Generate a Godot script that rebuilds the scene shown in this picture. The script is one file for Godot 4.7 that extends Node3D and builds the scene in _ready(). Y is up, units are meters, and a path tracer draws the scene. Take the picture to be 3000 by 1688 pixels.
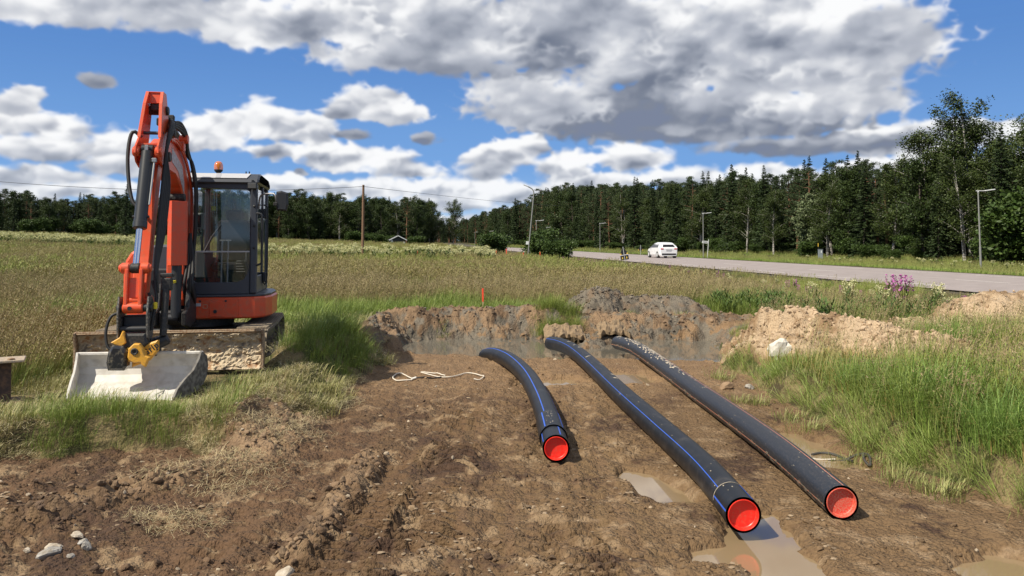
extends Node3D
# A small orange excavator beside a muddy pipe-laying site, meadow, road and forest behind. y up, metres; the camera looks along -z.

const EYE := 1.7
const CLOUDS := [[-30.1, 14.1, 6.1, 1.49, 0.9], [-22.8, 14.8, 8.8, 2.15, 0.85], [-16.2, 14.6, 8.1, 2.48, 0.85], [-8.5, 15.1, 10.8, 3.4, 0.7], [0.0, 14.8, 11.8, 4.18, 0.62], [-6.1, 13.0, 10.2, 1.83, 0.75], [7.3, 14.3, 13.5, 4.87, 0.8], [17.8, 14.2, 9.6, 4.44, 0.95], [24.4, 13.1, 5.7, 3.35, 1.0], [13.3, 12.7, 12.1, 4.3, 0.7], [20.0, 11.6, 9.1, 3.46, 0.75], [1.5, 9.9, 5.9, 2.82, 0.75], [8.5, 9.1, 10.3, 2.67, 0.45], [16.7, 8.8, 9.7, 2.59, 0.5], [22.2, 9.4, 5.5, 2.5, 0.8], [13.3, 7.6, 11.6, 1.31, 0.35], [20.0, 6.4, 6.96, 1.02, 0.45], [25.2, 6.4, 5.28, 1.42, 0.85], [30.1, 6.5, 4.4, 1.19, 0.8], [-10.2, 9.5, 3.6, 1.69, 1.0], [-8.5, 9.1, 2.9, 1.21, 0.95], [-12.1, 9.0, 2.1, 0.84, 0.9], [-20.2, 7.7, 2.4, 1.61, 1.0], [-17.6, 8.1, 3.3, 1.76, 1.0], [-14.9, 7.5, 2.8, 1.42, 0.95], [-21.1, 6.6, 2.56, 1.01, 0.9], [-16.2, 6.1, 3.04, 0.94, 1.0], [-12.1, 5.9, 4.16, 1.34, 1.0], [-8.5, 5.5, 3.04, 1.17, 0.95], [-7.3, 4.9, 2.72, 0.68, 0.95], [-31.7, 8.3, 1.6, 1.25, 0.85], [-30.1, 7.1, 3.3, 1.38, 0.95], [-31.7, 7.2, 2.5, 1.25, 0.95], [-30.6, 5.6, 3.76, 1.18, 0.9], [-26.6, 6.1, 1.92, 1.23, 0.95], [-26.2, 4.8, 3.44, 1.06, 0.95], [-31.0, 4.0, 3.76, 0.84, 0.9], [-28.2, 3.2, 4.56, 0.78, 0.95], [-31.7, 2.7, 2.88, 0.75, 0.9], [-15.6, 3.9, 4.0, 0.85, 1.0], [-10.2, 3.6, 4.96, 1.16, 1.0], [-4.2, 3.6, 3.92, 1.27, 1.0], [-6.1, 2.6, 5.04, 0.98, 0.95], [-21.1, 2.5, 4.48, 0.92, 0.9], [-6.1, 1.4, 5.04, 0.58, 0.85], [-0.5, 6.1, 2.56, 1.57, 1.0], [1.5, 6.8, 1.6, 1.18, 0.95], [-1.7, 5.1, 2.32, 1.18, 0.9], [3.7, 5.3, 2.96, 1.38, 1.0], [8.5, 5.8, 3.28, 1.55, 1.0], [6.1, 4.1, 5.04, 1.18, 0.95], [0.0, 3.4, 4.32, 1.18, 0.95], [12.1, 4.3, 3.76, 1.06, 0.95], [17.8, 4.4, 3.92, 1.12, 1.05], [21.1, 3.8, 3.44, 0.92, 1.0], [24.2, 4.6, 3.28, 1.07, 0.9], [28.2, 4.9, 3.36, 1.38, 0.9], [31.9, 4.7, 2.8, 1.34, 0.85], [1.2, 1.7, 5.92, 0.78, 0.9], [12.1, 2.6, 7.52, 0.77, 0.9], [-27.4, 10.0, 1.2, 0.74, 0.45], [-6.2, 7.2, 1.1, 0.73, 0.4], [-10.9, 7.4, 1.4, 0.53, 0.4], [-14.8, 4.8, 0.64, 0.34, 0.4]]

var rng := RandomNumberGenerator.new()
var M := {}
var taken := {}
var t0 := 0


func stage(s: String) -> void:
	print("%6.2f s  %s" % [(Time.get_ticks_msec() - t0) / 1000.0, s])


func _ready() -> void:
	t0 = Time.get_ticks_msec()
	rng.seed = 20240711
	setup_camera()
	setup_light()
	build_ground()
	build_water()
	build_road()
	build_trees()
	build_grass()
	build_flowers()
	build_pipes()
	build_bits()
	build_excavator()
	build_street()
	stage("done")


# ------------------------------------------------------------------ camera, sun, sky
func setup_camera() -> void:
	var cam := Camera3D.new()
	cam.name = "camera"
	add_child(cam)
	cam.position = Vector3(0, EYE, 0)
	cam.rotation_degrees = Vector3(2.0, 0, 0)
	cam.near = 0.1
	cam.far = 4000.0
	cam.projection = Camera3D.PROJECTION_FRUSTUM
	cam.size = 0.1 * 1688.0 / 2333.0
	cam.frustum_offset = Vector2(0, -0.1 * (844.0 - 626.53) / 2333.0)
	cam.current = true


func setup_light() -> void:
	var sun := DirectionalLight3D.new()
	sun.name = "sun"
	add_child(sun)
	sun.look_at_from_position(Vector3.ZERO, -Vector3(-0.540, 0.755, 0.372), Vector3.UP)
	sun.light_energy = 1.6
	sun.light_color = Color(1.0, 0.965, 0.90)
	sun.light_angular_distance = 0.5
	sun.shadow_enabled = true
	var we := WorldEnvironment.new()
	we.name = "environment"
	var e := Environment.new()
	e.background_mode = Environment.BG_SKY
	e.sky = Sky.new()
	var pm := PanoramaSkyMaterial.new()
	pm.panorama = make_sky()
	e.sky.sky_material = pm
	e.sky_rotation = Vector3(0, PI, 0)
	e.tonemap_mode = Environment.TONE_MAPPER_LINEAR
	e.tonemap_exposure = 1.22
	e.background_energy_multiplier = 0.84
	e.sdfgi_enabled = true
	e.ssao_enabled = true
	e.ssil_enabled = true
	we.environment = e
	add_child(we)


var cloud_list := []
var cn_warp := FastNoiseLite.new()
var cn_big := FastNoiseLite.new()
var cn_fine := FastNoiseLite.new()
var cn_puff := FastNoiseLite.new()
var cn_shade := FastNoiseLite.new()
var cn_wide := FastNoiseLite.new()
var sky_bytes := []


func noise(sd: int, freq: float, oct: int, kind := FastNoiseLite.TYPE_SIMPLEX_SMOOTH) -> FastNoiseLite:
	var n := FastNoiseLite.new()
	n.seed = sd
	n.noise_type = kind
	n.frequency = freq
	n.fractal_octaves = oct
	n.fractal_type = FastNoiseLite.FRACTAL_FBM if oct > 1 else FastNoiseLite.FRACTAL_NONE
	return n


# One row of the sky. Each cloud is laid over those farther off (lower in the sky): bright where it swells towards the sun, grey underneath.
func sky_row(i: int, az0: float, az1: float, el0: float, el1: float, w: int, h: int) -> void:
	var row := PackedByteArray()
	row.resize(w * 3)
	var e := lerpf(el1, el0, (i + 0.5) / h)
	# clear air: paler and hazier low down
	var air := Color(0.44, 0.64, 0.87).lerp(Color(0.185, 0.38, 0.74), smoothstep(0.0, 5.5, e))
	air = air.lerp(Color(0.105, 0.255, 0.60), smoothstep(4.0, 15.0, e))
	air = air.lerp(Color(0.05, 0.15, 0.46), smoothstep(14.0, 60.0, e))
	var near := []
	for c in cloud_list:
		if absf(e - c[1]) < c[3] * 1.7 + 0.4:
			near.append(c)
	for j in w:
		var az := lerpf(az0, az1, (j + 0.5) / w)
		var col := air
		var wx := az + cn_warp.get_noise_2d(az, e * 1.4) * 0.9
		var wy := e + cn_warp.get_noise_2d(az + 71.0, e * 1.4 - 33.0) * 0.35
		var first := true
		var n := 0.0
		var soft := 0.2
		var swell := 0.0
		for c in near:
			var dx: float = absf(wx - c[0])
			if dx > 180.0:
				dx = 360.0 - dx
			dx /= c[2]
			if dx > 1.7:
				continue
			var dy: float = (wy - c[1]) / c[3]
			var v := dy
			if dy < 0.0:
				dy *= 1.5
			var g := 1.0 - sqrt(dx * dx + dy * dy)
			if g < -0.75:
				continue
			if first:
				first = false
				var big := cn_big.get_noise_2d(az, e * 1.7)
				var fine := cn_fine.get_noise_2d(az, e * 1.5)
				var pa := az + fine * 0.35
				var puff := 1.0 - 2.2 * absf(cn_puff.get_noise_2d(pa, e * 1.45))
				n = 0.30 * big + 0.10 * fine + 0.17 * puff - 0.03
				var sh := cn_shade.get_noise_2d(az + fine * 0.25, e * 1.5) - cn_shade.get_noise_2d(az - 0.45 + fine * 0.25, (e + 0.75) * 1.5)
				var puff2 := 1.0 - 2.2 * absf(cn_puff.get_noise_2d(pa - 0.28, (e + 0.36) * 1.45))
				var hi := smoothstep(6.0, 11.0, e)
				var wide := cn_wide.get_noise_2d(az + fine * 0.4, e * 1.6) - cn_wide.get_noise_2d(az - 1.1 + fine * 0.4, (e + 1.9) * 1.6)
				swell = lerpf(0.34, 0.15, hi) * sh + lerpf(0.09, 0.04, hi) * (puff - puff2) + lerpf(0.05, 0.40, hi) * wide + 0.025 * fine
				soft = 0.24 + 0.22 * cn_warp.get_noise_2d(az * 0.7 + 300.0, e)
			var t := g + n * smoothstep(-0.75, -0.15, g)
			if t < 0.0:
				continue
			var a := smoothstep(0.0, soft + 0.12, t)
			var b: float = c[4] * (0.72 + 0.30 * clampf(v + 0.5 * n, -1.1, 0.7)) + swell * (0.55 + 0.45 * c[4])
			b -= 0.16 * smoothstep(0.25, 1.0, t) * (1.0 - smoothstep(-0.3, 0.7, v))
			b = clampf(b, 0.0, 1.0)
			var cc := Color(0.165, 0.195, 0.265).lerp(Color(0.47, 0.50, 0.57), smoothstep(0.10, 0.56, b)).lerp(Color(0.95, 0.955, 0.965), smoothstep(0.46, 0.88, b))
			# low cloud takes on the colour of the air before it
			cc = cc.lerp(Color(0.60, 0.71, 0.86), 0.26 * (1.0 - smoothstep(0.0, 7.0, e)))
			col = col.lerp(cc, a)
		var s := col.linear_to_srgb()
		row[j * 3] = int(clampf(s.r, 0, 1) * 255.0 + 0.5)
		row[j * 3 + 1] = int(clampf(s.g, 0, 1) * 255.0 + 0.5)
		row[j * 3 + 2] = int(clampf(s.b, 0, 1) * 255.0 + 0.5)
	sky_bytes[i] = row


func sky_part(az0: float, az1: float, el0: float, el1: float, w: int, h: int) -> Image:
	sky_bytes = []
	sky_bytes.resize(h)
	var task := WorkerThreadPool.add_group_task(sky_row.bind(az0, az1, el0, el1, w, h), h, -1, true)
	WorkerThreadPool.wait_for_group_task_completion(task)
	var bytes := PackedByteArray()
	for r in sky_bytes:
		bytes.append_array(r)
	return Image.create_from_data(w, h, false, Image.FORMAT_RGB8, bytes)


func make_sky() -> ImageTexture:
	cn_warp = noise(5, 0.16, 3)
	cn_big = noise(11, 0.20, 3)
	cn_fine = noise(17, 0.9, 4)
	cn_puff = noise(23, 0.42, 2)
	cn_shade = noise(31, 0.26, 2)
	cn_wide = noise(37, 0.10, 3)
	cloud_list = CLOUDS.duplicate()
	# the same broken cumulus goes on all round and overhead
	var r := RandomNumberGenerator.new()
	r.seed = 99
	for k in 300:
		var az := r.randf_range(-180, 180)
		var el := 1.5 + 70.0 * pow(r.randf(), 2.0)
		if absf(az) < 38.0 and el < 19.0:
			continue
		var s := 0.35 + el * 0.055
		for j in 3:
			cloud_list.append([az + r.randf_range(-5, 5) * s, el + r.randf_range(-0.8, 0.8) * s, r.randf_range(3.0, 7.0) * s * (1.0 + el / 60.0), r.randf_range(0.9, 1.8) * s, r.randf_range(0.6, 1.0)])
	cloud_list.sort_custom(func(p, q): return p[1] - p[3] < q[1] - q[3])
	var all := Image.create(512, 256, false, Image.FORMAT_RGB8)
	all.fill(Color(0.42, 0.45, 0.42))
	var upper := sky_part(-180, 180, 0, 90, 512, 128)
	all.blit_rect(upper, Rect2i(0, 0, 512, 128), Vector2i.ZERO)
	all.resize(4096, 2048, Image.INTERPOLATE_CUBIC)
	var w := 912
	var h := 262
	var front := sky_part(-w / 2.0 * 360.0 / 4096.0, w / 2.0 * 360.0 / 4096.0, 0, h * 360.0 / 4096.0, w, h)
	all.blit_rect(front, Rect2i(0, 0, w, h), Vector2i(2048 - w / 2, 1024 - h))
	stage("sky")
	return ImageTexture.create_from_image(all)

# ------------------------------------------------------------------ mesh helpers
class MB:
	# collects triangles; faces are given anticlockwise seen from outside
	var v := PackedVector3Array()
	var n := PackedVector3Array()
	var c := PackedColorArray()
	var uv := PackedVector2Array()
	var col := Color.WHITE
	var xf := Transform3D.IDENTITY
	var smooth_uv := false

	func put(p: Vector3, nn: Vector3, t := Vector2.ZERO) -> void:
		v.append(xf * p)
		n.append((xf.basis * nn).normalized())
		c.append(col)
		uv.append(t)

	func tri(a: Vector3, b: Vector3, d: Vector3) -> void:
		var nn := (b - a).cross(d - a)
		put(a, nn)
		put(d, nn)
		put(b, nn)

	func trin(a: Vector3, b: Vector3, d: Vector3, na: Vector3, nb: Vector3, nd: Vector3) -> void:
		put(a, na)
		put(d, nd)
		put(b, nb)

	func quad(a: Vector3, b: Vector3, d: Vector3, e: Vector3) -> void:
		tri(a, b, d)
		tri(a, d, e)

	# a box with chamfered edges
	func box(at: Vector3, size: Vector3, ch := 0.0, b := Basis.IDENTITY) -> void:
		var h := size / 2.0
		ch = minf(ch, minf(h.x, minf(h.y, h.z)) * 0.9)
		var keep := xf
		xf = xf * Transform3D(b, at)
		if ch <= 0.0:
			var p := []
			for k in 8:
				p.append(Vector3(h.x if k & 1 else -h.x, h.y if k & 2 else -h.y, h.z if k & 4 else -h.z))
			quad(p[4], p[5], p[7], p[6])
			quad(p[1], p[0], p[2], p[3])
			quad(p[5], p[1], p[3], p[7])
			quad(p[0], p[4], p[6], p[2])
			quad(p[6], p[7], p[3], p[2])
			quad(p[0], p[1], p[5], p[4])
		else:
			var ax := [Vector3.RIGHT, Vector3.UP, Vector3.BACK]
			for a in 3:
				var u: Vector3 = ax[(a + 1) % 3]
				var w: Vector3 = ax[(a + 2) % 3]
				var o: Vector3 = ax[a]
				var hu := h[(a + 1) % 3] - ch
				var hw := h[(a + 2) % 3] - ch
				for s in [1.0, -1.0]:
					var z: Vector3 = o * (h[a] * s)
					if s > 0:
						quad(z - u * hu - w * hw, z + u * hu - w * hw, z + u * hu + w * hw, z - u * hu + w * hw)
					else:
						quad(z - u * hu - w * hw, z - u * hu + w * hw, z + u * hu + w * hw, z + u * hu - w * hw)
				# the four edges along axis a
				var la: Vector3 = o * (h[a] - ch)
				for su in [1.0, -1.0]:
					for sw in [1.0, -1.0]:
						var p1: Vector3 = u * (h[(a + 1) % 3] * su) + w * (hw * sw)
						var p2: Vector3 = u * (hu * su) + w * (h[(a + 2) % 3] * sw)
						if su * sw > 0:
							quad(p1 - la, p2 - la, p2 + la, p1 + la)
						else:
							quad(p1 + la, p2 + la, p2 - la, p1 - la)
			for sx in [1.0, -1.0]:
				for sy in [1.0, -1.0]:
					for sz in [1.0, -1.0]:
						var px := Vector3(h.x * sx, (h.y - ch) * sy, (h.z - ch) * sz)
						var py := Vector3((h.x - ch) * sx, h.y * sy, (h.z - ch) * sz)
						var pz := Vector3((h.x - ch) * sx, (h.y - ch) * sy, h.z * sz)
						if sx * sy * sz > 0:
							tri(px, py, pz)
						else:
							tri(px, pz, py)
		xf = keep

	# a polygon (in the u, w axes) pushed along o from a to b, with its rims chamfered
	func prism(poly: PackedVector2Array, a: float, b: float, u: Vector3, w: Vector3, ch := 0.0) -> void:
		var o := u.cross(w).normalized()
		if Geometry2D.is_polygon_clockwise(poly):
			poly = poly.duplicate()
			poly.reverse()
		var m := poly.size()
		var inner := poly
		if ch > 0.0:
			inner = PackedVector2Array()
			for i in m:
				var p0 := poly[(i + m - 1) % m]
				var p1 := poly[i]
				var p2 := poly[(i + 1) % m]
				var d0 := (p1 - p0).normalized()
				var d1 := (p2 - p1).normalized()
				var n0 := Vector2(-d0.y, d0.x)
				var n1 := Vector2(-d1.y, d1.x)
				var s := (n0 + n1)
				var k := s.length_squared()
				inner.append(p1 + s * (ch * 2.0 / maxf(k, 0.6)))
		var at := func(p: Vector2, z: float) -> Vector3: return u * p.x + w * p.y + o * z
		for i in m:
			var j := (i + 1) % m
			quad(at.call(poly[i], a + ch), at.call(poly[j], a + ch), at.call(poly[j], b - ch), at.call(poly[i], b - ch))
			if ch > 0.0:
				quad(at.call(inner[i], a), at.call(inner[j], a), at.call(poly[j], a + ch), at.call(poly[i], a + ch))
				quad(at.call(poly[i], b - ch), at.call(poly[j], b - ch), at.call(inner[j], b), at.call(inner[i], b))
		var tr := Geometry2D.triangulate_polygon(inner)
		for k in range(0, tr.size(), 3):
			var p := [inner[tr[k]], inner[tr[k + 1]], inner[tr[k + 2]]]
			if (p[1] - p[0]).cross(p[2] - p[0]) < 0.0:
				p = [p[0], p[2], p[1]]
			tri(at.call(p[0], b), at.call(p[1], b), at.call(p[2], b))
			tri(at.call(p[0], a), at.call(p[2], a), at.call(p[1], a))

	# a round bar or cone from a to b, with chamfered ends
	func rod(a: Vector3, b: Vector3, r: float, seg := 12, r2 := -1.0, ch := 0.0, caps := true) -> void:
		if r2 < 0.0:
			r2 = r
		var d := b - a
		var l := d.length()
		if l < 1e-6:
			return
		d /= l
		if ch > 0.0:
			lathe([Vector2(0, 0), Vector2(r - ch, 0), Vector2(r, ch), Vector2(r2, l - ch), Vector2(r2 - ch, l), Vector2(0, l)], a, d, seg, true)
		elif caps:
			lathe([Vector2(0, 0), Vector2(r, 0), Vector2(r2, l), Vector2(0, l)], a, d, seg, true)
		else:
			lathe([Vector2(r, 0), Vector2(r2, l)], a, d, seg, true)

	# turns a profile (radius, height) round an axis; sharp keeps the creases between its pieces
	func lathe(prof: Array, at: Vector3, axis: Vector3, seg := 16, sharp := true) -> void:
		axis = axis.normalized()
		var u := axis.cross(Vector3.UP if absf(axis.y) < 0.9 else Vector3.RIGHT).normalized()
		var w := axis.cross(u)
		var ns := []
		for i in prof.size() - 1:
			var e: Vector2 = prof[i + 1] - prof[i]
			ns.append(Vector2(e.y, -e.x).normalized())
		for i in prof.size() - 1:
			var p: Vector2 = prof[i]
			var q: Vector2 = prof[i + 1]
			var na: Vector2 = ns[i]
			var nb: Vector2 = ns[i]
			if not sharp:
				if i > 0:
					na = (ns[i - 1] + ns[i]).normalized()
				if i < ns.size() - 1:
					nb = (ns[i] + ns[i + 1]).normalized()
			for k in seg:
				var t0_ := TAU * k / seg
				var t1_ := TAU * (k + 1) / seg
				var e0 := u * cos(t0_) + w * sin(t0_)
				var e1 := u * cos(t1_) + w * sin(t1_)
				var a := at + e0 * p.x + axis * p.y
				var b := at + e1 * p.x + axis * p.y
				var c2 := at + e1 * q.x + axis * q.y
				var d := at + e0 * q.x + axis * q.y
				var n00 := e0 * na.x + axis * na.y
				var n01 := e1 * na.x + axis * na.y
				var n10 := e0 * nb.x + axis * nb.y
				var n11 := e1 * nb.x + axis * nb.y
				if p.x > 1e-6:
					trin(a, b, c2, n00, n01, n11)
				if q.x > 1e-6:
					trin(a, c2, d, n00, n11, n10)

	# a tube along a path; radii may be one number or one for each point
	func tube(path: PackedVector3Array, radius, seg := 8, caps := true) -> void:
		var m := path.size()
		var rings := []
		var nrm := []
		var side := Vector3.ZERO
		for i in m:
			var d := (path[mini(i + 1, m - 1)] - path[maxi(i - 1, 0)]).normalized()
			if side == Vector3.ZERO:
				side = d.cross(Vector3.UP if absf(d.y) < 0.9 else Vector3.RIGHT).normalized()
			side = (side - d * side.dot(d)).normalized()
			var up := d.cross(side)
			var r: float = radius[i] if radius is Array else radius
			var ring := PackedVector3Array()
			var nr := PackedVector3Array()
			for k in seg:
				var e := side * cos(TAU * k / seg) + up * sin(TAU * k / seg)
				ring.append(path[i] + e * r)
				nr.append(e)
			rings.append(ring)
			nrm.append(nr)
		for i in m - 1:
			for k in seg:
				var k2 := (k + 1) % seg
				trin(rings[i][k], rings[i][k2], rings[i + 1][k2], nrm[i][k], nrm[i][k2], nrm[i + 1][k2])
				trin(rings[i][k], rings[i + 1][k2], rings[i + 1][k], nrm[i][k], nrm[i + 1][k2], nrm[i + 1][k])
		if caps:
			for k in seg:
				var k2 := (k + 1) % seg
				tri(path[0], rings[0][k2], rings[0][k])
				tri(path[m - 1], rings[m - 1][k], rings[m - 1][k2])

	func mesh() -> ArrayMesh:
		var a := []
		a.resize(Mesh.ARRAY_MAX)
		a[Mesh.ARRAY_VERTEX] = v
		a[Mesh.ARRAY_NORMAL] = n
		a[Mesh.ARRAY_COLOR] = c
		a[Mesh.ARRAY_TEX_UV] = uv
		var m := ArrayMesh.new()
		m.add_surface_from_arrays(Mesh.PRIMITIVE_TRIANGLES, a)
		return m


func numbered(called: String) -> String:
	taken[called] = taken.get(called, -1) + 1
	return called if taken[called] == 0 else "%s_%03d" % [called, taken[called]]


func part(parent: Node3D, called: String, shape, mat: Material, at := Vector3.ZERO) -> MeshInstance3D:
	var o := MeshInstance3D.new()
	o.name = called if parent != self else numbered(called)
	o.mesh = shape.mesh() if shape is MB else shape
	o.material_override = mat
	o.position = at
	parent.add_child(o, true)
	return o


func thing(called: String, label: String, category: String, at := Vector3.ZERO, turn := 0.0, group := "") -> Node3D:
	var o := Node3D.new()
	o.name = numbered(called)
	add_child(o, true)
	o.position = at
	o.rotation.y = turn
	return tag(o, label, category, group)


func tag(o: Node3D, label: String, category: String, group := "") -> Node3D:
	o.set_meta("label", label)
	o.set_meta("category", category)
	if group:
		o.set_meta("group", group)
	return o


func copy(o: Node3D, at: Vector3, turn := 0.0, size := 1.0, label := "") -> Node3D:
	var r: Node3D = o.duplicate()
	var base := String(o.name)
	r.name = numbered(base.get_slice("_0", 0) if base.right(4).is_valid_int() or base.right(3).is_valid_int() else base)
	add_child(r, true)
	r.position = at
	r.rotation = Vector3(0, turn, 0)
	r.scale = Vector3.ONE * size
	if label:
		r.set_meta("label", label)
	return r


func setting(called: String, shape, mat: Material, kind := "structure") -> MeshInstance3D:
	var o := part(self, called, shape, mat)
	o.set_meta("kind", kind)
	return o


func spread(called: String, mesh_: Mesh, mat: Material, where: Array, cols := PackedColorArray(), label := "", parent: Node3D = null) -> MultiMeshInstance3D:
	var mm := MultiMesh.new()
	mm.transform_format = MultiMesh.TRANSFORM_3D
	mm.use_colors = cols.size() > 0
	mm.mesh = mesh_
	mm.instance_count = where.size()
	for i in where.size():
		mm.set_instance_transform(i, where[i])
		if cols.size():
			mm.set_instance_color(i, cols[i])
	var o := MultiMeshInstance3D.new()
	o.name = numbered(called) if parent == null else called
	o.multimesh = mm
	o.material_override = mat
	(self if parent == null else parent).add_child(o, true)
	o.set_meta("kind", "stuff")
	if label:
		o.set_meta("label", label)
	return o


# ------------------------------------------------------------------ materials
func lin(r: float, g: float, b: float) -> Color:
	return Color(r, g, b).linear_to_srgb()


func noise_tex(n: FastNoiseLite, size: int, lo: Color, hi: Color, mid = null, normal := false, bump := 4.0) -> NoiseTexture2D:
	var t := NoiseTexture2D.new()
	t.width = size
	t.height = size
	t.seamless = true
	t.seamless_blend_skirt = 0.2
	t.noise = n
	t.generate_mipmaps = false
	if normal:
		t.as_normal_map = true
		t.bump_strength = bump
	else:
		var g := Gradient.new()
		g.set_color(0, lo)
		g.set_color(1, hi)
		if mid != null:
			g.add_point(0.5, mid)
		t.color_ramp = g
	return t


func mat(called: String, col: Color, rough := 0.6, metal := 0.0) -> StandardMaterial3D:
	var m := StandardMaterial3D.new()
	m.resource_name = called
	m.albedo_color = col
	m.roughness = rough
	m.metallic = metal
	M[called] = m
	return m


# dusty or worn paint: a patchy texture laid in the thing's own axes
func worn(called: String, col: Color, dirt: Color, rough: float, metal: float, freq: float, lo: float, hi: float, scale_: float, sd: int, relief := 0.0) -> StandardMaterial3D:
	var m := mat(called, Color.WHITE, 1.0, metal)
	var n := noise(sd, freq, 5)
	var t := NoiseTexture2D.new()
	t.width = 512
	t.height = 512
	t.seamless = true
	t.noise = n
	t.generate_mipmaps = false
	var g := Gradient.new()
	g.set_color(0, col)
	g.set_color(1, dirt)
	g.set_offset(0, lo)
	g.set_offset(1, hi)
	t.color_ramp = g
	m.albedo_texture = t
	m.roughness = rough
	m.uv1_triplanar = true
	m.uv1_scale = Vector3.ONE * scale_
	if relief > 0.0:
		m.heightmap_enabled = true
		m.heightmap_scale = relief
		m.heightmap_texture = t
	return m

# ------------------------------------------------------------------ the lie of the land (x to the right, d away from the camera = -z)
var g_wob := noise(101, 0.9, 3)
var g_big := noise(102, 0.55, 3)
var g_lump := noise(103, 2.4, 3)
var g_clod := noise(104, 9.0, 3)
var g_ridge := noise(105, 4.2, 2)
var g_field := noise(106, 0.06, 3)
var g_tone := noise(107, 0.8, 4)
var g_dry := noise(108, 2.6, 4)
var g_rut := noise(111, 0.55, 3)
var g_cell := cells(109, 7.5)
var g_cell2 := cells(110, 17.0)
const ROAD_SLOPE := -0.134
const SPOIL := [
	# x, d of one end, x, d of the other, half width, height, kind (1 sand, 2 brown soil, 3 grey clay, 4 turf)
	[3.35, 12.9, 4.3, 11.8, 0.62, 0.46, 1], [4.3, 11.8, 4.75, 10.7, 0.60, 0.38, 1], [4.75, 10.7, 5.05, 9.3, 0.60, 0.32, 1], [3.3, 11.6, 3.7, 10.3, 0.55, 0.20, 1],
	[5.9, 12.2, 7.3, 12.6, 0.55, 0.26, 1], [7.7, 12.9, 9.8, 13.4, 1.05, 0.66, 1],
	[-2.15, 14.6, -1.95, 12.6, 0.55, 0.30, 2], [-2.2, 15.2, 0.7, 15.5, 0.60, 0.27, 2], [1.0, 15.4, 4.2, 15.2, 0.75, 0.13, 2],
	[1.85, 17.1, 2.1, 17.3, 0.85, 0.55, 3], [2.1, 17.2, 3.5, 17.0, 0.85, 0.38, 3], [1.0, 16.7, 1.6, 16.9, 0.5, 0.15, 3],
	[-2.5, 9.6, -2.3, 11.3, 0.62, 0.27, 4], [-2.1, 8.0, -2.2, 8.8, 0.40, 0.13, 4],
	[-2.0, 6.1, -2.1, 7.4, 0.42, 0.10, 2], [-1.15, 4.3, -1.1, 6.3, 0.16, 0.075, 2], [-2.9, 4.9, -2.2, 5.9, 0.30, 0.07, 2],
]
# hollows that hold water: x, d, half length across, half length away, turn, depth
const HOLLOWS := [[1.46, 4.25, 0.20, 0.85, 0.0, 0.085], [1.20, 4.50, 0.22, 0.13, 0.2, 0.085], [1.52, 4.85, 0.14, 0.30, 0.0, 0.085], [1.52, 3.60, 0.34, 0.45, 0.2, 0.085], [1.02, 5.72, 0.14, 0.40, 0.25, 0.085], [0.90, 5.95, 0.10, 0.14, 0.0, 0.085], [1.42, 10.2, 0.34, 0.50, 0.0, 0.08], [2.52, 6.75, 0.19, 0.66, 0.12, 0.085], [0.45, 9.9, 0.40, 0.26, 0.2, 0.075], [2.62, 4.25, 0.26, 0.20, 0.3, 0.078]]
# the water standing in them: x, d, half width, half length
const PUDDLES := [[1.42, 4.1, 0.85, 1.35, -0.058], [1.0, 5.75, 0.36, 0.62, -0.058], [1.42, 10.2, 0.50, 0.70, -0.056], [2.52, 6.75, 0.36, 0.95, -0.058], [0.40, 9.9, 0.56, 0.40, -0.056], [2.62, 4.25, 0.45, 0.36, -0.058]]
# washed-out hollows in the back of the pit: x, d, half sizes, floor
const CAVES := [[0.92, 14.30, 0.34, 0.42, -0.18], [1.80, 14.42, 0.26, 0.34, 0.02]]
# strips driven over by a tracked machine: from x, d to x, d, half width
const TREADS := [[-0.55, 3.2, -0.45, 8.5, 0.20], [-0.98, 3.2, -0.75, 6.4, 0.19], [0.55, 3.0, 0.15, 6.0, 0.16], [-1.75, 3.0, -1.5, 5.6, 0.17], [-3.4, 3.2, -2.6, 5.8, 0.17]]
var zone := 0  # what the last call of ground() found: 0 mud, 1 sand, 2 brown spoil, 3 grey clay, 4 turf or meadow, 5 road bed, 6 pit
var zone_w := 0.0


func cells(sd: int, freq: float) -> FastNoiseLite:
	var n := noise(sd, freq, 1, FastNoiseLite.TYPE_CELLULAR)
	n.cellular_return_type = FastNoiseLite.RETURN_DISTANCE
	n.cellular_jitter = 1.0
	return n


func seg_dist(x: float, d: float, s: Array) -> float:
	var ab := Vector2(s[2] - s[0], s[3] - s[1])
	var ap := Vector2(x - s[0], d - s[1])
	var t := clampf(ap.dot(ab) / maxf(ab.length_squared(), 1e-6), 0.0, 1.0)
	return (ap - ab * t).length()


func outside_site(x: float, d: float) -> float:
	# metres outside the stripped, muddy ground (negative inside)
	var a := maxf(maxf(-2.0 - x, x - 2.88 - 0.55 * smoothstep(6.2, 4.2, d)), d - 14.9)
	var b := d - (6.05 + 0.55 * exp(-pow((x + 2.9) / 0.7, 2.0)))
	if x > 0.0:
		b = 9.0
	return minf(a, b)


func road_centre(d: float) -> float:
	return 22.75 + ROAD_SLOPE * d


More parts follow.
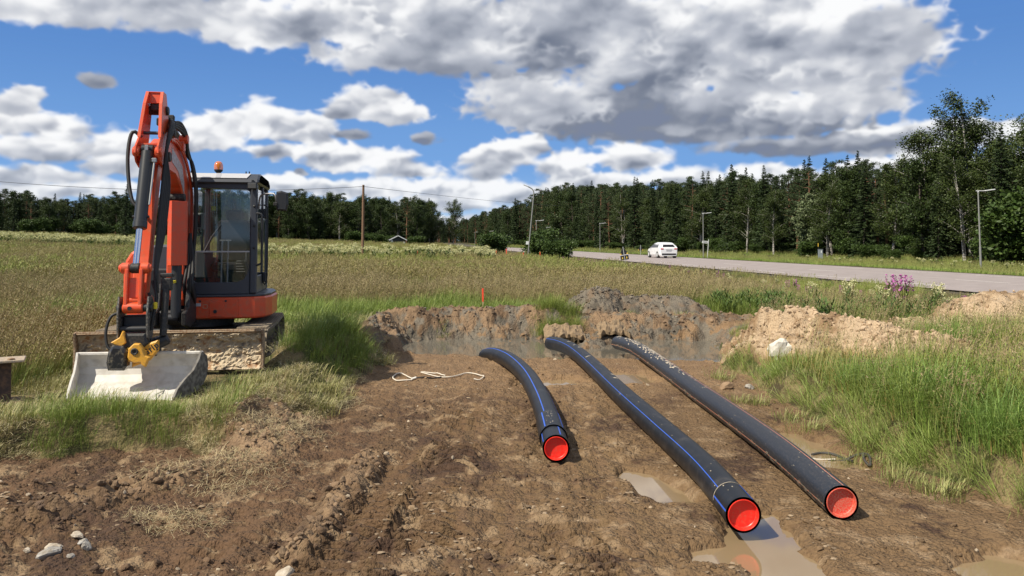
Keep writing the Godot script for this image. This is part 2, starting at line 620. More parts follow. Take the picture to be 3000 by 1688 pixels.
func ground(x: float, d: float) -> float:
	zone = 4
	zone_w = 1.0
	var h := 0.0
	if d > 12.0 and x < -6.0:
		h += 0.028 * (-x - 6.0) * (1.0 - exp(-(-x - 6.0) / 14.0)) * smoothstep(12.0, 45.0, d) * (1.0 - smoothstep(140.0, 400.0, -x))
	# the road lies on a low bank with a shallow ditch on the meadow side
	var away := x - road_centre(d)
	var off := absf(away)
	if off < 5.3:
		zone = 5
		return h + 0.08
	if off < 16.0:
		h += 0.12 * smoothstep(8.0, 5.3, off)
		if away < 0.0:
			h += lerpf(-0.30, 0.08, smoothstep(8.0, 15.0, off)) * smoothstep(5.3, 7.5, off)
		else:
			h += 0.06 * smoothstep(5.3, 8.0, off)
	else:
		h += 0.08
	h += 0.05 * g_field.get_noise_2d(x, d) * smoothstep(16.0, 30.0, d)
	if x > road_centre(d) + 14.0:
		h += 0.25 * smoothstep(14.0, 19.0, x - road_centre(d))
	if d > 20.0 or d < -3.0 or x < -9.0 or x > 12.0:
		return h
	# ---- the site
	var wob := 0.20 * g_wob.get_noise_2d(x, d) + 0.10 * g_lump.get_noise_2d(x * 0.6, d * 0.6)
	var s := outside_site(x, d) - wob
	var bank := 0.24 if x < 0.0 else 0.27
	var k := smoothstep(0.0, 0.42, s)
	var inside := 1.0 - k
	var lump := g_lump.get_noise_2d(x, d)
	var clod := g_clod.get_noise_2d(x, d)
	h = lerpf(0.0, lerpf(bank, h + 0.06, smoothstep(11.0, 18.0, d)), k)
	var rough := inside * (1.0 if x < 0.7 else lerpf(1.0, 0.45, smoothstep(0.7, 1.3, x)))
	rough *= 1.0 - 0.35 * smoothstep(8.0, 11.0, d)
	h += g_big.get_noise_2d(x, d) * 0.03
	if s < 0.05:
		zone = 0
	elif d > 12.0 and Vector2((x - 2.9) / 2.1, (d - 15.6) / 1.9).length() + 0.6 * wob < 1.0:
		zone = 2
		zone_w = 1.0
	elif x > 3.0 and x < 5.3 and d > 9.2 and d < 13.0 and seg_dist(x, d, [3.5, 12.6, 4.7, 9.9]) + wob < 0.85:
		zone = 1
		zone_w = 0.7
	# excavator stands on firm, level ground
	var pad := smoothstep(0.6, 0.0, maxf(maxf(-5.5 - x, x + 2.95), maxf(7.4 - d, d - 12.6)))
	h = lerpf(h, 0.20, pad)
	# heaps
	var heap := 0.0
	for sp in SPOIL:
		var r: float = sp[4] * 1.5
		if absf(x - (sp[0] + sp[2]) / 2.0) > r + absf(sp[0] - sp[2]) / 2.0 or absf(d - (sp[1] + sp[3]) / 2.0) > r + absf(sp[1] - sp[3]) / 2.0:
			continue
		var q: float = seg_dist(x, d, sp) / sp[4] + 0.30 * lump + 0.18 * wob
		if q < 1.0:
			var up: float = sp[5] * (1.0 - q * q) * (1.0 - q * 0.25)
			if up > heap:
				heap = up
				if up > 0.02:
					zone = sp[6]
					zone_w = smoothstep(0.02, 0.10, up)
	h += heap
	if heap > 0.03 and zone != 4:
		rough = maxf(rough, 1.15)
	# the water-filled pit
	if d > 10.5 and d < 16.0 and x > -2.6 and x < 4.3:
		var near_edge := 12.30 - 0.19 * clampf(x + 1.5, 0.0, 3.6) + wob * 0.6
		var far_edge := 14.25 - 1.25 * exp(-pow((x - 1.35) / 0.50, 2.0)) + wob * 0.7
		var p := minf(minf(d - near_edge, (far_edge - d) * 0.8), minf(x + 1.72 + wob, 3.35 + wob - x) * 0.9)
		var back := maxf(smoothstep(12.8, 13.6, d), smoothstep(2.5, 3.2, x))
		var q := smoothstep(lerpf(-0.14, -0.75, back), lerpf(0.14, 0.30, back), p + back * (0.22 * lump + 0.10 * clod))
		h = lerpf(h, -0.38, q)
		if p > -0.75 and d > (near_edge + 0.55) and zone != 1 and h < 0.10 + 0.45 * lump + 0.25 * g_tone.get_noise_2d(x * 1.7, d * 1.7):
			zone = 3
			zone_w = 1.0
			rough = maxf(rough, 1.0)
		if h < -0.2:
			zone = 6
	for cv in CAVES:
		var q := Vector2((x - cv[0]) / cv[2], (d - cv[1]) / cv[3])
		if q.length_squared() < 2.0:
			h = lerpf(h, cv[4], smoothstep(1.15, 0.8, maxf(absf(q.x), absf(q.y))))
			zone = 3
			zone_w = 1.0
	var dry_floor := zone == 0 and d < 10.9
	for hl in HOLLOWS:
		var dx: float = x - hl[0]
		var dd: float = d - hl[1]
		if absf(dx) > 1.3 or absf(dd) > 1.5:
			continue
		var c := cos(hl[4])
		var sn := sin(hl[4])
		var q := Vector2((dx * c + dd * sn) / hl[2], (dd * c - dx * sn) / hl[3])
		var e := maxf(absf(q.x), absf(q.y)) * 0.5 + q.length() * 0.5 + 0.40 * lump + 0.9 * wob
		var wet := smoothstep(1.45, 0.75, e)
		if wet > 0.35:
			dry_floor = false
		h = lerpf(h, -hl[5], wet)
		rough *= 1.0 - 0.75 * wet
	if rough > 0.01:
		var wx := x + 0.05 * lump
		var wd := d * 0.8 + 0.05 * clod
		var heapish := zone in [1, 2, 3]
		var broken := 1.0 if heapish else smoothstep(-0.25, 0.40, g_wob.get_noise_2d(x * 1.3 - 20.0, d * 1.3))
		h += rough * (0.024 * lump + 0.014 * (0.35 - absf(g_ridge.get_noise_2d(x, d * 0.7)) * 1.6) + 0.015 * clod - broken * (0.030 * (g_cell.get_noise_2d(wx, wd) + 0.57) + 0.026 * (g_cell2.get_noise_2d(wx, wd) + 0.57)))
		if heapish:
			h += 0.05 * zone_w * g_ridge.get_noise_2d(x * 0.8 + 11.0, d * 0.8) + 0.03 * zone_w * g_lump.get_noise_2d(x * 1.8, d * 1.8)
		else:
			# long furrows pressed by wheels and by the pipes dragged to the pit
			h += 0.030 * rough * g_rut.get_noise_2d(x * 5.0 - 0.35 * d, d * 0.45)
		for tr in TREADS:
			if x < minf(tr[0], tr[2]) - 0.4 or x > maxf(tr[0], tr[2]) + 0.4 or d > tr[3] + 0.2:
				continue
			var q: float = seg_dist(x, d, tr) / tr[4]
			if q < 1.25:
				var fade: float = smoothstep(1.25, 0.9, q) * smoothstep(-0.35, 0.05, g_wob.get_noise_2d(x * 0.8 + 40.0, d * 0.8)) * smoothstep(tr[3] + 0.1, tr[3] - 0.8, d)
				h += fade * (-0.030 + 0.066 * smoothstep(-0.05, 0.35, sin((d + 0.25 * absf(x - tr[0])) * 48.0 + 2.0 * lump)))
	else:
		h += 0.012 * lump
	if dry_floor and not (x < 0.3 and d < 8.6) and h < -0.030:
		h = -0.030 + 0.3 * (h + 0.030)
		h = maxf(h, -0.054)
	return h


func ground_colour(x: float, d: float, h: float) -> Color:
	# real-world base colours (linear)
	var tone := g_tone.get_noise_2d(x, d)
	var dry := g_dry.get_noise_2d(x, d)
	var clod := g_clod.get_noise_2d(x + 7.0, d)
	var mud := Color(0.150, 0.094, 0.052).lerp(Color(0.205, 0.135, 0.072), smoothstep(-1.2, 1.0, x))
	mud = mud.lerp(Color(0.094, 0.058, 0.036), smoothstep(0.05, 0.50, tone + 0.55 * clod))
	mud = mud.lerp(Color(0.30, 0.212, 0.126), smoothstep(0.16, 0.50, dry + 0.45 * clod - 0.1 * tone))
	mud = mud.lerp(Color(0.31, 0.205, 0.115), 0.75 * smoothstep(7.5, 10.5, d))
	match zone:
		0:
			return mud
		1:
			return mud.lerp(Color(0.56, 0.43, 0.285).lerp(Color(0.31, 0.21, 0.12), smoothstep(0.0, 0.5, tone + 0.6 * clod - 0.3 * dry)), zone_w)
		2:
			return mud.lerp(Color(0.31, 0.215, 0.130).lerp(Color(0.165, 0.112, 0.070), smoothstep(-0.15, 0.35, tone + 0.6 * clod)).lerp(Color(0.20, 0.18, 0.145), smoothstep(0.1, 0.4, dry) * smoothstep(11.5, 12.5, d)), zone_w)
		3:
			return mud.lerp(Color(0.215, 0.190, 0.150).lerp(Color(0.120, 0.106, 0.086), smoothstep(-0.1, 0.4, tone + 0.7 * clod)).lerp(Color(0.23, 0.16, 0.10), 0.6 * smoothstep(0.05, 0.35, dry)), zone_w)
		5:
			return Color(0.12, 0.11, 0.09)
		6:
			return Color(0.15, 0.14, 0.115)
	var thatch := Color(0.105, 0.085, 0.040).lerp(Color(0.07, 0.085, 0.026), smoothstep(-0.2, 0.3, tone))
	if d < 16.0 and x > -9.0 and x < 9.0:
		thatch = thatch.lerp(Color(0.30, 0.235, 0.120), 0.85 * smoothstep(-0.25, 0.35, dry + 0.3 * tone))
	return thatch


func steps(list: Array) -> PackedFloat32Array:
	# coordinates from [start, spacing, start, spacing, ..., end]
	var out := PackedFloat32Array()
	for i in range(0, list.size() - 2, 2):
		var a: float = list[i]
		var b: float = list[i + 2]
		var m := maxi(1, roundi((b - a) / list[i + 1]))
		for k in m:
			out.append(a + (b - a) * k / m)
	out.append(list[-1])
	return out


func build_ground() -> void:
	var xs := steps([-900.0, 150.0, -300.0, 30.0, -60.0, 3.0, -18.0, 0.5, -7.0, 0.08, -4.2, 0.019, 3.2, 0.04, 5.2, 0.08, 10.0, 0.6, 22.0, 3.0, 70.0, 30.0, 300.0, 150.0, 900.0])
	var ds := steps([-300.0, 60.0, -60.0, 8.0, 0.0, 0.4, 3.2, 0.016, 6.6, 0.028, 10.5, 0.04, 15.8, 0.09, 20.0, 0.8, 45.0, 4.0, 120.0, 15.0, 400.0, 120.0, 2400.0])
	var w := xs.size()
	var h := ds.size()
	var v := PackedVector3Array()
	var c := PackedColorArray()
	v.resize(w * h)
	c.resize(w * h)
	for j in h:
		for i in w:
			var y := ground(xs[i], ds[j])
			v[j * w + i] = Vector3(xs[i], y, -ds[j])
			c[j * w + i] = ground_colour(xs[i], ds[j], y)
	var n := PackedVector3Array()
	n.resize(w * h)
	for j in h:
		var j0 := maxi(j - 1, 0)
		var j1 := mini(j + 1, h - 1)
		for i in w:
			var a := v[j * w + mini(i + 1, w - 1)] - v[j * w + maxi(i - 1, 0)]
			var b := v[j1 * w + i] - v[j0 * w + i]
			n[j * w + i] = a.cross(b).normalized()
	var idx := PackedInt32Array()
	idx.resize((w - 1) * (h - 1) * 6)
	var k := 0
	for j in h - 1:
		for i in w - 1:
			var p := j * w + i
			idx[k] = p
			idx[k + 1] = p + w
			idx[k + 2] = p + 1
			idx[k + 3] = p + 1
			idx[k + 4] = p + w
			idx[k + 5] = p + w + 1
			k += 6
	var arr := []
	arr.resize(Mesh.ARRAY_MAX)
	arr[Mesh.ARRAY_VERTEX] = v
	arr[Mesh.ARRAY_NORMAL] = n
	arr[Mesh.ARRAY_COLOR] = c
	arr[Mesh.ARRAY_INDEX] = idx
	var mesh := ArrayMesh.new()
	mesh.add_surface_from_arrays(Mesh.PRIMITIVE_TRIANGLES, arr)
	var m := mat("soil", Color.WHITE, 0.92)
	m.vertex_color_use_as_albedo = true
	m.albedo_texture = noise_tex(noise(7, 0.035, 5), 1024, Color(0.62, 0.60, 0.58), Color(1, 1, 1), Color(0.90, 0.885, 0.87))
	m.uv1_triplanar = true
	m.uv1_world_triplanar = true
	m.uv1_scale = Vector3.ONE * 1.3
	m.heightmap_enabled = true
	var crumb := noise(8, 0.022, 4, FastNoiseLite.TYPE_CELLULAR)
	crumb.cellular_return_type = FastNoiseLite.RETURN_DISTANCE
	m.heightmap_texture = noise_tex(crumb, 1024, Color.WHITE, Color.BLACK)
	m.heightmap_scale = 3.0
	m.metallic_specular = 0.35
	setting("ground", mesh, m)
	stage("ground %d x %d" % [w, h])


func build_water() -> void:
	var m := mat("pit_water", lin(0.135, 0.122, 0.096), 0.05)
	m.metallic_specular = 0.5
	m.normal_enabled = true
	m.normal_texture = noise_tex(noise(41, 0.02, 3), 512, Color.BLACK, Color.WHITE, null, true, 1.5)
	m.normal_scale = 0.03
	m.uv1_triplanar = true
	m.uv1_world_triplanar = true
	m.uv1_scale = Vector3.ONE * 0.7
	var b := MB.new()
	b.quad(Vector3(-2.4, -0.105, -11.0), Vector3(4.0, -0.105, -11.0), Vector3(4.0, -0.105, -15.0), Vector3(-2.4, -0.105, -15.0))
	setting("pit_water", b, m)
	var p := mat("puddle_water", lin(0.245, 0.175, 0.098), 0.03)
	p.metallic_specular = 0.55
	for q in PUDDLES:
		b = MB.new()
		b.quad(Vector3(q[0] - q[2], q[4], -(q[1] - q[3])), Vector3(q[0] + q[2], q[4], -(q[1] - q[3])), Vector3(q[0] + q[2], q[4], -(q[1] + q[3])), Vector3(q[0] - q[2], q[4], -(q[1] + q[3])))
		setting("puddle", b, p)


func build_road() -> void:
	var m := mat("asphalt", lin(0.36, 0.312, 0.292), 0.9)
	m.albedo_texture = noise_tex(noise(51, 0.02, 5), 512, Color(0.80, 0.79, 0.79), Color(1, 1, 1))
	m.uv1_triplanar = true
	m.uv1_world_triplanar = true
	m.uv1_scale = Vector3(0.06, 0.06, 0.35)
	var b := MB.new()
	var lines := MB.new()
	var ds := steps([-60.0, 20.0, 20.0, 5.0, 120.0, 20.0, 700.0])
	for i in ds.size() - 1:
		var c0 := road_centre(ds[i])
		var c1 := road_centre(ds[i + 1])
		b.quad(Vector3(c0 - 5.05, 0.135, -ds[i]), Vector3(c0 + 5.05, 0.135, -ds[i]), Vector3(c1 + 5.05, 0.135, -ds[i + 1]), Vector3(c1 - 5.05, 0.135, -ds[i + 1]))
	setting("road", b, m)
	var paint := mat("road_paint", lin(0.62, 0.58, 0.54), 0.8)
	var strip := func(called: String, o: float, d0: float, d1: float) -> void:
		var s := MB.new()
		var c0 := road_centre(d0) + o
		var c1 := road_centre(d1) + o
		s.quad(Vector3(c0 - 0.06, 0.14, -d0), Vector3(c0 + 0.06, 0.14, -d0), Vector3(c1 + 0.06, 0.14, -d1), Vector3(c1 - 0.06, 0.14, -d1))
		setting(called, s, paint)
	for k in 14:
		strip.call("centre_dash", 0.0, 18.0 + k * 12.0, 21.0 + k * 12.0)
	for k in 26:
		strip.call("edge_dash", 3.7, 16.0 + k * 6.0, 19.0 + k * 6.0)
		strip.call("edge_dash", -3.7, 16.0 + k * 6.0, 19.0 + k * 6.0)
	stage("water, road")

# ------------------------------------------------------------------ pipes and what lies on the mud
func curve(pts: Array, count: int) -> PackedVector3Array:
	var c := Curve3D.new()
	c.bake_interval = 0.02
	for i in pts.size():
		var t: Vector3 = (pts[mini(i + 1, pts.size() - 1)] - pts[maxi(i - 1, 0)]) / 6.0
		c.add_point(pts[i], -t, t)
	var out := PackedVector3Array()
	for k in count:
		out.append(c.sample_baked(c.get_baked_length() * k / (count - 1), true))
	return out


# a point on a pipe's skin: how far along the sampled path (0..1), the angle from the top (positive to the right seen from the near end)
func on_pipe(path: PackedVector3Array, s: float, ang: float, r: float) -> Array:
	var f := clampf(s, 0.0, 1.0) * (path.size() - 1)
	var i := mini(int(f), path.size() - 2)
	var p := path[i].lerp(path[i + 1], f - i)
	var d := (path[i + 1] - path[i]).normalized()
	var side := d.cross(Vector3.UP).normalized()
	var up := side.cross(d)
	if up.y < 0.0:
		up = -up
	var e := up * cos(ang) + side * sin(ang)
	return [p + e * r, e, d]


func pipe_skin(b: MB, path: PackedVector3Array, s0: float, s1: float, r: float, seg: int, count: int, inward := false) -> void:
	for i in count:
		var a0 := lerpf(s0, s1, float(i) / count)
		var a1 := lerpf(s0, s1, float(i + 1) / count)
		for k in seg:
			var t0_ := TAU * k / seg
			var t1_ := TAU * (k + 1) / seg
			var p := on_pipe(path, a0, t0_, r)
			var q := on_pipe(path, a0, t1_, r)
			var u := on_pipe(path, a1, t1_, r)
			var v := on_pipe(path, a1, t0_, r)
			var s := -1.0 if inward else 1.0
			b.trin(p[0], q[0], u[0], p[1] * s, q[1] * s, u[1] * s)
			b.trin(p[0], u[0], v[0], p[1] * s, u[1] * s, v[1] * s)


func pipe_ring(b: MB, path: PackedVector3Array, s: float, r0: float, r1: float, seg: int, way: float, push := 0.0) -> void:
	for k in seg:
		var t0_ := TAU * k / seg
		var t1_ := TAU * (k + 1) / seg
		var p := on_pipe(path, s, t0_, r0)
		var q := on_pipe(path, s, t1_, r0)
		var u := on_pipe(path, s, t1_, r1)
		var v := on_pipe(path, s, t0_, r1)
		var n: Vector3 = p[2] * way
		var o: Vector3 = n * push
		b.trin(p[0], q[0], u[0] + o, n, n, n)
		b.trin(p[0], u[0] + o, v[0] + o, n, n, n)


func pipe_stripe(b: MB, path: PackedVector3Array, s0: float, s1: float, ang: float, half: float, r: float, count: int) -> void:
	for i in count:
		var a := on_pipe(path, lerpf(s0, s1, float(i) / count), ang - half, r)
		var c := on_pipe(path, lerpf(s0, s1, float(i) / count), ang + half, r)
		var d := on_pipe(path, lerpf(s0, s1, float(i + 1) / count), ang + half, r)
		var e := on_pipe(path, lerpf(s0, s1, float(i + 1) / count), ang - half, r)
		b.trin(a[0], c[0], d[0], a[1], c[1], d[1])
		b.trin(a[0], d[0], e[0], a[1], d[1], e[1])


# a thin crust of dried mud or a scrape, with a ragged outline
func pipe_smear(b: MB, path: PackedVector3Array, s: float, ang: float, ls: float, la: float, r: float, g: RandomNumberGenerator, skew := 0.0) -> void:
	var m := 14
	var mid := on_pipe(path, s, ang, r)
	var prev := []
	var first := []
	for k in m + 1:
		var p: Array
		if k == m:
			p = first
		else:
			var a := TAU * k / m
			var q := g.randf_range(0.55, 1.1)
			p = on_pipe(path, s + cos(a) * ls * q, ang + sin(a) * la * q + cos(a) * skew, r)
		if k == 0:
			first = p
		else:
			b.trin(mid[0], p[0], prev[0], mid[1], p[1], prev[1])
		prev = p


func plug(called: String, at: Vector3, axis: Vector3, r: float, m: Material, parent: Node3D) -> void:
	var b := MB.new()
	b.lathe([Vector2(0, -0.026), Vector2(r * 0.86, -0.026), Vector2(r * 0.90, -0.022), Vector2(r * 0.935, 0.004), Vector2(r * 0.95, 0.006), Vector2(r * 0.99, 0.006), Vector2(r, 0.003), Vector2(r, -0.04)], at, axis, 48, true)
	part(parent, called, b, m)


func pipe_thing(called: String, label: String, pts: Array, r: float, m: Material, stripes: Array, sm: Material, plug_m: Material) -> Array:
	var path := curve(pts, 90)
	var o := thing(called, label, "pipe", Vector3.ZERO, 0.0, "plastic pipes lying across the mud")
	var b := MB.new()
	pipe_skin(b, path, 0.0, 1.0, r, 36, 60)
	pipe_ring(b, path, 0.0, r, r * 0.87, 36, -1.0)
	pipe_skin(b, path, 0.0, 1.0, r * 0.87, 28, 30, true)
	part(o, "pipe_wall", b, m)
	b = MB.new()
	pipe_ring(b, path, 1.0, r * 1.002, r * 0.87, 36, 1.0, 0.012)
	part(o, "cut_end", b, M.cut_edge)
	for s in stripes:
		b = MB.new()
		pipe_stripe(b, path, s[1], s[2], s[0], s[3], r + 0.0012, 60)
		part(o, "stripe", b, sm)
	var d := (path[0] - path[1]).normalized()
	plug("plug", path[0], d, r * 0.87, plug_m, o)
	return [o, path]


func y_at(x: float, d: float) -> float:
	return ground(x, d)


func build_pipes() -> void:
	var g := RandomNumberGenerator.new()
	g.seed = 5
	mat("cut_edge", lin(0.42, 0.42, 0.40), 0.7)
	var black := worn("pipe_black", lin(0.010, 0.011, 0.014), lin(0.045, 0.041, 0.037), 0.42, 0.0, 0.012, 0.55, 0.95, 1.0, 61)
	black.metallic_specular = 0.36
	var dirty := worn("pipe_dirty", lin(0.014, 0.016, 0.022), lin(0.085, 0.074, 0.060), 0.45, 0.0, 0.03, 0.50, 1.0, 3.0, 62)
	var blue := mat("stripe_blue", lin(0.028, 0.10, 0.50), 0.45)
	var pink := worn("stripe_orange", lin(0.62, 0.22, 0.14), lin(0.34, 0.20, 0.13), 0.5, 0.0, 0.03, 0.4, 0.8, 3.0, 63)
	var red := worn("plug_red", lin(0.80, 0.028, 0.016), lin(0.70, 0.075, 0.045), 0.38, 0.0, 0.02, 0.45, 0.95, 4.0, 65)
	var dusty_red := worn("plug_dusty", lin(0.66, 0.055, 0.032), lin(0.60, 0.22, 0.15), 0.5, 0.0, 0.03, 0.3, 0.75, 5.0, 64)
	mat("pale_mud", lin(0.44, 0.38, 0.30), 0.95)
	mat("grey_mud", lin(0.30, 0.26, 0.20), 0.95)
	var r := 0.105
	# the short, bent pipe with a coupler
	var a := pipe_thing("water_pipe", "short curved black pipe with blue stripes and a coupler near its red plug", [Vector3(0.34, 0.108, -6.19), Vector3(0.325, 0.105, -7.13), Vector3(0.28, 0.105, -8.21), Vector3(0.18, 0.110, -9.44), Vector3(0.01, 0.115, -10.49), Vector3(-0.16, 0.095, -11.2), Vector3(-0.30, 0.045, -11.72), Vector3(-0.40, -0.02, -12.02)], r, black,
		[[-0.42, 0.155, 1.0, 0.046], [0.95, 0.155, 1.0, 0.04], [-2.4, 0.155, 1.0, 0.05]], blue, red)
	var path: PackedVector3Array = a[1]
	var b := MB.new()
	pipe_skin(b, path, 0.052, 0.148, r + 0.010, 36, 6)
	pipe_ring(b, path, 0.052, r + 0.010, r, 36, -1.0)
	pipe_ring(b, path, 0.148, r + 0.010, r, 36, 1.0)
	var cp := part(a[0], "coupler", b, black)
	for an in [-0.62, 0.72]:
		b = MB.new()
		pipe_stripe(b, path, 0.056, 0.146, an, 0.05, r + 0.0115, 6)
		part(cp, "stripe", b, blue)
	for an in [0.35, -1.15]:
		b = MB.new()
		pipe_stripe(b, path, 0.006, 0.050, an, 0.055, r + 0.0012, 3)
		part(a[0], "stripe", b, blue)
	b = MB.new()
	for k in 26:
		pipe_smear(b, path, g.randf_range(0.058, 0.14), g.randf_range(-0.45, 0.15), g.randf_range(0.0006, 0.002), g.randf_range(0.01, 0.05), r + 0.0118, g)
	for k in 9:
		pipe_smear(b, path, 0.149, -0.9 + 0.17 * k, 0.0012, g.randf_range(0.03, 0.08), r + 0.0018, g)
	part(cp, "chalk_scribble", b, M.pale_mud)
	# the long pipe beside the big puddle
	a = pipe_thing("water_pipe", "long black pipe with blue stripes, its red plug standing over a puddle", [Vector3(1.355, 0.100, -4.72), Vector3(1.345, 0.105, -5.66), Vector3(1.26, 0.105, -6.81), Vector3(1.14, 0.108, -8.35), Vector3(1.01, 0.115, -10.35), Vector3(0.89, 0.125, -11.52), Vector3(0.76, 0.115, -12.25), Vector3(0.62, 0.085, -12.75)], r, black,
		[[-0.80, 0.035, 1.0, 0.026], [0.55, 0.0, 0.034, 0.055], [-1.35, 0.0, 0.034, 0.055], [2.4, 0.0, 1.0, 0.04]], blue, red)
	path = a[1]
	b = MB.new()
	for k in 40:
		pipe_smear(b, path, 0.0345, -1.6 + 0.08 * k, 0.0009, 0.06, r + 0.0016, g)
	part(a[0], "weld_bead", b, M.grey_mud)
	b = MB.new()
	for k in 8:
		pipe_smear(b, path, [0.50, 0.53, 0.62, 0.70, 0.80, 0.88, 0.94, 0.83][k], [0.15, 0.35, 0.3, -0.3, 0.1, 0.0, 0.2, -0.15][k], [0.004, 0.004, 0.002, 0.0025, 0.003, 0.0025, 0.002, 0.002][k], [0.33, 0.35, 0.3, 0.4, 0.35, 0.4, 0.3, 0.25][k], r + 0.0018, g, 0.004)
	part(a[0], "mud_smear", b, M.pale_mud)
	b = MB.new()
	for k in 34:
		pipe_smear(b, path, g.randf_range(0.0, 0.75), g.randf_range(-0.9, 0.9), g.randf_range(0.0006, 0.002), g.randf_range(0.01, 0.05), r + 0.0016, g)
	part(a[0], "mud_speck", b, M.grey_mud)
	# the scratched pipe on the right
	a = pipe_thing("sewer_pipe", "scratched dusty black pipe with faded orange stripe, nearest the grassy bank", [Vector3(2.02, 0.100, -4.94), Vector3(2.045, 0.105, -6.08), Vector3(2.02, 0.105, -7.29), Vector3(1.97, 0.105, -8.62), Vector3(1.92, 0.110, -10.26), Vector3(1.84, 0.125, -11.63), Vector3(1.76, 0.12, -12.2), Vector3(1.68, 0.095, -12.7)], r, dirty,
		[[0.12, 0.0, 0.72, 0.036], [-1.75, 0.0, 1.0, 0.035]], pink, dusty_red)
	path = a[1]
	b = MB.new()
	for k in 420:
		var s := clampf(0.78 + 0.13 * g.randfn(), 0.42, 0.985)
		pipe_smear(b, path, s, 0.12 + 0.40 * g.randfn() * (0.6 + 0.4 * g.randf()), g.randf_range(0.0008, 0.0055), g.randf_range(0.03, 0.16), r + 0.0016 + 0.0001 * (k % 9), g, g.randf_range(-0.006, 0.006))
	part(a[0], "mud_smear", b, M.pale_mud).set_meta("kind", "stuff")
	b = MB.new()
	for k in 90:
		pipe_smear(b, path, 0.62 * pow(g.randf(), 1.6), g.randf_range(-1.9, 1.2) * g.randf(), g.randf_range(0.0005, 0.003), g.randf_range(0.004, 0.03), r + 0.0016, g, 0.003)
	part(a[0], "scratch", b, M.grey_mud)
	b = MB.new()
	for k in 170:
		pipe_smear(b, path, g.randf(), -1.62 - absf(g.randfn()) * 0.30, g.randf_range(0.002, 0.007), g.randf_range(0.03, 0.14), r + 0.0014 + 0.0001 * (k % 9), g, g.randf_range(-0.004, 0.004))
	part(a[0], "mud_splash", b, mat("splash_mud", lin(0.17, 0.135, 0.095), 0.95)).set_meta("kind", "stuff")
	stage("pipes")


# ---- stones: a lumpy, faceted body sitting in the soil
func rock(b: MB, size: Vector3, sd: int, cuts := 9, la := 9, lo := 14, deep := 0.62) -> void:
	var g := RandomNumberGenerator.new()
	g.seed = sd
	var planes := []
	for k in cuts:
		planes.append([Vector3(g.randfn(), g.randfn(), g.randfn()).normalized(), g.randf_range(deep, 0.92)])
	var nz := noise(sd, 1.6, 3)
	var pts := []
	for i in la + 1:
		var row := []
		for j in lo:
			var th := PI * i / la
			var ph := TAU * j / lo
			var p := Vector3(sin(th) * cos(ph), cos(th), sin(th) * sin(ph))
			var r := 1.0
			for pl in planes:
				var c: float = p.dot(pl[0])
				if c > 0.0:
					r = minf(r, pl[1] / c)
			r *= 1.0 + 0.10 * nz.get_noise_3dv(p)
			row.append(p * r * size)
		pts.append(row)
	for i in la:
		for j in lo:
			var j2 := (j + 1) % lo
			if i > 0:
				b.tri(pts[i][j], pts[i][j2], pts[i + 1][j2])
			if i < la - 1:
				b.tri(pts[i][j], pts[i + 1][j2], pts[i + 1][j])


func stone(label: String, x: float, d: float, size: Vector3, m: Material, sd: int, group := "", called := "stone") -> void:
	var b := MB.new()
	rock(b, size / 2.0, sd, 14, 9, 14, 0.42)
	var o := part(self, called, b, m, Vector3(x, ground(x, d) + size.y * 0.18, -d))
	o.rotation.y = sd * 1.7
	tag(o, label, "stone", group)


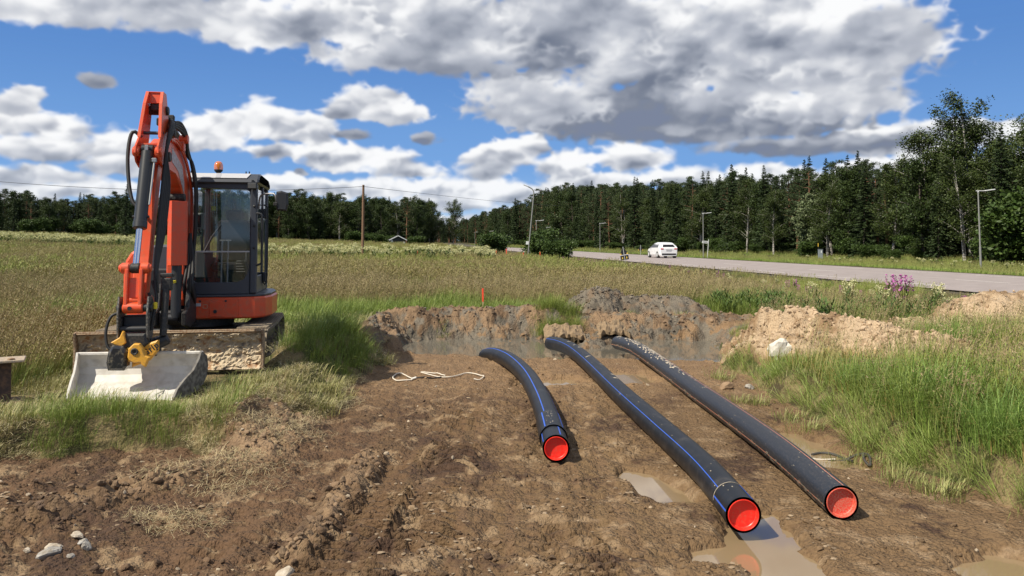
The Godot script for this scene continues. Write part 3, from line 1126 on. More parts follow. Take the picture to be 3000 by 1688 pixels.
func build_bits() -> void:
	var g := RandomNumberGenerator.new()
	g.seed = 12
	var white := worn("stone_white", lin(0.46, 0.41, 0.33), lin(0.34, 0.27, 0.19), 0.9, 0.0, 0.02, 0.2, 0.9, 1.5, 71)
	var brown := worn("stone_brown", lin(0.20, 0.13, 0.075), lin(0.30, 0.20, 0.12), 0.95, 0.0, 0.02, 0.2, 0.9, 1.5, 72)
	var grey := worn("stone_grey", lin(0.36, 0.345, 0.315), lin(0.22, 0.185, 0.14), 0.9, 0.0, 0.02, 0.3, 0.8, 2.5, 73)
	stone("large pale boulder standing on the slope of the sandy heap", 3.36, 10.05, Vector3(0.36, 0.44, 0.32), worn("boulder_white", lin(0.66, 0.63, 0.55), lin(0.46, 0.40, 0.32), 0.9, 0.0, 0.02, 0.3, 0.95, 1.5, 74), 3)
	stone("brown lump of earth lying right of the scratched pipe", 2.46, 9.25, Vector3(0.24, 0.13, 0.18), brown, 4)
	stone("small grey-brown stone between the sandy heap and the scratched pipe", 2.75, 9.3, Vector3(0.16, 0.08, 0.12), grey, 5)
	var grp := "broken pale stones at lower left"
	stone("broadest pale grey slab of the broken stones at lower left", -2.50, 4.40, Vector3(0.17, 0.075, 0.12), grey, 6, grp)
	stone("cream coloured stone, hindmost of the broken stones at lower left", -2.50, 4.64, Vector3(0.10, 0.06, 0.07), white, 7, grp)
	stone("cream stone in the middle of the broken stones at lower left", -2.56, 4.52, Vector3(0.11, 0.05, 0.08), white, 8, grp)
	stone("small cream stone, leftmost of the broken stones at lower left", -2.68, 4.46, Vector3(0.06, 0.035, 0.05), white, 11, grp)
	stone("angular grey stone, rightmost of the broken stones at lower left", -2.34, 4.44, Vector3(0.06, 0.07, 0.05), grey, 9, grp)
	stone("flat grey chip just behind the broadest slab at lower left", -2.40, 4.52, Vector3(0.08, 0.04, 0.06), grey, 12, grp)
	stone("tiny grey chip right of the broadest slab at lower left", -2.38, 4.36, Vector3(0.05, 0.04, 0.04), grey, 13, grp)
	stone("pale flat lump of chalky clay at the bottom edge of the mud", -1.17, 4.12, Vector3(0.16, 0.06, 0.10), white, 10)
	# clods and crumbs: nobody could count them
	var kinds := []
	for k in 3:
		var b := MB.new()
		rock(b, Vector3(1, 0.62, 0.85), 20 + k, 12, 6, 8, 0.38)
		kinds.append(b.mesh())
	var cm := mat("clod", Color.WHITE, 0.95)
	cm.vertex_color_use_as_albedo = true
	cm.albedo_texture = M.soil.albedo_texture
	cm.uv1_triplanar = true
	cm.uv1_world_triplanar = true
	cm.uv1_scale = Vector3.ONE * 4.0
	var where := [[], [], []]
	var cols := [PackedColorArray(), PackedColorArray(), PackedColorArray()]
	var n_ := 0
	while n_ < 26000:
		var d := 3.3 + 14.0 * pow(g.randf(), 1.7)
		var x := g.randf_range(-0.70, 0.70) * d
		var y := ground(x, d)
		n_ += 1
		if zone == 4 or zone == 5 or zone == 6 or y < -0.04:
			continue
		var patch := g_wob.get_noise_2d(x * 1.3 - 20.0, d * 1.3)
		var heapish := zone != 0
		if not heapish and g.randf() > 0.15 + 1.1 * smoothstep(-0.2, 0.4, patch) * (1.0 if x < 0.6 else 0.5):
			continue
		var s := g.randf_range(0.004, 0.013) if g.randf() < 0.90 else g.randf_range(0.013, 0.030)
		if heapish:
			s *= 1.5
		var c := ground_colour(x, d, y) * g.randf_range(0.70, 1.2)
		if g.randf() < 0.04:
			c = Color(0.50, 0.42, 0.31) * g.randf_range(0.8, 1.1)
		var bs := Basis.from_euler(Vector3(g.randf() * TAU, g.randf() * TAU, g.randf() * TAU)).scaled(Vector3(s * g.randf_range(0.8, 1.5), s, s))
		var k := g.randi() % 3
		where[k].append(Transform3D(bs, Vector3(x, y + s * 0.2, -d)))
		cols[k].append(c)
	# lumps rolled down the heaps
	for t in 9000:
		var sp: Array = SPOIL[g.randi() % SPOIL.size()]
		if sp[6] == 4 or (sp[5] < 0.11 and g.randf() < 0.8):
			continue
		var f := g.randf()
		var x: float = lerpf(sp[0], sp[2], f) + g.randfn() * sp[4] * 0.55
		var d: float = lerpf(sp[1], sp[3], f) + g.randfn() * sp[4] * 0.55
		var y := ground(x, d)
		if zone in [4, 5, 6] or y < -0.05:
			continue
		var s := 0.006 + 0.040 * pow(g.randf(), 3.0)
		var c := ground_colour(x, d, y) * g.randf_range(0.8, 1.25)
		var k := g.randi() % 3
		where[k].append(Transform3D(Basis.from_euler(Vector3(g.randf() * TAU, g.randf() * TAU, g.randf() * TAU)).scaled(Vector3(s * g.randf_range(0.8, 1.4), s, s)), Vector3(x, y + s * 0.25, -d)))
		cols[k].append(c)
	# pale flakes of dried clay, in drifts
	for t in 9000:
		var d := 3.4 + 7.0 * pow(g.randf(), 1.3)
		var x := g.randf_range(-0.66, 0.45) * d
		var drift := g_dry.get_noise_2d(x * 0.45 + 50.0, d * 0.45) + 0.5 * exp(-pow((x + 0.45) / 0.35, 2.0) - pow((d - 4.6) / 0.8, 2.0))
		if g.randf() > smoothstep(0.10, 0.55, drift):
			continue
		var y := ground(x, d)
		if zone != 0 or y < -0.06:
			continue
		var s := 0.005 + 0.020 * pow(g.randf(), 2.5)
		var c := Color(0.40, 0.31, 0.205).lerp(Color(0.20, 0.14, 0.085), g.randf()) * g.randf_range(0.85, 1.2)
		var k := g.randi() % 3
		where[k].append(Transform3D(Basis.from_euler(Vector3(g.randf_range(-0.4, 0.4), g.randf() * TAU, g.randf_range(-0.4, 0.4))).scaled(Vector3(s * g.randf_range(0.8, 1.6), s * 0.45, s)), Vector3(x, y + s * 0.15, -d)))
		cols[k].append(c)
	for k in 3:
		spread("soil_clods", kinds[k], cm, where[k], cols[k], "crumbs and clods of earth scattered over the mud")
	# a pale cord with a dark splice lying on the mud, and a dark strap by the scratched pipe
	var cord := mat("cord", lin(0.62, 0.56, 0.46), 0.8)
	var o := thing("cord_sling", "thin pale cord with a dark splice lying looped on the mud", "cord")
	var lay := func(pts: Array, r: float, up := 0.006) -> PackedVector3Array:
		var l := []
		for p in pts:
			l.append(Vector3(p[0], ground(p[0], p[1]) + r + up, -p[1]))
		var c := curve(l, pts.size() * 6)
		for i in c.size():
			c[i].y = maxf(c[i].y, ground(c[i].x, -c[i].z) + r)
		return c
	var b := MB.new()
	b.tube(lay.call([[-1.22, 9.83], [-1.30, 9.98], [-1.37, 10.22], [-1.45, 10.22], [-1.49, 10.02], [-1.42, 9.82], [-1.32, 9.78], [-1.22, 9.80]], 0.008), 0.008, 6)
	part(o, "cord_loop", b, cord)
	b = MB.new()
	b.tube(lay.call([[-1.18, 9.82], [-1.08, 9.83], [-0.98, 9.90], [-0.88, 9.98]], 0.009), 0.009, 6)
	part(o, "dark_cord", b, mat("cord_dark", lin(0.03, 0.028, 0.026), 0.8))
	b = MB.new()
	b.tube(lay.call([[-0.84, 10.10], [-1.0, 10.20], [-1.16, 10.24], [-1.08, 10.10], [-0.92, 10.02], [-0.78, 9.98], [-0.68, 10.10], [-0.58, 10.24], [-0.48, 10.18], [-0.39, 10.06], [-0.35, 9.98], [-0.40, 9.86], [-0.47, 9.86]], 0.008), 0.008, 6)
	part(o, "cord_tail", b, cord)
	b = MB.new()
	b.rod(Vector3(-1.23, ground(-1.23, 9.81) + 0.02, -9.81), Vector3(-1.17, ground(-1.17, 9.82) + 0.02, -9.82), 0.014, 8, -1.0, 0.004)
	part(o, "splice_sleeve", b, mat("sleeve", lin(0.60, 0.58, 0.52), 0.6))
	o = thing("rubber_strap", "dark rubber strap and pale stick lying in wet mud right of the scratched pipe", "strap")
	b = MB.new()
	b.tube(lay.call([[2.47, 6.62], [2.56, 6.66], [2.64, 6.62], [2.68, 6.50], [2.70, 6.38]], 0.012, 0.02), 0.012, 7)
	part(o, "strap_end", b, mat("rubber", lin(0.05, 0.045, 0.04), 0.7))
	b = MB.new()
	b.tube(lay.call([[2.54, 6.46], [2.66, 6.46], [2.76, 6.44], [2.81, 6.34], [2.77, 6.22], [2.76, 6.30], [2.79, 6.38]], 0.010, 0.012), 0.010, 7)
	part(o, "strap_loop", b, M.rubber)
	b = MB.new()
	b.tube(lay.call([[2.28, 6.50], [2.42, 6.49], [2.60, 6.46]], 0.006, 0.03), 0.006, 6)
	part(o, "stick", b, cord)
	# the marker stake behind the pit
	stake("orange-tipped wooden stake standing behind the flooded pit", -0.60, 16.7, 0.62, 0.036, -0.02)
	# turf roofs hanging over the two washed-out hollows in the back of the pit
	build_overhang("slab of overhanging turf with dangling roots above the dark hollow", 0.93, 14.06, 0.36, 0.03, 31, true)
	build_overhang("small slab of pale crust over the narrow dark hollow", 1.80, 14.18, 0.27, 0.07, 32, false)
	stage("bits")


func stake(label: String, x: float, d: float, h: float, wd: float, lean: float, group := "") -> void:
	if not M.has("stake_wood"):
		mat("stake_wood", lin(0.46, 0.33, 0.20), 0.85)
		mat("stake_orange", lin(0.85, 0.075, 0.03), 0.6)
	var o := thing("marker_stake", label, "stake", Vector3(x, ground(x, d) - 0.05, -d), 0.0, group)
	o.rotation.z = -lean
	var b := MB.new()
	b.box(Vector3(0, h * 0.275, 0), Vector3(wd, h * 0.55, wd * 0.8), 0.003)
	part(o, "shaft", b, M.stake_wood)
	b = MB.new()
	b.box(Vector3(0, h * 0.775, 0), Vector3(wd * 1.01, h * 0.45, wd * 0.81), 0.003)
	part(o, "painted_top", b, M.stake_orange)


func build_overhang(label: String, x: float, d: float, w: float, y: float, sd: int, roots: bool) -> void:
	# a thick lump of soil bridging over a hollow whose mouth stays dark
	var o := thing("soil_overhang", label, "soil slab", Vector3(x, y, -d))
	var nz := noise(sd, 2.2, 3)
	var b := MB.new()
	var nx := 16
	var ny := 8
	var top := []
	var low := []
	for j in ny + 1:
		var rt := []
		var rl := []
		for i in nx + 1:
			var px := lerpf(-w, w, float(i) / nx)
			var pz := lerpf(0.12, -0.55, float(j) / ny)
			var wv := nz.get_noise_2d(px * 3.0, pz * 3.0)
			var edge := 0.12 * nz.get_noise_2d(px * 4.0 + 9.0, 3.0) if j == 0 else 0.0
			rt.append(Vector3(px, 0.055 + 0.09 * wv + 0.10 * float(j) / ny - 0.06 * pow(absf(px) / w, 4.0), pz + edge))
			rl.append(Vector3(px, 0.06 * wv - 0.10 * pow(absf(px) / w, 4.0), pz + edge * 0.6))
		top.append(rt)
		low.append(rl)
	for j in ny:
		for i in nx:
			b.quad(top[j][i], top[j][i + 1], top[j + 1][i + 1], top[j + 1][i])
			b.quad(low[j][i + 1], low[j][i], low[j + 1][i], low[j + 1][i + 1])
	for i in nx:
		b.quad(low[0][i], low[0][i + 1], top[0][i + 1], top[0][i])
	part(o, "soil_crust", b, worn("crust_%d" % sd, lin(0.17, 0.12, 0.07), lin(0.30, 0.21, 0.12), 0.95, 0.0, 0.02, 0.3, 0.8, 2.0, sd))
	if roots:
		b = MB.new()
		var g := RandomNumberGenerator.new()
		g.seed = sd
		for k in 40:
			var px := g.randf_range(-w * 0.9, w * 0.9)
			var l := g.randf_range(0.05, 0.17)
			b.tube(PackedVector3Array([Vector3(px, 0.03, 0.10), Vector3(px + g.randf_range(-0.02, 0.02), -l * 0.5, 0.11), Vector3(px + g.randf_range(-0.04, 0.04), -l, 0.09)]), 0.0025, 3)
		part(o, "dangling_roots", b, mat("roots", lin(0.30, 0.22, 0.13), 0.9)).set_meta("kind", "stuff")

# ------------------------------------------------------------------ the excavator (own axes: x to its left hand = the viewer's right, z forward)
const AX := -0.12  # the plane of boom and stick


func vz(list: Array) -> PackedVector2Array:
	# a side-on outline given as (forward, up) for prism(u = forward, w = up)
	var p := PackedVector2Array()
	for q in list:
		p.append(Vector2(q[0], q[1]))
	return p


func side_plate(b: MB, outline: Array, x0: float, x1: float, ch := 0.008) -> void:
	# forward x up points to -x, so the prism runs from -x1 to -x0
	b.prism(vz(outline), -x1, -x0, Vector3.BACK, Vector3.UP, ch)


func hose(parent: Node3D, pts: Array, r: float, m: Material, called := "hose") -> void:
	var b := MB.new()
	var l := []
	for p in pts:
		l.append(Vector3(p[0], p[1], p[2]))
	b.tube(curve(l, pts.size() * 5), r, 8)
	part(parent, called, b, m)


func build_excavator() -> void:
	var orange := worn("paint_orange", lin(0.70, 0.078, 0.018), lin(0.52, 0.120, 0.058), 0.42, 0.0, 0.016, 0.40, 1.0, 1.4, 81)
	orange.clearcoat_enabled = true
	orange.clearcoat = 0.25
	orange.clearcoat_roughness = 0.25
	var black := mat("black_steel", lin(0.022, 0.023, 0.025), 0.45)
	var soot := worn("greasy_black", lin(0.018, 0.018, 0.018), lin(0.075, 0.065, 0.052), 0.55, 0.0, 0.02, 0.45, 0.9, 3.0, 82)
	var dark := mat("cab_grey", lin(0.040, 0.045, 0.056), 0.42)
	dark.clearcoat_enabled = true
	dark.clearcoat = 0.3
	var hood := mat("bonnet_grey", lin(0.055, 0.062, 0.078), 0.5)
	var hm := mat("hose_rubber", lin(0.014, 0.014, 0.014), 0.6)
	var chrome := mat("chrome", lin(0.72, 0.73, 0.76), 0.12, 1.0)
	var steel := worn("worn_steel", lin(0.62, 0.595, 0.54), lin(0.42, 0.385, 0.325), 0.5, 0.0, 0.012, 0.40, 1.0, 1.2, 83)
	var rust := worn("muddy_rust", lin(0.34, 0.26, 0.17), lin(0.19, 0.10, 0.05), 0.9, 0.0, 0.03, 0.35, 0.80, 2.0, 84)
	var track_m := worn("muddy_rubber", lin(0.10, 0.085, 0.065), lin(0.30, 0.235, 0.155), 0.95, 0.0, 0.03, 0.25, 0.85, 2.0, 85)
	var yellow := worn("paint_yellow", lin(0.72, 0.36, 0.035), lin(0.52, 0.27, 0.06), 0.5, 0.0, 0.02, 0.4, 0.9, 3.0, 86)
	var pale := mat("pale_grey", lin(0.46, 0.46, 0.47), 0.5)
	var glass := mat("cab_glass", Color(0.22, 0.32, 0.30, 0.14), 0.03)
	glass.transparency = BaseMaterial3D.TRANSPARENCY_ALPHA
	glass.metallic_specular = 0.6
	mat("dried_mud", lin(0.48, 0.37, 0.24), 0.95)
	var ex := thing("excavator", "small orange tracked excavator with dark cab and pale bucket standing on grass", "excavator", Vector3(-4.11, 0.20, -10.49), 0.191)
	var b: MB

	# ---- tracks
	for sx in [-1.0, 1.0]:
		var cx: float = sx * 0.79
		var path := PackedVector3Array()
		var outl := []
		for k in 12:
			var a := -PI / 2 + PI * k / 11.0
			outl.append(Vector2(0.98 + 0.21 * cos(a), 0.23 + 0.21 * sin(a)))
		for k in 9:
			outl.append(Vector2(lerpf(0.88, -0.95, (k + 0.5) / 9.0), 0.44 - 0.018 * sin(PI * (k + 0.5) / 9.0)))
		for k in 12:
			var a := PI / 2 + PI * k / 11.0
			outl.append(Vector2(-1.04 + 0.21 * cos(a), 0.23 + 0.21 * sin(a)))
		for k in 9:
			outl.append(Vector2(lerpf(-0.95, 0.88, (k + 0.5) / 9.0), 0.02))
		var m := outl.size()
		b = MB.new()
		var lens := 0.0
		for k in m:
			var p: Vector2 = outl[k]
			var q: Vector2 = outl[(k + 1) % m]
			var t := (q - p).normalized()
			var nn := Vector2(t.y, -t.x)
			var l := (q - p).length()
			var p2 := p - nn * 0.035
			var q2 := q - nn * 0.035
			var xa := cx - 0.19
			var xb := cx + 0.19
			b.quad(Vector3(xa, p.y, p.x), Vector3(xa, q.y, q.x), Vector3(xb, q.y, q.x), Vector3(xb, p.y, p.x))
			b.quad(Vector3(xa, q2.y, q2.x), Vector3(xa, p2.y, p2.x), Vector3(xb, p2.y, p2.x), Vector3(xb, q2.y, q2.x))
			b.quad(Vector3(xb, p.y, p.x), Vector3(xb, q.y, q.x), Vector3(xb, q2.y, q2.x), Vector3(xb, p2.y, p2.x))
			b.quad(Vector3(xa, q.y, q.x), Vector3(xa, p.y, p.x), Vector3(xa, p2.y, p2.x), Vector3(xa, q2.y, q2.x))
		var tr := part(ex, "track", b, track_m)
		# tread bars, one by one
		var bar := MB.new()
		bar.box(Vector3.ZERO, Vector3(0.36, 0.026, 0.040), 0.006)
		var bar_mesh := bar.mesh()
		for k in m:
			var p: Vector2 = outl[k]
			var q: Vector2 = outl[(k + 1) % m]
			var l := (q - p).length()
			lens += l
			var t := (q - p).normalized()
			var cnt := 2 if l > 0.15 else 1
			if l < 0.08 and k % 2 == 0:
				continue
			for j in cnt:
				var c := p.lerp(q, (j + 0.5) / cnt) + Vector2(t.y, -t.x) * 0.012
				var o := part(tr, "tread_bar", bar_mesh, track_m, Vector3(cx, c.y, c.x))
				o.rotation.x = -atan2(t.y, t.x)
		b = MB.new()
		b.box(Vector3(cx - sx * 0.02, 0.23, -0.03), Vector3(0.22, 0.20, 1.75), 0.02)
		part(ex, "track_frame", b, soot)
		for zz in [-1.04, -0.62, -0.22, 0.18, 0.58, 0.98]:
			b = MB.new()
			var r: float = 0.165 if absf(zz) > 0.9 else 0.085
			var yy: float = 0.23 if absf(zz) > 0.9 else 0.125
			b.lathe([Vector2(0, 0), Vector2(r * 0.35, 0), Vector2(r * 0.4, -0.02), Vector2(r * 0.8, -0.02), Vector2(r * 0.88, 0), Vector2(r, 0), Vector2(r, -0.22)], Vector3(cx + sx * 0.13, yy, zz), Vector3(sx, 0, 0), 20)
			part(ex, "roller", b, track_m)
	b = MB.new()
	b.box(Vector3(0, 0.30, 0), Vector3(1.3, 0.20, 0.75), 0.03)
	b.lathe([Vector2(0.40, 0), Vector2(0.44, 0.02), Vector2(0.44, 0.12), Vector2(0.36, 0.15)], Vector3(0, 0.40, 0), Vector3.UP, 32)
	part(ex, "undercarriage", b, soot)

	# ---- dozer blade
	var prof := [[1.60, 0.055], [1.545, 0.13], [1.52, 0.24], [1.525, 0.34], [1.56, 0.43], [1.61, 0.485], [1.585, 0.50], [1.53, 0.45], [1.49, 0.35], [1.485, 0.24], [1.51, 0.12], [1.56, 0.045]]
	b = MB.new()
	side_plate(b, prof, -0.975, 0.975, 0.004)
	var blade := part(ex, "dozer_blade", b, rust)
	# dried mud caked on its face: an uneven crust, thicker low down on the left of the machine
	var crust := MB.new()
	var lum := noise(88, 3.2, 4)
	var fin := noise(89, 13.0, 3)
	var cn := noise(90, 5.0, 4)
	var grid := []
	var face := [[1.602, 0.060], [1.572, 0.095], [1.549, 0.13], [1.534, 0.18], [1.524, 0.24], [1.523, 0.29], [1.528, 0.34], [1.542, 0.39], [1.563, 0.432], [1.590, 0.465]]
	for j in 37:
		var f := j / 36.0 * (face.size() - 1)
		var i0 := mini(int(f), face.size() - 2)
		var row := []
		for i in 121:
			var x := -0.965 + 1.93 * i / 120.0
			var z := lerpf(face[i0][0], face[i0 + 1][0], f - i0)
			var y := lerpf(face[i0][1], face[i0 + 1][1], f - i0)
			var thick := lum.get_noise_2d(x * 1.2, y * 2.5) + 0.45 * fin.get_noise_2d(x, y) + (0.30 if x > 0.0 else -0.10) - 1.1 * maxf(0.0, y - 0.26)
			var up := 0.003 + 0.034 * smoothstep(0.12, 0.30, thick) * (0.7 + 0.6 * fin.get_noise_2d(x * 1.5 + 5.0, y * 1.5))
			var tone := cn.get_noise_2d(x, y * 1.4)
			var c := Color(0.42, 0.32, 0.21).lerp(Color(0.30, 0.15, 0.065), smoothstep(0.08, 0.38, tone)).lerp(Color(0.155, 0.125, 0.098), smoothstep(-0.12, -0.42, tone + 0.6 * (0.30 - y)))
			c = c.lerp(Color(0.50, 0.40, 0.27), smoothstep(-0.02, 0.20, thick))
			c = c.lerp(Color(0.54, 0.45, 0.31), 0.8 * smoothstep(0.10, 0.45, fin.get_noise_2d(x * 2.0, y * 2.0)))
			row.append([Vector3(x, y, z + up), c])
		grid.append(row)
	for j in 36:
		for i in 120:
			for q in [[0, 0, 1, 0, 1, 1], [0, 0, 1, 1, 0, 1]]:
				var p: Array = grid[j + q[1]][i + q[0]]
				var r: Array = grid[j + q[3]][i + q[2]]
				var t: Array = grid[j + q[5]][i + q[4]]
				var nn: Vector3 = (r[0] - p[0]).cross(t[0] - p[0])
				for w in [p, t, r]:
					crust.col = w[1]
					crust.put(w[0], nn)
	var cm := mat("blade_crust", Color.WHITE, 0.92)
	cm.vertex_color_use_as_albedo = true
	part(blade, "mud_crust", crust, cm)
	for sx in [-1.0, 1.0]:
		b = MB.new()
		side_plate(b, [[1.49, 0.05], [1.62, 0.05], [1.605, 0.16], [1.595, 0.34], [1.63, 0.50], [1.54, 0.51], [1.48, 0.38]], sx * 0.987 - 0.012, sx * 0.987 + 0.012, 0.003)
		part(blade, "end_plate", b, rust)
		b = MB.new()
		b.box(Vector3(sx * 0.36, 0.25, 1.08), Vector3(0.11, 0.12, 0.85), 0.015)
		part(blade, "push_arm", b, soot)
	b = MB.new()
	b.box(Vector3(0, 0.498, 1.585), Vector3(1.93, 0.022, 0.03), 0.004)
	part(blade, "top_rail", b, rust)
	# ---- upper body
	var plan := PackedVector2Array([Vector2(-0.02, 0.54), Vector2(0.58, 0.54), Vector2(0.76, 0.50), Vector2(0.88, 0.38), Vector2(0.94, 0.15), Vector2(0.95, -0.4), Vector2(0.88, -0.75), Vector2(0.65, -0.96), Vector2(0.2, -1.02), Vector2(-0.4, -1.0), Vector2(-0.72, -0.85), Vector2(-0.83, -0.6), Vector2(-0.85, 0.1), Vector2(-0.80, 0.32), Vector2(-0.66, 0.38), Vector2(-0.30, 0.40), Vector2(-0.30, 0.30), Vector2(-0.02, 0.30)])
	# plan is (x, z): x cross z points down, so heights are negative
	b = MB.new()
	b.prism(plan, -0.80, -0.53, Vector3.RIGHT, Vector3.BACK, 0.02)
	part(ex, "lower_body", b, orange)
	var deck := PackedVector2Array()
	for p in plan:
		deck.append(p * 0.985)
	b = MB.new()
	b.prism(deck, -0.832, -0.803, Vector3.RIGHT, Vector3.BACK, 0.006)
	part(ex, "deck", b, dark)
	b = MB.new()
	b.box(Vector3(-0.12, 0.55, -0.2), Vector3(0.9, 0.10, 1.1), 0.02)
	part(ex, "swing_frame", b, soot)
	b = MB.new()
	b.prism(PackedVector2Array([Vector2(0.0, 0.60), Vector2(0.03, 0.545), Vector2(0.57, 0.545), Vector2(0.57, 0.79), Vector2(0.0, 0.79)]), 0.542, 0.556, Vector3.RIGHT, Vector3.UP, 0.004)
	var fp := part(ex, "front_panel", b, orange)
	b = MB.new()
	b.box(Vector3(0.31, 0.655, 0.559), Vector3(0.17, 0.19, 0.010), 0.003)
	part(fp, "access_door", b, orange)
	b = MB.new()
	b.rod(Vector3(0.295, 0.625, 0.56), Vector3(0.295, 0.625, 0.575), 0.022, 16, -1.0, 0.003)
	part(fp, "lock", b, black)
	for xx in [0.115, 0.42]:
		b = MB.new()
		b.rod(Vector3(xx, 0.755, 0.553), Vector3(xx, 0.755, 0.562), 0.014, 12, -1.0, 0.002)
		part(fp, "bolt", b, black)
	b = MB.new()
	b.box(Vector3(0.068, 0.712, 0.557), Vector3(0.115, 0.040, 0.004), 0.001)
	part(fp, "plate", b, pale)
	b = MB.new()
	for a in [[0.0, 1.0], [0.0, -1.0]]:
		b.box(Vector3(0.175, 0.69 + 0.022 * a[1], 0.557), Vector3(0.05, 0.006, 0.004))
	for xx in [0.15, 0.20]:
		b.box(Vector3(xx, 0.69, 0.5571), Vector3(0.006, 0.036, 0.004))
	part(fp, "emblem", b, mat("emblem_tan", lin(0.45, 0.30, 0.18), 0.5))

	# ---- engine bonnet on the viewer's left
	var hoodp := PackedVector2Array([Vector2(-0.84, 0.83), Vector2(-0.84, 1.14), Vector2(-0.81, 1.27), Vector2(-0.75, 1.37), Vector2(-0.67, 1.43), Vector2(-0.57, 1.455), Vector2(-0.30, 1.465), Vector2(-0.24, 1.42), Vector2(-0.22, 1.30), Vector2(-0.22, 0.83)])
	b = MB.new()
	b.prism(hoodp, -0.93, 0.18, Vector3.RIGHT, Vector3.UP, 0.03)
	part(ex, "engine_bonnet", b, hood)
	b = MB.new()
	b.prism(PackedVector2Array([Vector2(-0.865, 0.81), Vector2(-0.865, 1.12), Vector2(-0.84, 1.26), Vector2(-0.78, 1.36), Vector2(-0.72, 1.40), Vector2(-0.715, 1.28), Vector2(-0.70, 1.16), Vector2(-0.66, 1.02), Vector2(-0.58, 0.92), Vector2(-0.40, 0.88), Vector2(-0.40, 0.81)]), -0.90, 0.26, Vector3.RIGHT, Vector3.UP, 0.03)
	part(ex, "bonnet_side", b, orange)
	b = MB.new()
	b.box(Vector3(-0.40, 0.95, 0.30), Vector3(0.30, 0.42, 0.20), 0.02)
	part(ex, "valve_box", b, black)

	# ---- cab
	var cab := Node3D.new()
	cab.name = "cab"
	ex.add_child(cab)
	var x0 := -0.07
	var x1 := 0.78
	var z0 := -0.76
	var z1 := 0.50
	var yb := 0.835
	var yt := 2.24
	# front post on the right, as seen: broad, with a black inner edge
	b = MB.new()
	b.box(Vector3(x1 - 0.045, (yb + yt) / 2, z1 - 0.045), Vector3(0.09, yt - yb, 0.09), 0.018)
	part(cab, "corner_post", b, dark)
	b = MB.new()
	b.box(Vector3(x0 + 0.03, (yb + yt) / 2, z1 - 0.03), Vector3(0.06, yt - yb, 0.06), 0.014)
	part(cab, "corner_post", b, dark)
	for xx in [x0 + 0.035, x1 - 0.035]:
		b = MB.new()
		b.box(Vector3(xx, (yb + yt) / 2, z0 + 0.035), Vector3(0.07, yt - yb, 0.07), 0.014)
		part(cab, "corner_post", b, dark)
	b = MB.new()
	b.box(Vector3(x1 - 0.03, (yb + yt) / 2, -0.22), Vector3(0.05, yt - yb, 0.06), 0.01)
	part(cab, "door_post", b, dark)
	# sill under the windscreen with its rounded lower corner
	b = MB.new()
	b.prism(PackedVector2Array([Vector2(x0 + 0.06, yb), Vector2(x1 - 0.09, yb), Vector2(x1 - 0.09, 1.20), Vector2(x1 - 0.11, 1.10), Vector2(x1 - 0.16, 1.02), Vector2(x1 - 0.25, 0.985), Vector2(x0 + 0.12, 0.985), Vector2(x0 + 0.06, 1.03)]), z1 - 0.055, z1 - 0.006, Vector3.RIGHT, Vector3.UP, 0.006)
	part(cab, "front_sill", b, dark)
	b = MB.new()
	b.prism(PackedVector2Array([Vector2(x0 + 0.06, yt), Vector2(x1 - 0.09, yt), Vector2(x1 - 0.09, 2.10), Vector2(x1 - 0.10, 2.14), Vector2(x1 - 0.14, 2.165), Vector2(x0 + 0.06, 2.18)]), z1 - 0.05, z1 - 0.010, Vector3.RIGHT, Vector3.UP, 0.006)
	part(cab, "front_header", b, dark)
	b = MB.new()
	b.box(Vector3((x0 + x1) / 2 - 0.015, 1.372, z1 - 0.028), Vector3(x1 - x0 - 0.15, 0.018, 0.03), 0.004)
	part(cab, "screen_divider", b, pale)
	for q in [[1.385, 2.17], [0.99, 1.360]]:
		b = MB.new()
		b.box(Vector3((x0 + x1) / 2 - 0.015, (q[0] + q[1]) / 2, z1 - 0.034), Vector3(x1 - x0 - 0.152, q[1] - q[0], 0.005))
		part(cab, "windscreen", b, glass)
	# sides and back
	b = MB.new()
	b.box(Vector3(x1 - 0.022, 1.62, 0.13), Vector3(0.005, 1.12, 0.56))
	part(cab, "door_glass", b, glass)
	b = MB.new()
	b.box(Vector3(x1 - 0.022, 1.62, -0.48), Vector3(0.005, 1.12, 0.42))
	part(cab, "side_glass", b, glass)
	b = MB.new()
	b.box(Vector3(x1 - 0.022, 0.95, 0.13), Vector3(0.030, 0.22, 0.60), 0.008)
	part(cab, "door_panel", b, dark)
	b = MB.new()
	b.box(Vector3(x1 - 0.022, 0.95, -0.48), Vector3(0.030, 0.22, 0.46), 0.008)
	b.box(Vector3(x0 + 0.02, 0.95, -0.13), Vector3(0.030, 0.22, 1.15), 0.008)
	b.box(Vector3((x0 + x1) / 2, 1.06, z0 + 0.02), Vector3(x1 - x0 - 0.14, 0.44, 0.03), 0.008)
	part(cab, "lower_wall", b, dark)
	b = MB.new()
	b.box(Vector3(x0 + 0.015, 1.62, -0.13), Vector3(0.005, 1.12, 1.14))
	part(cab, "side_glass", b, glass)
	b = MB.new()
	b.box(Vector3((x0 + x1) / 2, 1.73, z0 + 0.02), Vector3(x1 - x0 - 0.14, 0.90, 0.005))
	part(cab, "rear_glass", b, glass)
	b = MB.new()
	b.box(Vector3((x0 + x1) / 2, 0.845, -0.13), Vector3(x1 - x0 - 0.02, 0.02, 1.22))
	part(cab, "cab_floor", b, black)
	# roof with sloping pale hatch in front
	b = MB.new()
	side_plate(b, [[z0 - 0.03, 2.235], [z1 + 0.015, 2.235], [z1 + 0.03, 2.255], [z1 + 0.005, 2.30], [z1 - 0.10, 2.365], [z1 - 0.30, 2.385], [z0 + 0.15, 2.37], [z0 - 0.03, 2.31]], x0 - 0.025, x1 + 0.02, 0.022)
	var roof := part(cab, "roof", b, dark)
	b = MB.new()
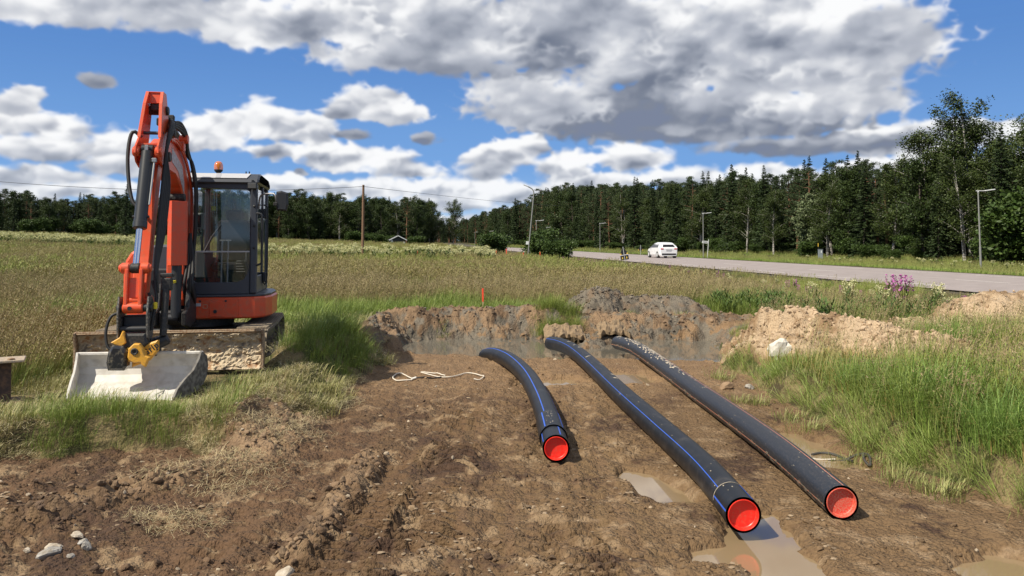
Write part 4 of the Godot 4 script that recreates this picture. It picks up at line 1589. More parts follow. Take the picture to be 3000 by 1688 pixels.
	b.prism(PackedVector2Array([Vector2(x0 + 0.05, -0.062), Vector2(x1 - 0.13, -0.062), Vector2(x1 - 0.09, 0.062), Vector2(x0 + 0.01, 0.062)]), 0.0, 0.006, Vector3.RIGHT, Vector3(0, 0.53, -0.848), 0.002)
	var hatch := part(roof, "roof_hatch", b, pale, Vector3(0, 2.336, z1 - 0.043))
	b = MB.new()
	b.prism(PackedVector2Array([Vector2(0.27, -0.06), Vector2(0.33, -0.06), Vector2(0.33, 0.06), Vector2(0.27, 0.06)]), 0.006, 0.008, Vector3.RIGHT, Vector3(0, 0.53, -0.848))
	part(hatch, "hatch_strip", b, mat("hatch_grey", lin(0.36, 0.36, 0.38), 0.5))
	for xx in [x0 + 0.02, 0.62, 0.66]:
		b = MB.new()
		b.rod(Vector3(xx, 2.35, z1 - 0.14), Vector3(xx, 2.405, z1 - 0.14), 0.010, 8, 0.007)
		part(roof, "roof_stud", b, black)
	# beacon
	b = MB.new()
	b.lathe([Vector2(0.0, 0), Vector2(0.030, 0), Vector2(0.028, 0.025), Vector2(0.050, 0.045), Vector2(0.056, 0.065), Vector2(0.0, 0.065)], Vector3(0.245, 2.376, 0.14), Vector3.UP, 20)
	var bc := part(cab, "beacon", b, black)
	b = MB.new()
	b.lathe([Vector2(0.054, 0.066), Vector2(0.058, 0.09), Vector2(0.055, 0.13), Vector2(0.042, 0.16), Vector2(0.02, 0.174), Vector2(0.0, 0.177)], Vector3(0.245, 2.376, 0.14), Vector3.UP, 24, false)
	var amber := mat("amber_lens", Color(0.95, 0.52, 0.05, 0.55), 0.08)
	amber.transparency = BaseMaterial3D.TRANSPARENCY_ALPHA
	part(bc, "lens", b, amber)
	b = MB.new()
	b.box(Vector3(0.245, 2.50, 0.14), Vector3(0.05, 0.06, 0.012), 0.004, Basis(Vector3.UP, 0.5))
	b.rod(Vector3(0.245, 2.44, 0.14), Vector3(0.245, 2.48, 0.14), 0.012, 8)
	part(bc, "reflector", b, mat("beacon_core", lin(0.70, 0.40, 0.10), 0.25, 0.6))
	# work light
	b = MB.new()
	b.box(Vector3(0.725, 2.205, z1 + 0.055), Vector3(0.115, 0.085, 0.07), 0.012)
	b.box(Vector3(0.725, 2.26, z1 + 0.03), Vector3(0.03, 0.05, 0.02), 0.004)
	var wl := part(cab, "work_light", b, black)
	b = MB.new()
	b.box(Vector3(0.725, 2.205, z1 + 0.092), Vector3(0.092, 0.062, 0.006), 0.002)
	part(wl, "lens", b, mat("lamp_lens", lin(0.10, 0.095, 0.08), 0.2))
	# mirror
	b = MB.new()
	var arm := curve([Vector3(0.79, 1.92, 0.44), Vector3(0.80, 2.03, 0.46), Vector3(0.83, 2.095, 0.49), Vector3(0.92, 2.11, 0.55), Vector3(0.99, 2.105, 0.58), Vector3(1.015, 2.06, 0.60), Vector3(1.02, 1.96, 0.60)], 36)
	b.tube(arm, 0.011, 8)
	var ma := part(cab, "mirror_arm", b, mat("arm_grey", lin(0.25, 0.25, 0.26), 0.35, 0.6))
	b = MB.new()
	b.prism(PackedVector2Array([Vector2(-0.055, -0.125), Vector2(0.065, -0.135), Vector2(0.085, -0.05), Vector2(0.080, 0.10), Vector2(0.0, 0.125), Vector2(-0.06, 0.115), Vector2(-0.075, 0.0)]), -0.03, 0.035, Vector3.RIGHT, Vector3.UP, 0.02)
	part(ma, "mirror_head", b, black, Vector3(1.085, 2.02, 0.60))
	b = MB.new()
	b.box(Vector3(1.015, 1.975, 0.637), Vector3(0.05, 0.045, 0.02), 0.006)
	part(ma, "mirror_clamp", b, soot)
	# handrails and hinges on the door side
	b = MB.new()
	b.tube(curve([Vector3(0.775, 1.86, 0.52), Vector3(0.83, 1.85, 0.53), Vector3(0.845, 1.78, 0.53), Vector3(0.845, 1.30, 0.53), Vector3(0.83, 1.22, 0.53), Vector3(0.775, 1.20, 0.52)], 30), 0.012, 8)
	part(cab, "grab_rail", b, black)
	b = MB.new()
	b.tube(curve([Vector3(0.78, 2.0, -0.20), Vector3(0.82, 1.98, -0.20), Vector3(0.83, 1.9, -0.20), Vector3(0.83, 1.0, -0.20), Vector3(0.78, 0.95, -0.20)], 30), 0.010, 8)
	part(cab, "grab_rail", b, black)
	for yy in [1.02, 1.88]:
		b = MB.new()
		b.box(Vector3(0.80, yy, -0.19), Vector3(0.05, 0.13, 0.09), 0.008)
		part(cab, "hinge", b, black)
	for yy in [1.42, 1.70, 1.95]:
		b = MB.new()
		b.lathe([Vector2(0, 0.014), Vector2(0.012, 0.012), Vector2(0.018, 0.0)], Vector3(0.745, yy, z1), Vector3.BACK, 12, false)
		part(cab, "post_bolt", b, black)
	# inside
	var seat := MB.new()
	seat.box(Vector3(0.36, 1.16, -0.25), Vector3(0.46, 0.12, 0.46), 0.03)
	seat.box(Vector3(0.36, 1.02, -0.25), Vector3(0.36, 0.34, 0.36), 0.02)
	seat.box(Vector3(0.36, 1.50, -0.46), Vector3(0.44, 0.60, 0.12), 0.04, Basis(Vector3.RIGHT, -0.12))
	seat.box(Vector3(0.36, 1.87, -0.52), Vector3(0.24, 0.14, 0.09), 0.03)
	part(cab, "seat", seat, mat("seat_cloth", lin(0.013, 0.013, 0.014), 0.9))
	for xx in [0.04, 0.66]:
		b = MB.new()
		b.box(Vector3(xx, 1.20, -0.10), Vector3(0.14, 0.36, 0.50), 0.02)
		part(cab, "console", b, mat("console_grey", lin(0.075, 0.08, 0.085), 0.6))
		b = MB.new()
		b.tube(PackedVector3Array([Vector3(xx, 1.38, 0.06), Vector3(xx, 1.48, 0.08), Vector3(xx - 0.01, 1.56, 0.07)]), [0.016, 0.014, 0.022], 8)
		part(cab, "joystick", b, black)
	for xx in [0.315, 0.39]:
		b = MB.new()
		b.tube(PackedVector3Array([Vector3(xx, 0.86, 0.26), Vector3(xx, 1.35, 0.24), Vector3(xx, 1.51, 0.20)]), 0.011, 8)
		b.box(Vector3(xx, 1.515, 0.20), Vector3(0.07, 0.016, 0.03), 0.005)
		part(cab, "travel_lever", b, mat("lever_grey", lin(0.34, 0.35, 0.34), 0.35, 0.5))
	for xx in [0.20, 0.50]:
		b = MB.new()
		b.box(Vector3(xx, 0.915, 0.30), Vector3(0.13, 0.014, 0.12), 0.004, Basis(Vector3.RIGHT, 0.5))
		part(cab, "pedal", b, pale)
	b = MB.new()
	b.box(Vector3(0.045, 1.76, 0.36), Vector3(0.15, 0.21, 0.05), 0.012)
	var mon := part(cab, "monitor", b, mat("monitor_grey", lin(0.22, 0.26, 0.25), 0.5))
	b = MB.new()
	b.box(Vector3(0.055, 1.76, 0.387), Vector3(0.055, 0.155, 0.004), 0.001)
	part(mon, "screen", b, black)
	b = MB.new()
	b.tube(PackedVector3Array([Vector3(0.06, 1.60, 0.30), Vector3(0.05, 1.66, 0.36), Vector3(0.05, 1.72, 0.36)]), 0.012, 6)
	b.tube(PackedVector3Array([Vector3(0.10, 1.35, 0.30), Vector3(0.18, 1.55, 0.20), Vector3(0.27, 1.72, 0.05)]), 0.014, 6)
	part(mon, "bracket", b, black)
	b = MB.new()
	b.box(Vector3(0.215, 1.93, 0.28), Vector3(0.055, 0.055, 0.01), 0.002)
	part(cab, "sticker", b, mat("sticker_green", lin(0.45, 0.52, 0.06), 0.6))
	for k in 5:
		b = MB.new()
		b.box(Vector3(0.54, 1.10 + 0.035 * k, -0.06), Vector3(0.17, 0.012, 0.10), 0.004)
		part(cab, "seat_bellows", b, mat("bellows", lin(0.16, 0.17, 0.165), 0.6) if k == 0 else M.bellows)

	# ---- boom foot
	b = MB.new()
	side_plate(b, [[0.30, 0.56], [0.90, 0.46], [1.16, 0.52], [1.18, 0.66], [0.98, 0.72], [0.90, 0.98], [0.70, 1.0], [0.50, 0.80], [0.30, 0.76]], AX - 0.19, AX - 0.14, 0.01)
	side_plate(b, [[0.30, 0.56], [0.90, 0.46], [1.16, 0.52], [1.18, 0.66], [0.98, 0.72], [0.90, 0.98], [0.70, 1.0], [0.50, 0.80], [0.30, 0.76]], AX + 0.14, AX + 0.19, 0.01)
	b.rod(Vector3(AX, 0.42, 0.60), Vector3(AX, 0.80, 0.60), 0.13, 20, -1.0, 0.02)
	b.box(Vector3(AX, 0.60, 0.85), Vector3(0.30, 0.16, 0.4), 0.02)
	part(ex, "swing_bracket", b, soot)
	# ---- boom
	b = MB.new()
	side_plate(b, [[2.0, 2.36], [1.99, 2.46], [1.88, 2.53], [1.60, 2.65], [1.2, 2.68], [0.86, 2.54], [0.61, 2.34], [0.47, 2.08], [0.44, 1.82], [0.52, 1.2], [0.66, 0.78], [0.76, 0.72], [0.86, 0.80], [0.86, 1.3], [0.84, 1.72], [0.90, 1.95], [1.06, 2.14], [1.36, 2.27], [1.8, 2.30], [1.95, 2.30]], AX - 0.10, AX + 0.10, 0.012)
	var boom := part(ex, "boom", b, orange)
	b = MB.new()
	side_plate(b, [[1.58, 2.56], [1.58, 2.40], [1.26, 2.32], [0.92, 2.06], [0.92, 2.20], [1.05, 2.40]], AX + 0.1005, AX + 0.104, 0.001)
	part(boom, "decal_plate", b, worn("decal_pale", lin(0.42, 0.41, 0.44), lin(0.30, 0.22, 0.22), 0.4, 0.0, 0.02, 0.4, 0.9, 2.0, 90))
	b = MB.new()
	b.rod(Vector3(AX - 0.16, 2.42, 1.90), Vector3(AX + 0.16, 2.42, 1.90), 0.055, 20, -1.0, 0.008)
	b.rod(Vector3(AX - 0.15, 0.80, 0.76), Vector3(AX + 0.15, 0.80, 0.76), 0.06, 20, -1.0, 0.008)
	part(boom, "pivot_pin", b, soot)
	b = MB.new()
	b.rod(Vector3(AX + 0.10, 2.70, 1.20), Vector3(AX + 0.20, 2.70, 1.20), 0.05, 16, -1.0, 0.006)
	b.box(Vector3(AX + 0.13, 2.62, 1.20), Vector3(0.06, 0.12, 0.10), 0.01)
	part(boom, "lifting_eye", b, orange)
	for q in [0.0, 0.035]:
		hose(boom, [[AX + 0.125, 2.62, 1.75 - q], [AX + 0.125, 2.66 - q, 1.45], [AX + 0.125, 2.56 - q, 1.10], [AX + 0.125, 2.38 - q, 0.80], [AX + 0.13, 2.10, 0.60 + q], [AX + 0.13, 1.6, 0.58 + q], [AX + 0.13, 1.2, 0.62 + q]], 0.014, orange, "oil_pipe")
	# boom cylinder with its guard
	b = MB.new()
	b.rod(Vector3(AX + 0.06, 0.60, 1.08), Vector3(AX + 0.06, 1.42, 1.05), 0.058, 20, -1.0, 0.006)
	b.rod(Vector3(AX - 0.09, 0.60, 1.08), Vector3(AX + 0.09, 0.60, 1.08), 0.05, 16, -1.0, 0.006)
	var bcyl := part(ex, "boom_cylinder", b, black)
	b = MB.new()
	b.rod(Vector3(AX + 0.06, 1.40, 1.05), Vector3(AX + 0.06, 2.00, 1.03), 0.030, 16)
	part(bcyl, "piston_rod", b, chrome)
	b = MB.new()
	b.prism(PackedVector2Array([Vector2(-0.100, -0.06), Vector2(-0.100, 0.055), Vector2(-0.050, 0.115), Vector2(0.095, 0.010), Vector2(0.095, -0.06), Vector2(0.085, -0.06), Vector2(0.085, 0.003), Vector2(-0.049, 0.100), Vector2(-0.090, 0.05), Vector2(-0.090, -0.06)]), -1.98, -1.22, Vector3.RIGHT, Vector3.BACK, 0.003)
	part(bcyl, "cylinder_guard", b, orange, Vector3(AX + 0.07, 0, 1.06))
	b = MB.new()
	b.rod(Vector3(AX - 0.14, 2.02, 1.04), Vector3(AX + 0.14, 2.02, 1.04), 0.05, 18, -1.0, 0.006)
	b.lathe([Vector2(0.012, 0.0), Vector2(0.022, 0.0), Vector2(0.022, 0.02), Vector2(0.012, 0.02)], Vector3(AX + 0.03, 2.02, 1.11), Vector3.BACK, 16)
	part(bcyl, "cylinder_pin", b, soot)

	# ---- stick: two plates at the top, a box lower down
	var stick := Node3D.new()
	stick.name = "stick"
	ex.add_child(stick)
	for sx in [-1.0, 1.0]:
		b = MB.new()
		var w0 := 0.088
		var inner: float = AX + sx * 0.075
		# plate leaning out towards the pivot
		var o := [[1.80, 3.12], [1.93, 3.125], [2.02, 2.98], [2.14, 2.62], [2.26, 2.50], [2.28, 2.42], [2.20, 2.33], [2.05, 2.28], [1.86, 2.36], [1.78, 2.62], [1.76, 2.9]]
		var tilt := Basis(Vector3.BACK, float(sx) * 0.055)
		b.xf = Transform3D(tilt, Vector3(inner, 0, 0)) * Transform3D(Basis.IDENTITY, Vector3(0, 0, 0))
		b.xf = Transform3D(Basis.IDENTITY, Vector3(inner, 3.1, 0)) * Transform3D(tilt, Vector3.ZERO) * Transform3D(Basis.IDENTITY, Vector3(0, -3.1, 0))
		side_plate(b, o, -0.010, 0.010, 0.003)
		part(stick, "side_plate", b, orange)
		# rib along the front edge
		b = MB.new()
		b.xf = Transform3D(Basis.IDENTITY, Vector3(inner, 3.1, 0)) * Transform3D(tilt, Vector3.ZERO) * Transform3D(Basis.IDENTITY, Vector3(0, -3.1, 0))
		side_plate(b, [[1.93, 3.12], [1.955, 3.12], [2.045, 2.98], [2.165, 2.60], [2.14, 2.60], [2.02, 2.98]], -0.017, 0.017, 0.003)
		part(stick, "plate_rib", b, orange)
		b = MB.new()
		b.rod(Vector3(AX + sx * 0.075, 2.44, 2.21), Vector3(AX + sx * 0.145, 2.44, 2.21), 0.055, 20, -1.0, 0.012)
		part(stick, "pin_boss", b, orange)
	b = MB.new()
	b.box(Vector3(AX, 3.06, 1.92), Vector3(0.15, 0.13, 0.012), 0.003, Basis(Vector3.RIGHT, -0.15))
	b.box(Vector3(AX, 3.118, 1.87), Vector3(0.15, 0.012, 0.12), 0.003)
	part(stick, "top_box", b, orange)
	b = MB.new()
	b.rod(Vector3(AX - 0.11, 2.66, 2.03), Vector3(AX + 0.11, 2.66, 2.03), 0.018, 12)
	part(stick, "cross_bar", b, dark)
	b = MB.new()
	b.box(Vector3(AX, 2.525, 2.14), Vector3(0.20, 0.022, 0.04), 0.004)
	part(stick, "cross_brace", b, orange)
	b = MB.new()
	b.box(Vector3(AX, 2.96, 1.87), Vector3(0.12, 0.10, 0.10), 0.02)
	b.rod(Vector3(AX - 0.12, 2.93, 1.84), Vector3(AX + 0.12, 2.93, 1.84), 0.05, 16, -1.0, 0.01)
	part(stick, "cylinder_eye", b, soot)
	b = MB.new()
	side_plate(b, [[1.88, 2.42], [2.08, 2.32], [2.18, 2.10], [2.37, 1.35], [2.50, 0.95], [2.49, 0.84], [2.43, 0.82], [2.37, 0.92], [2.12, 1.7], [1.96, 2.15]], AX - 0.070, AX + 0.074, 0.010)
	part(stick, "stick_box", b, orange)
	b = MB.new()
	b.rod(Vector3(AX - 0.11, 0.90, 2.45), Vector3(AX + 0.13, 0.90, 2.45), 0.055, 18, -1.0, 0.01)
	part(stick, "tip_pin", b, orange)
	# arm cylinder along the top of the boom
	b = MB.new()
	b.rod(Vector3(AX, 2.72, 0.72), Vector3(AX, 2.90, 1.55), 0.055, 18, -1.0, 0.006)
	b.box(Vector3(AX, 2.58, 0.68), Vector3(0.12, 0.22, 0.12), 0.02)
	var acyl := part(ex, "arm_cylinder", b, black)
	b = MB.new()
	b.rod(Vector3(AX, 2.895, 1.53), Vector3(AX, 2.94, 1.84), 0.028, 14)
	part(acyl, "piston_rod", b, chrome)
	# bucket cylinder in front of the stick
	var p0 := Vector3(AX - 0.005, 2.47, 2.19)
	var p1 := Vector3(AX - 0.01, 1.235, 2.565)
	var dir := (p1 - p0).normalized()
	b = MB.new()
	b.rod(p0 + dir * 0.03, p0 + dir * 0.87, 0.063, 24, -1.0, 0.008)
	b.rod(p0 + dir * 0.80, p0 + dir * 0.875, 0.068, 24, -1.0, 0.006)
	b.rod(p0 - Vector3(0.06, 0, 0), p0 + Vector3(0.06, 0, 0), 0.045, 16, -1.0, 0.006)
	b.rod(p0 + dir * 0.75 + Vector3(-0.08, 0, 0), p0 + dir * 0.75 + Vector3(0.08, 0, 0), 0.014, 8)
	var kcyl := part(ex, "bucket_cylinder", b, mat("cylinder_black", lin(0.026, 0.028, 0.030), 0.35))
	b = MB.new()
	b.rod(p0 + dir * 0.86, p1, 0.030, 20)
	part(kcyl, "piston_rod", b, chrome)
	b = MB.new()
	b.rod(p1 - Vector3(0.045, 0, 0), p1 + Vector3(0.045, 0, 0), 0.052, 18, -1.0, 0.01)
	part(kcyl, "rod_eye", b, soot)
	b = MB.new()
	b.box(p0 + dir * 0.02 + Vector3(0.0, 0, 0.05), Vector3(0.035, 0.11, 0.02), 0.004)
	b.box(p0 + dir * 0.13 + Vector3(0.085, 0.0, 0.04), Vector3(0.045, 0.045, 0.045), 0.006)
	b.rod(p0 + dir * 0.15 + Vector3(0.085, 0, 0.04), p0 + dir * 0.62 + Vector3(0.075, 0, 0.03), 0.010, 8)
	part(kcyl, "steel_line", b, mat("zinc", lin(0.42, 0.42, 0.40), 0.35, 0.7))
	# link between cylinder and tilt head
	b = MB.new()
	for sx in [-1.0, 1.0]:
		b.rod(p1 + Vector3(sx * 0.048, 0, 0), p1 + Vector3(sx * 0.135, 0, 0), 0.055, 20, -1.0, 0.012)
		b.rod(p1 + Vector3(sx * 0.128, 0, 0), p1 + Vector3(sx * 0.152, 0, 0), 0.038, 16, -1.0, 0.008)
	b.box(Vector3(AX - 0.078, 1.03, 2.605), Vector3(0.036, 0.40, 0.09), 0.008, Basis(Vector3.RIGHT, -0.12))
	b.box(Vector3(AX + 0.055, 1.03, 2.605), Vector3(0.036, 0.40, 0.09), 0.008, Basis(Vector3.RIGHT, -0.12))
	b.box(Vector3(AX - 0.012, 1.04, 2.590), Vector3(0.10, 0.20, 0.03), 0.004, Basis(Vector3.RIGHT, -0.12))
	b.rod(Vector3(AX - 0.105, 0.845, 2.625), Vector3(AX + 0.085, 0.845, 2.625), 0.055, 20, -1.0, 0.012)
	var link := part(ex, "bucket_link", b, orange)
	b = MB.new()
	b.rod(Vector3(AX - 0.03, 0.845, 2.66), Vector3(AX - 0.03, 0.845, 2.69), 0.020, 12)
	part(link, "grease_hole", b, black)

	# ---- hoses
	hose(stick, [[AX - 0.09, 2.60, 2.10], [AX - 0.16, 2.66, 2.12], [AX - 0.195, 2.58, 2.14], [AX - 0.20, 2.36, 2.19], [AX - 0.165, 2.10, 2.26], [AX - 0.115, 1.92, 2.32], [AX - 0.065, 1.86, 2.34]], 0.019, hm)
	for k in 5:
		var q := 0.028 * k
		hose(stick, [[AX + 0.10 + 0.02 * (k % 2), 2.86 - q, 1.62 + 0.02 * k], [AX + 0.15 + 0.015 * (k % 2), 2.80 - q, 1.85], [AX + 0.155, 2.55 - q, 2.05 + 0.01 * k], [AX + 0.14 + 0.01 * k, 2.1, 2.17 - q], [AX + 0.135 + 0.008 * k, 1.6, 2.30 - q], [AX + 0.14, 1.25, 2.42 - q * 0.7], [AX + 0.17, 0.98, 2.50 - q * 0.5]], 0.017, hm)
	for k in 4:
		hose(boom, [[AX + 0.13, 2.84 - 0.02 * k, 1.60 + 0.03 * k], [AX + 0.15, 2.86 - 0.03 * k, 1.38], [AX + 0.16, 2.76 - 0.02 * k, 1.10 + 0.02 * k], [AX + 0.15, 2.62 - 0.03 * k, 1.0], [AX + 0.16, 2.45, 0.82 - 0.03 * k], [AX + 0.19, 2.15, 0.72 - 0.03 * k], [AX + 0.19, 1.7, 0.70 - 0.02 * k], [AX + 0.17, 1.2, 0.72]], 0.018, hm)
	for q in [[0.05, 2.86, 1.72], [0.10, 2.80, 1.52], [-0.02, 2.84, 1.62], [0.12, 2.72, 1.66], [0.06, 2.90, 1.45]]:
		b = MB.new()
		b.box(Vector3(AX + q[0], q[1], q[2]), Vector3(0.07, 0.06, 0.09), 0.012, Basis(Vector3.RIGHT, q[2]))
		part(boom, "valve_block", b, soot)
	hose(ex, [[AX + 0.12, 1.10, 2.45], [AX + 0.18, 0.95, 2.52], [AX + 0.17, 0.78, 2.58], [AX + 0.15, 0.62, 2.60]], 0.016, hm)
	hose(ex, [[AX + 0.10, 0.98, 2.50], [AX + 0.15, 0.86, 2.58], [AX + 0.14, 0.74, 2.62], [AX + 0.12, 0.56, 2.62]], 0.014, hm)
	hose(ex, [[AX - 0.13, 0.80, 2.58], [AX - 0.22, 0.76, 2.60], [AX - 0.255, 0.62, 2.63], [AX - 0.23, 0.48, 2.66], [AX - 0.16, 0.42, 2.68]], 0.014, hm)
	for k in 4:
		hose(ex, [[AX + 0.04 + 0.05 * k, 0.75, 0.66], [AX + 0.06 + 0.05 * k, 0.95, 0.86 + 0.03 * k], [AX + 0.10 + 0.03 * k, 1.25, 0.80], [AX + 0.14, 1.6, 0.72]], 0.018, hm)

	# ---- tilt rotator
	var rot := Node3D.new()
	rot.name = "tilt_rotator"
	ex.add_child(rot)
	for sx in [-1.0, 1.0]:
		b = MB.new()
		side_plate(b, [[2.52, 0.95], [2.66, 0.96], [2.70, 0.80], [2.69, 0.56], [2.60, 0.50], [2.48, 0.56], [2.44, 0.86]], AX + sx * 0.135 - 0.009, AX + sx * 0.135 + 0.009, 0.003)
		part(rot, "cheek_plate", b, worn("grimy_plate_%d" % int(sx + 2), lin(0.06, 0.06, 0.058), lin(0.26, 0.23, 0.18), 0.6, 0.0, 0.02, 0.35, 0.8, 3.0, 91))
	b = MB.new()
	b.rod(Vector3(AX - 0.13, 0.64, 2.64), Vector3(AX + 0.13, 0.64, 2.64), 0.030, 14)
	b.rod(Vector3(AX - 0.16, 0.845, 2.62), Vector3(AX + 0.17, 0.845, 2.62), 0.04, 14, -1.0, 0.008)
	b.box(Vector3(AX, 0.70, 2.53), Vector3(0.24, 0.14, 0.10), 0.02)
	part(rot, "cross_tube", b, black)
	b = MB.new()
	b.prism(PackedVector2Array([Vector2(-0.145, 0.50), Vector2(-0.085, 0.44), Vector2(0.09, 0.44), Vector2(0.15, 0.50), Vector2(0.12, 0.60), Vector2(-0.10, 0.60)]), 2.50, 2.71, Vector3.RIGHT, Vector3.UP, 0.02)
	var head := part(rot, "tilt_head", b, soot, Vector3(AX, 0, 0))
	lettering(head, "engcon", 0.022, Vector3(-0.002, 0.462, 2.7115), mat("letter_yellow", lin(0.72, 0.60, 0.05), 0.5))
	b = MB.new()
	b.lathe([Vector2(0, 0), Vector2(0.13, 0), Vector2(0.15, 0.02), Vector2(0.15, 0.10), Vector2(0.12, 0.13), Vector2(0, 0.13)], Vector3(AX + 0.02, 0.33, 2.60), Vector3.UP, 28)
	part(rot, "rotor_housing", b, yellow)
	b = MB.new()
	b.prism(PackedVector2Array([Vector2(-0.02, 0.27), Vector2(0.14, 0.33), Vector2(0.215, 0.42), Vector2(0.215, 0.53), Vector2(0.12, 0.50), Vector2(-0.02, 0.43)]), 2.60, 2.69, Vector3.RIGHT, Vector3.UP, 0.015)
	var gb := part(rot, "gear_box", b, yellow, Vector3(AX + 0.02, 0, 0))
	lettering(gb, "Grip", 0.055, Vector3(0.155, 0.445, 2.6915), black, 0.62)
	b = MB.new()
	b.prism(PackedVector2Array([Vector2(-0.085, -0.125), Vector2(0.06, -0.13), Vector2(0.085, -0.09), Vector2(0.085, 0.05), Vector2(0.05, 0.105), Vector2(-0.05, 0.115), Vector2(-0.085, 0.05), Vector2(-0.10, -0.05)]), -0.11, 0.05, Vector3.RIGHT, Vector3.UP, 0.025)
	part(rot, "hydraulic_cover", b, worn("shiny_black", lin(0.02, 0.021, 0.024), lin(0.20, 0.17, 0.12), 0.25, 0.0, 0.012, 0.5, 0.9, 2.5, 93), Vector3(-0.225, 0.385, 2.75))
	b = MB.new()
	b.prism(PackedVector2Array([Vector2(-0.035, 0.0), Vector2(0.03, -0.02), Vector2(0.07, 0.015), Vector2(0.05, 0.12), Vector2(0.035, 0.13), Vector2(0.01, 0.07), Vector2(-0.07, 0.02)]), -0.02, 0.03, Vector3.RIGHT, Vector3.UP, 0.008)
	part(rot, "step_bracket", b, yellow, Vector3(-0.235, 0.50, 2.70))
	b = MB.new()
	b.prism(PackedVector2Array([Vector2(-0.075, -0.03), Vector2(-0.065, 0.055), Vector2(-0.02, 0.10), Vector2(0.03, 0.095), Vector2(0.06, 0.05), Vector2(0.085, -0.015), Vector2(0.125, -0.035), Vector2(0.115, -0.055), Vector2(0.085, -0.13), Vector2(0.055, -0.11), Vector2(0.045, -0.085), Vector2(-0.02, -0.085), Vector2(-0.06, -0.06)]), -0.05, 0.03, Vector3.RIGHT, Vector3.UP, 0.010)
	var hook := part(rot, "coupler_hook", b, yellow, Vector3(-0.055, 0.415, 2.78))
	b = MB.new()
	b.lathe([Vector2(0.018, 0.0), Vector2(0.034, 0.0), Vector2(0.034, 0.012), Vector2(0.026, 0.016), Vector2(0.018, 0.012)], Vector3(-0.01, 0.025, 0.026), Vector3.BACK, 18)
	b.rod(Vector3(-0.01, 0.025, 0.02), Vector3(-0.01, 0.025, 0.032), 0.017, 12)
	part(hook, "hook_pin", b, soot)
	b = MB.new()
	b.rod(Vector3(0.055, 0.47, 2.52), Vector3(0.175, 0.53, 2.50), 0.060, 18, -1.0, 0.015)
	part(rot, "hydraulic_motor", b, black)
	b = MB.new()
	b.rod(Vector3(0.135, 0.56, 2.56), Vector3(0.145, 1.02, 2.50), 0.034, 14, -1.0, 0.004)
	b.box(Vector3(0.148, 1.07, 2.48), Vector3(0.10, 0.13, 0.09), 0.012)
	b.box(Vector3(0.148, 1.16, 2.47), Vector3(0.12, 0.04, 0.10), 0.008)
	part(rot, "tilt_cylinder", b, soot)
	b = MB.new()
	b.box(Vector3(0.06, 0.86, 2.56), Vector3(0.035, 0.07, 0.05), 0.008)
	part(rot, "warning_tag", b, mat("tag_yellow", lin(0.78, 0.62, 0.03), 0.5))
	b = MB.new()
	b.box(Vector3(-0.06, 1.03, 1.58), Vector3(0.05, 0.085, 0.01), 0.002)
	b.box(Vector3(-0.06, 1.03, 1.22), Vector3(0.02, 0.03, 0.72), 0.002)
	part(boom, "warning_sign", b, M.tag_yellow)

	# ---- bucket: open towards the camera (built in the world's directions, then set into the machine's axes)
	var bk := Node3D.new()
	bk.name = "bucket"
	ex.add_child(bk)
	bk.transform = ex.transform.affine_inverse() * Transform3D(Basis(Vector3.UP, 0.09), Vector3(-3.725, 0.0, -8.02))
	var shell := [[0.0, 0.585], [-0.045, 0.52], [-0.06, 0.44], [-0.04, 0.365], [0.02, 0.305], [0.11, 0.262], [0.26, 0.228], [0.45, 0.205]]
	var halfw := [0.600, 0.605, 0.605, 0.602, 0.592, 0.570, 0.530, 0.470]
	b = MB.new()
	for i in shell.size() - 1:
		var a: Array = shell[i]
		var c: Array = shell[i + 1]
		var ha: float = halfw[i]
		var hc: float = halfw[i + 1]
		b.quad(Vector3(-ha, a[1], a[0]), Vector3(-hc, c[1], c[0]), Vector3(hc, c[1], c[0]), Vector3(ha, a[1], a[0]))
		var e := Vector2(c[0] - a[0], c[1] - a[1]).normalized()
		var o := Vector2(e.y, -e.x) * 0.022
		b.quad(Vector3(ha, a[1] + o.y, a[0] + o.x), Vector3(hc, c[1] + o.y, c[0] + o.x), Vector3(-hc, c[1] + o.y, c[0] + o.x), Vector3(-ha, a[1] + o.y, a[0] + o.x))
	b.box(Vector3(0, 0.582, -0.006), Vector3(1.22, 0.03, 0.03), 0.006)
	var sh := part(bk, "shell", b, steel)
	b = MB.new()
	b.prism(PackedVector2Array([Vector2(-0.51, 0.0), Vector2(0.51, 0.0), Vector2(0.465, 0.17), Vector2(-0.465, 0.17)]), 0.0, 0.022, Vector3.RIGHT, Vector3(0, -0.22, 0.975).normalized(), 0.004)
	part(bk, "cutting_edge", b, steel, Vector3(0, 0.232, 0.33))
	for sx in [-1.0, 1.0]:
		b = MB.new()
		var cheek := [[0.02, 0.60], [-0.08, 0.54], [-0.10, 0.44], [-0.08, 0.34], [-0.02, 0.27], [0.08, 0.225], [0.26, 0.19], [0.47, 0.18], [0.485, 0.225], [0.42, 0.30], [0.30, 0.37], [0.16, 0.43], [0.06, 0.53]]
		# leaning outwards at the back, as the bucket is wider there
		b.xf = Transform3D(Basis(Vector3(1, 0, 0), Vector3(0, 1, 0), Vector3(-sx * 0.25, 0, 1)), Vector3(sx * 0.600, 0, 0))
		side_plate(b, cheek, -0.012, 0.012, 0.003)
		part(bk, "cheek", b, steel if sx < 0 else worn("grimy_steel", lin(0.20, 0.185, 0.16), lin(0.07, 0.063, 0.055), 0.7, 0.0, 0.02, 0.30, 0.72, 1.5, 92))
	b = MB.new()
	b.box(Vector3(0.30, 0.245, 0.22), Vector3(0.010, 0.012, 0.40), 0.002)
	part(bk, "weld_seam", b, steel)
	b = MB.new()
	b.box(Vector3(0.02, 0.60, -0.06), Vector3(0.30, 0.10, 0.14), 0.02)
	b.box(Vector3(-0.09, 0.66, 0.0), Vector3(0.03, 0.16, 0.2), 0.008)
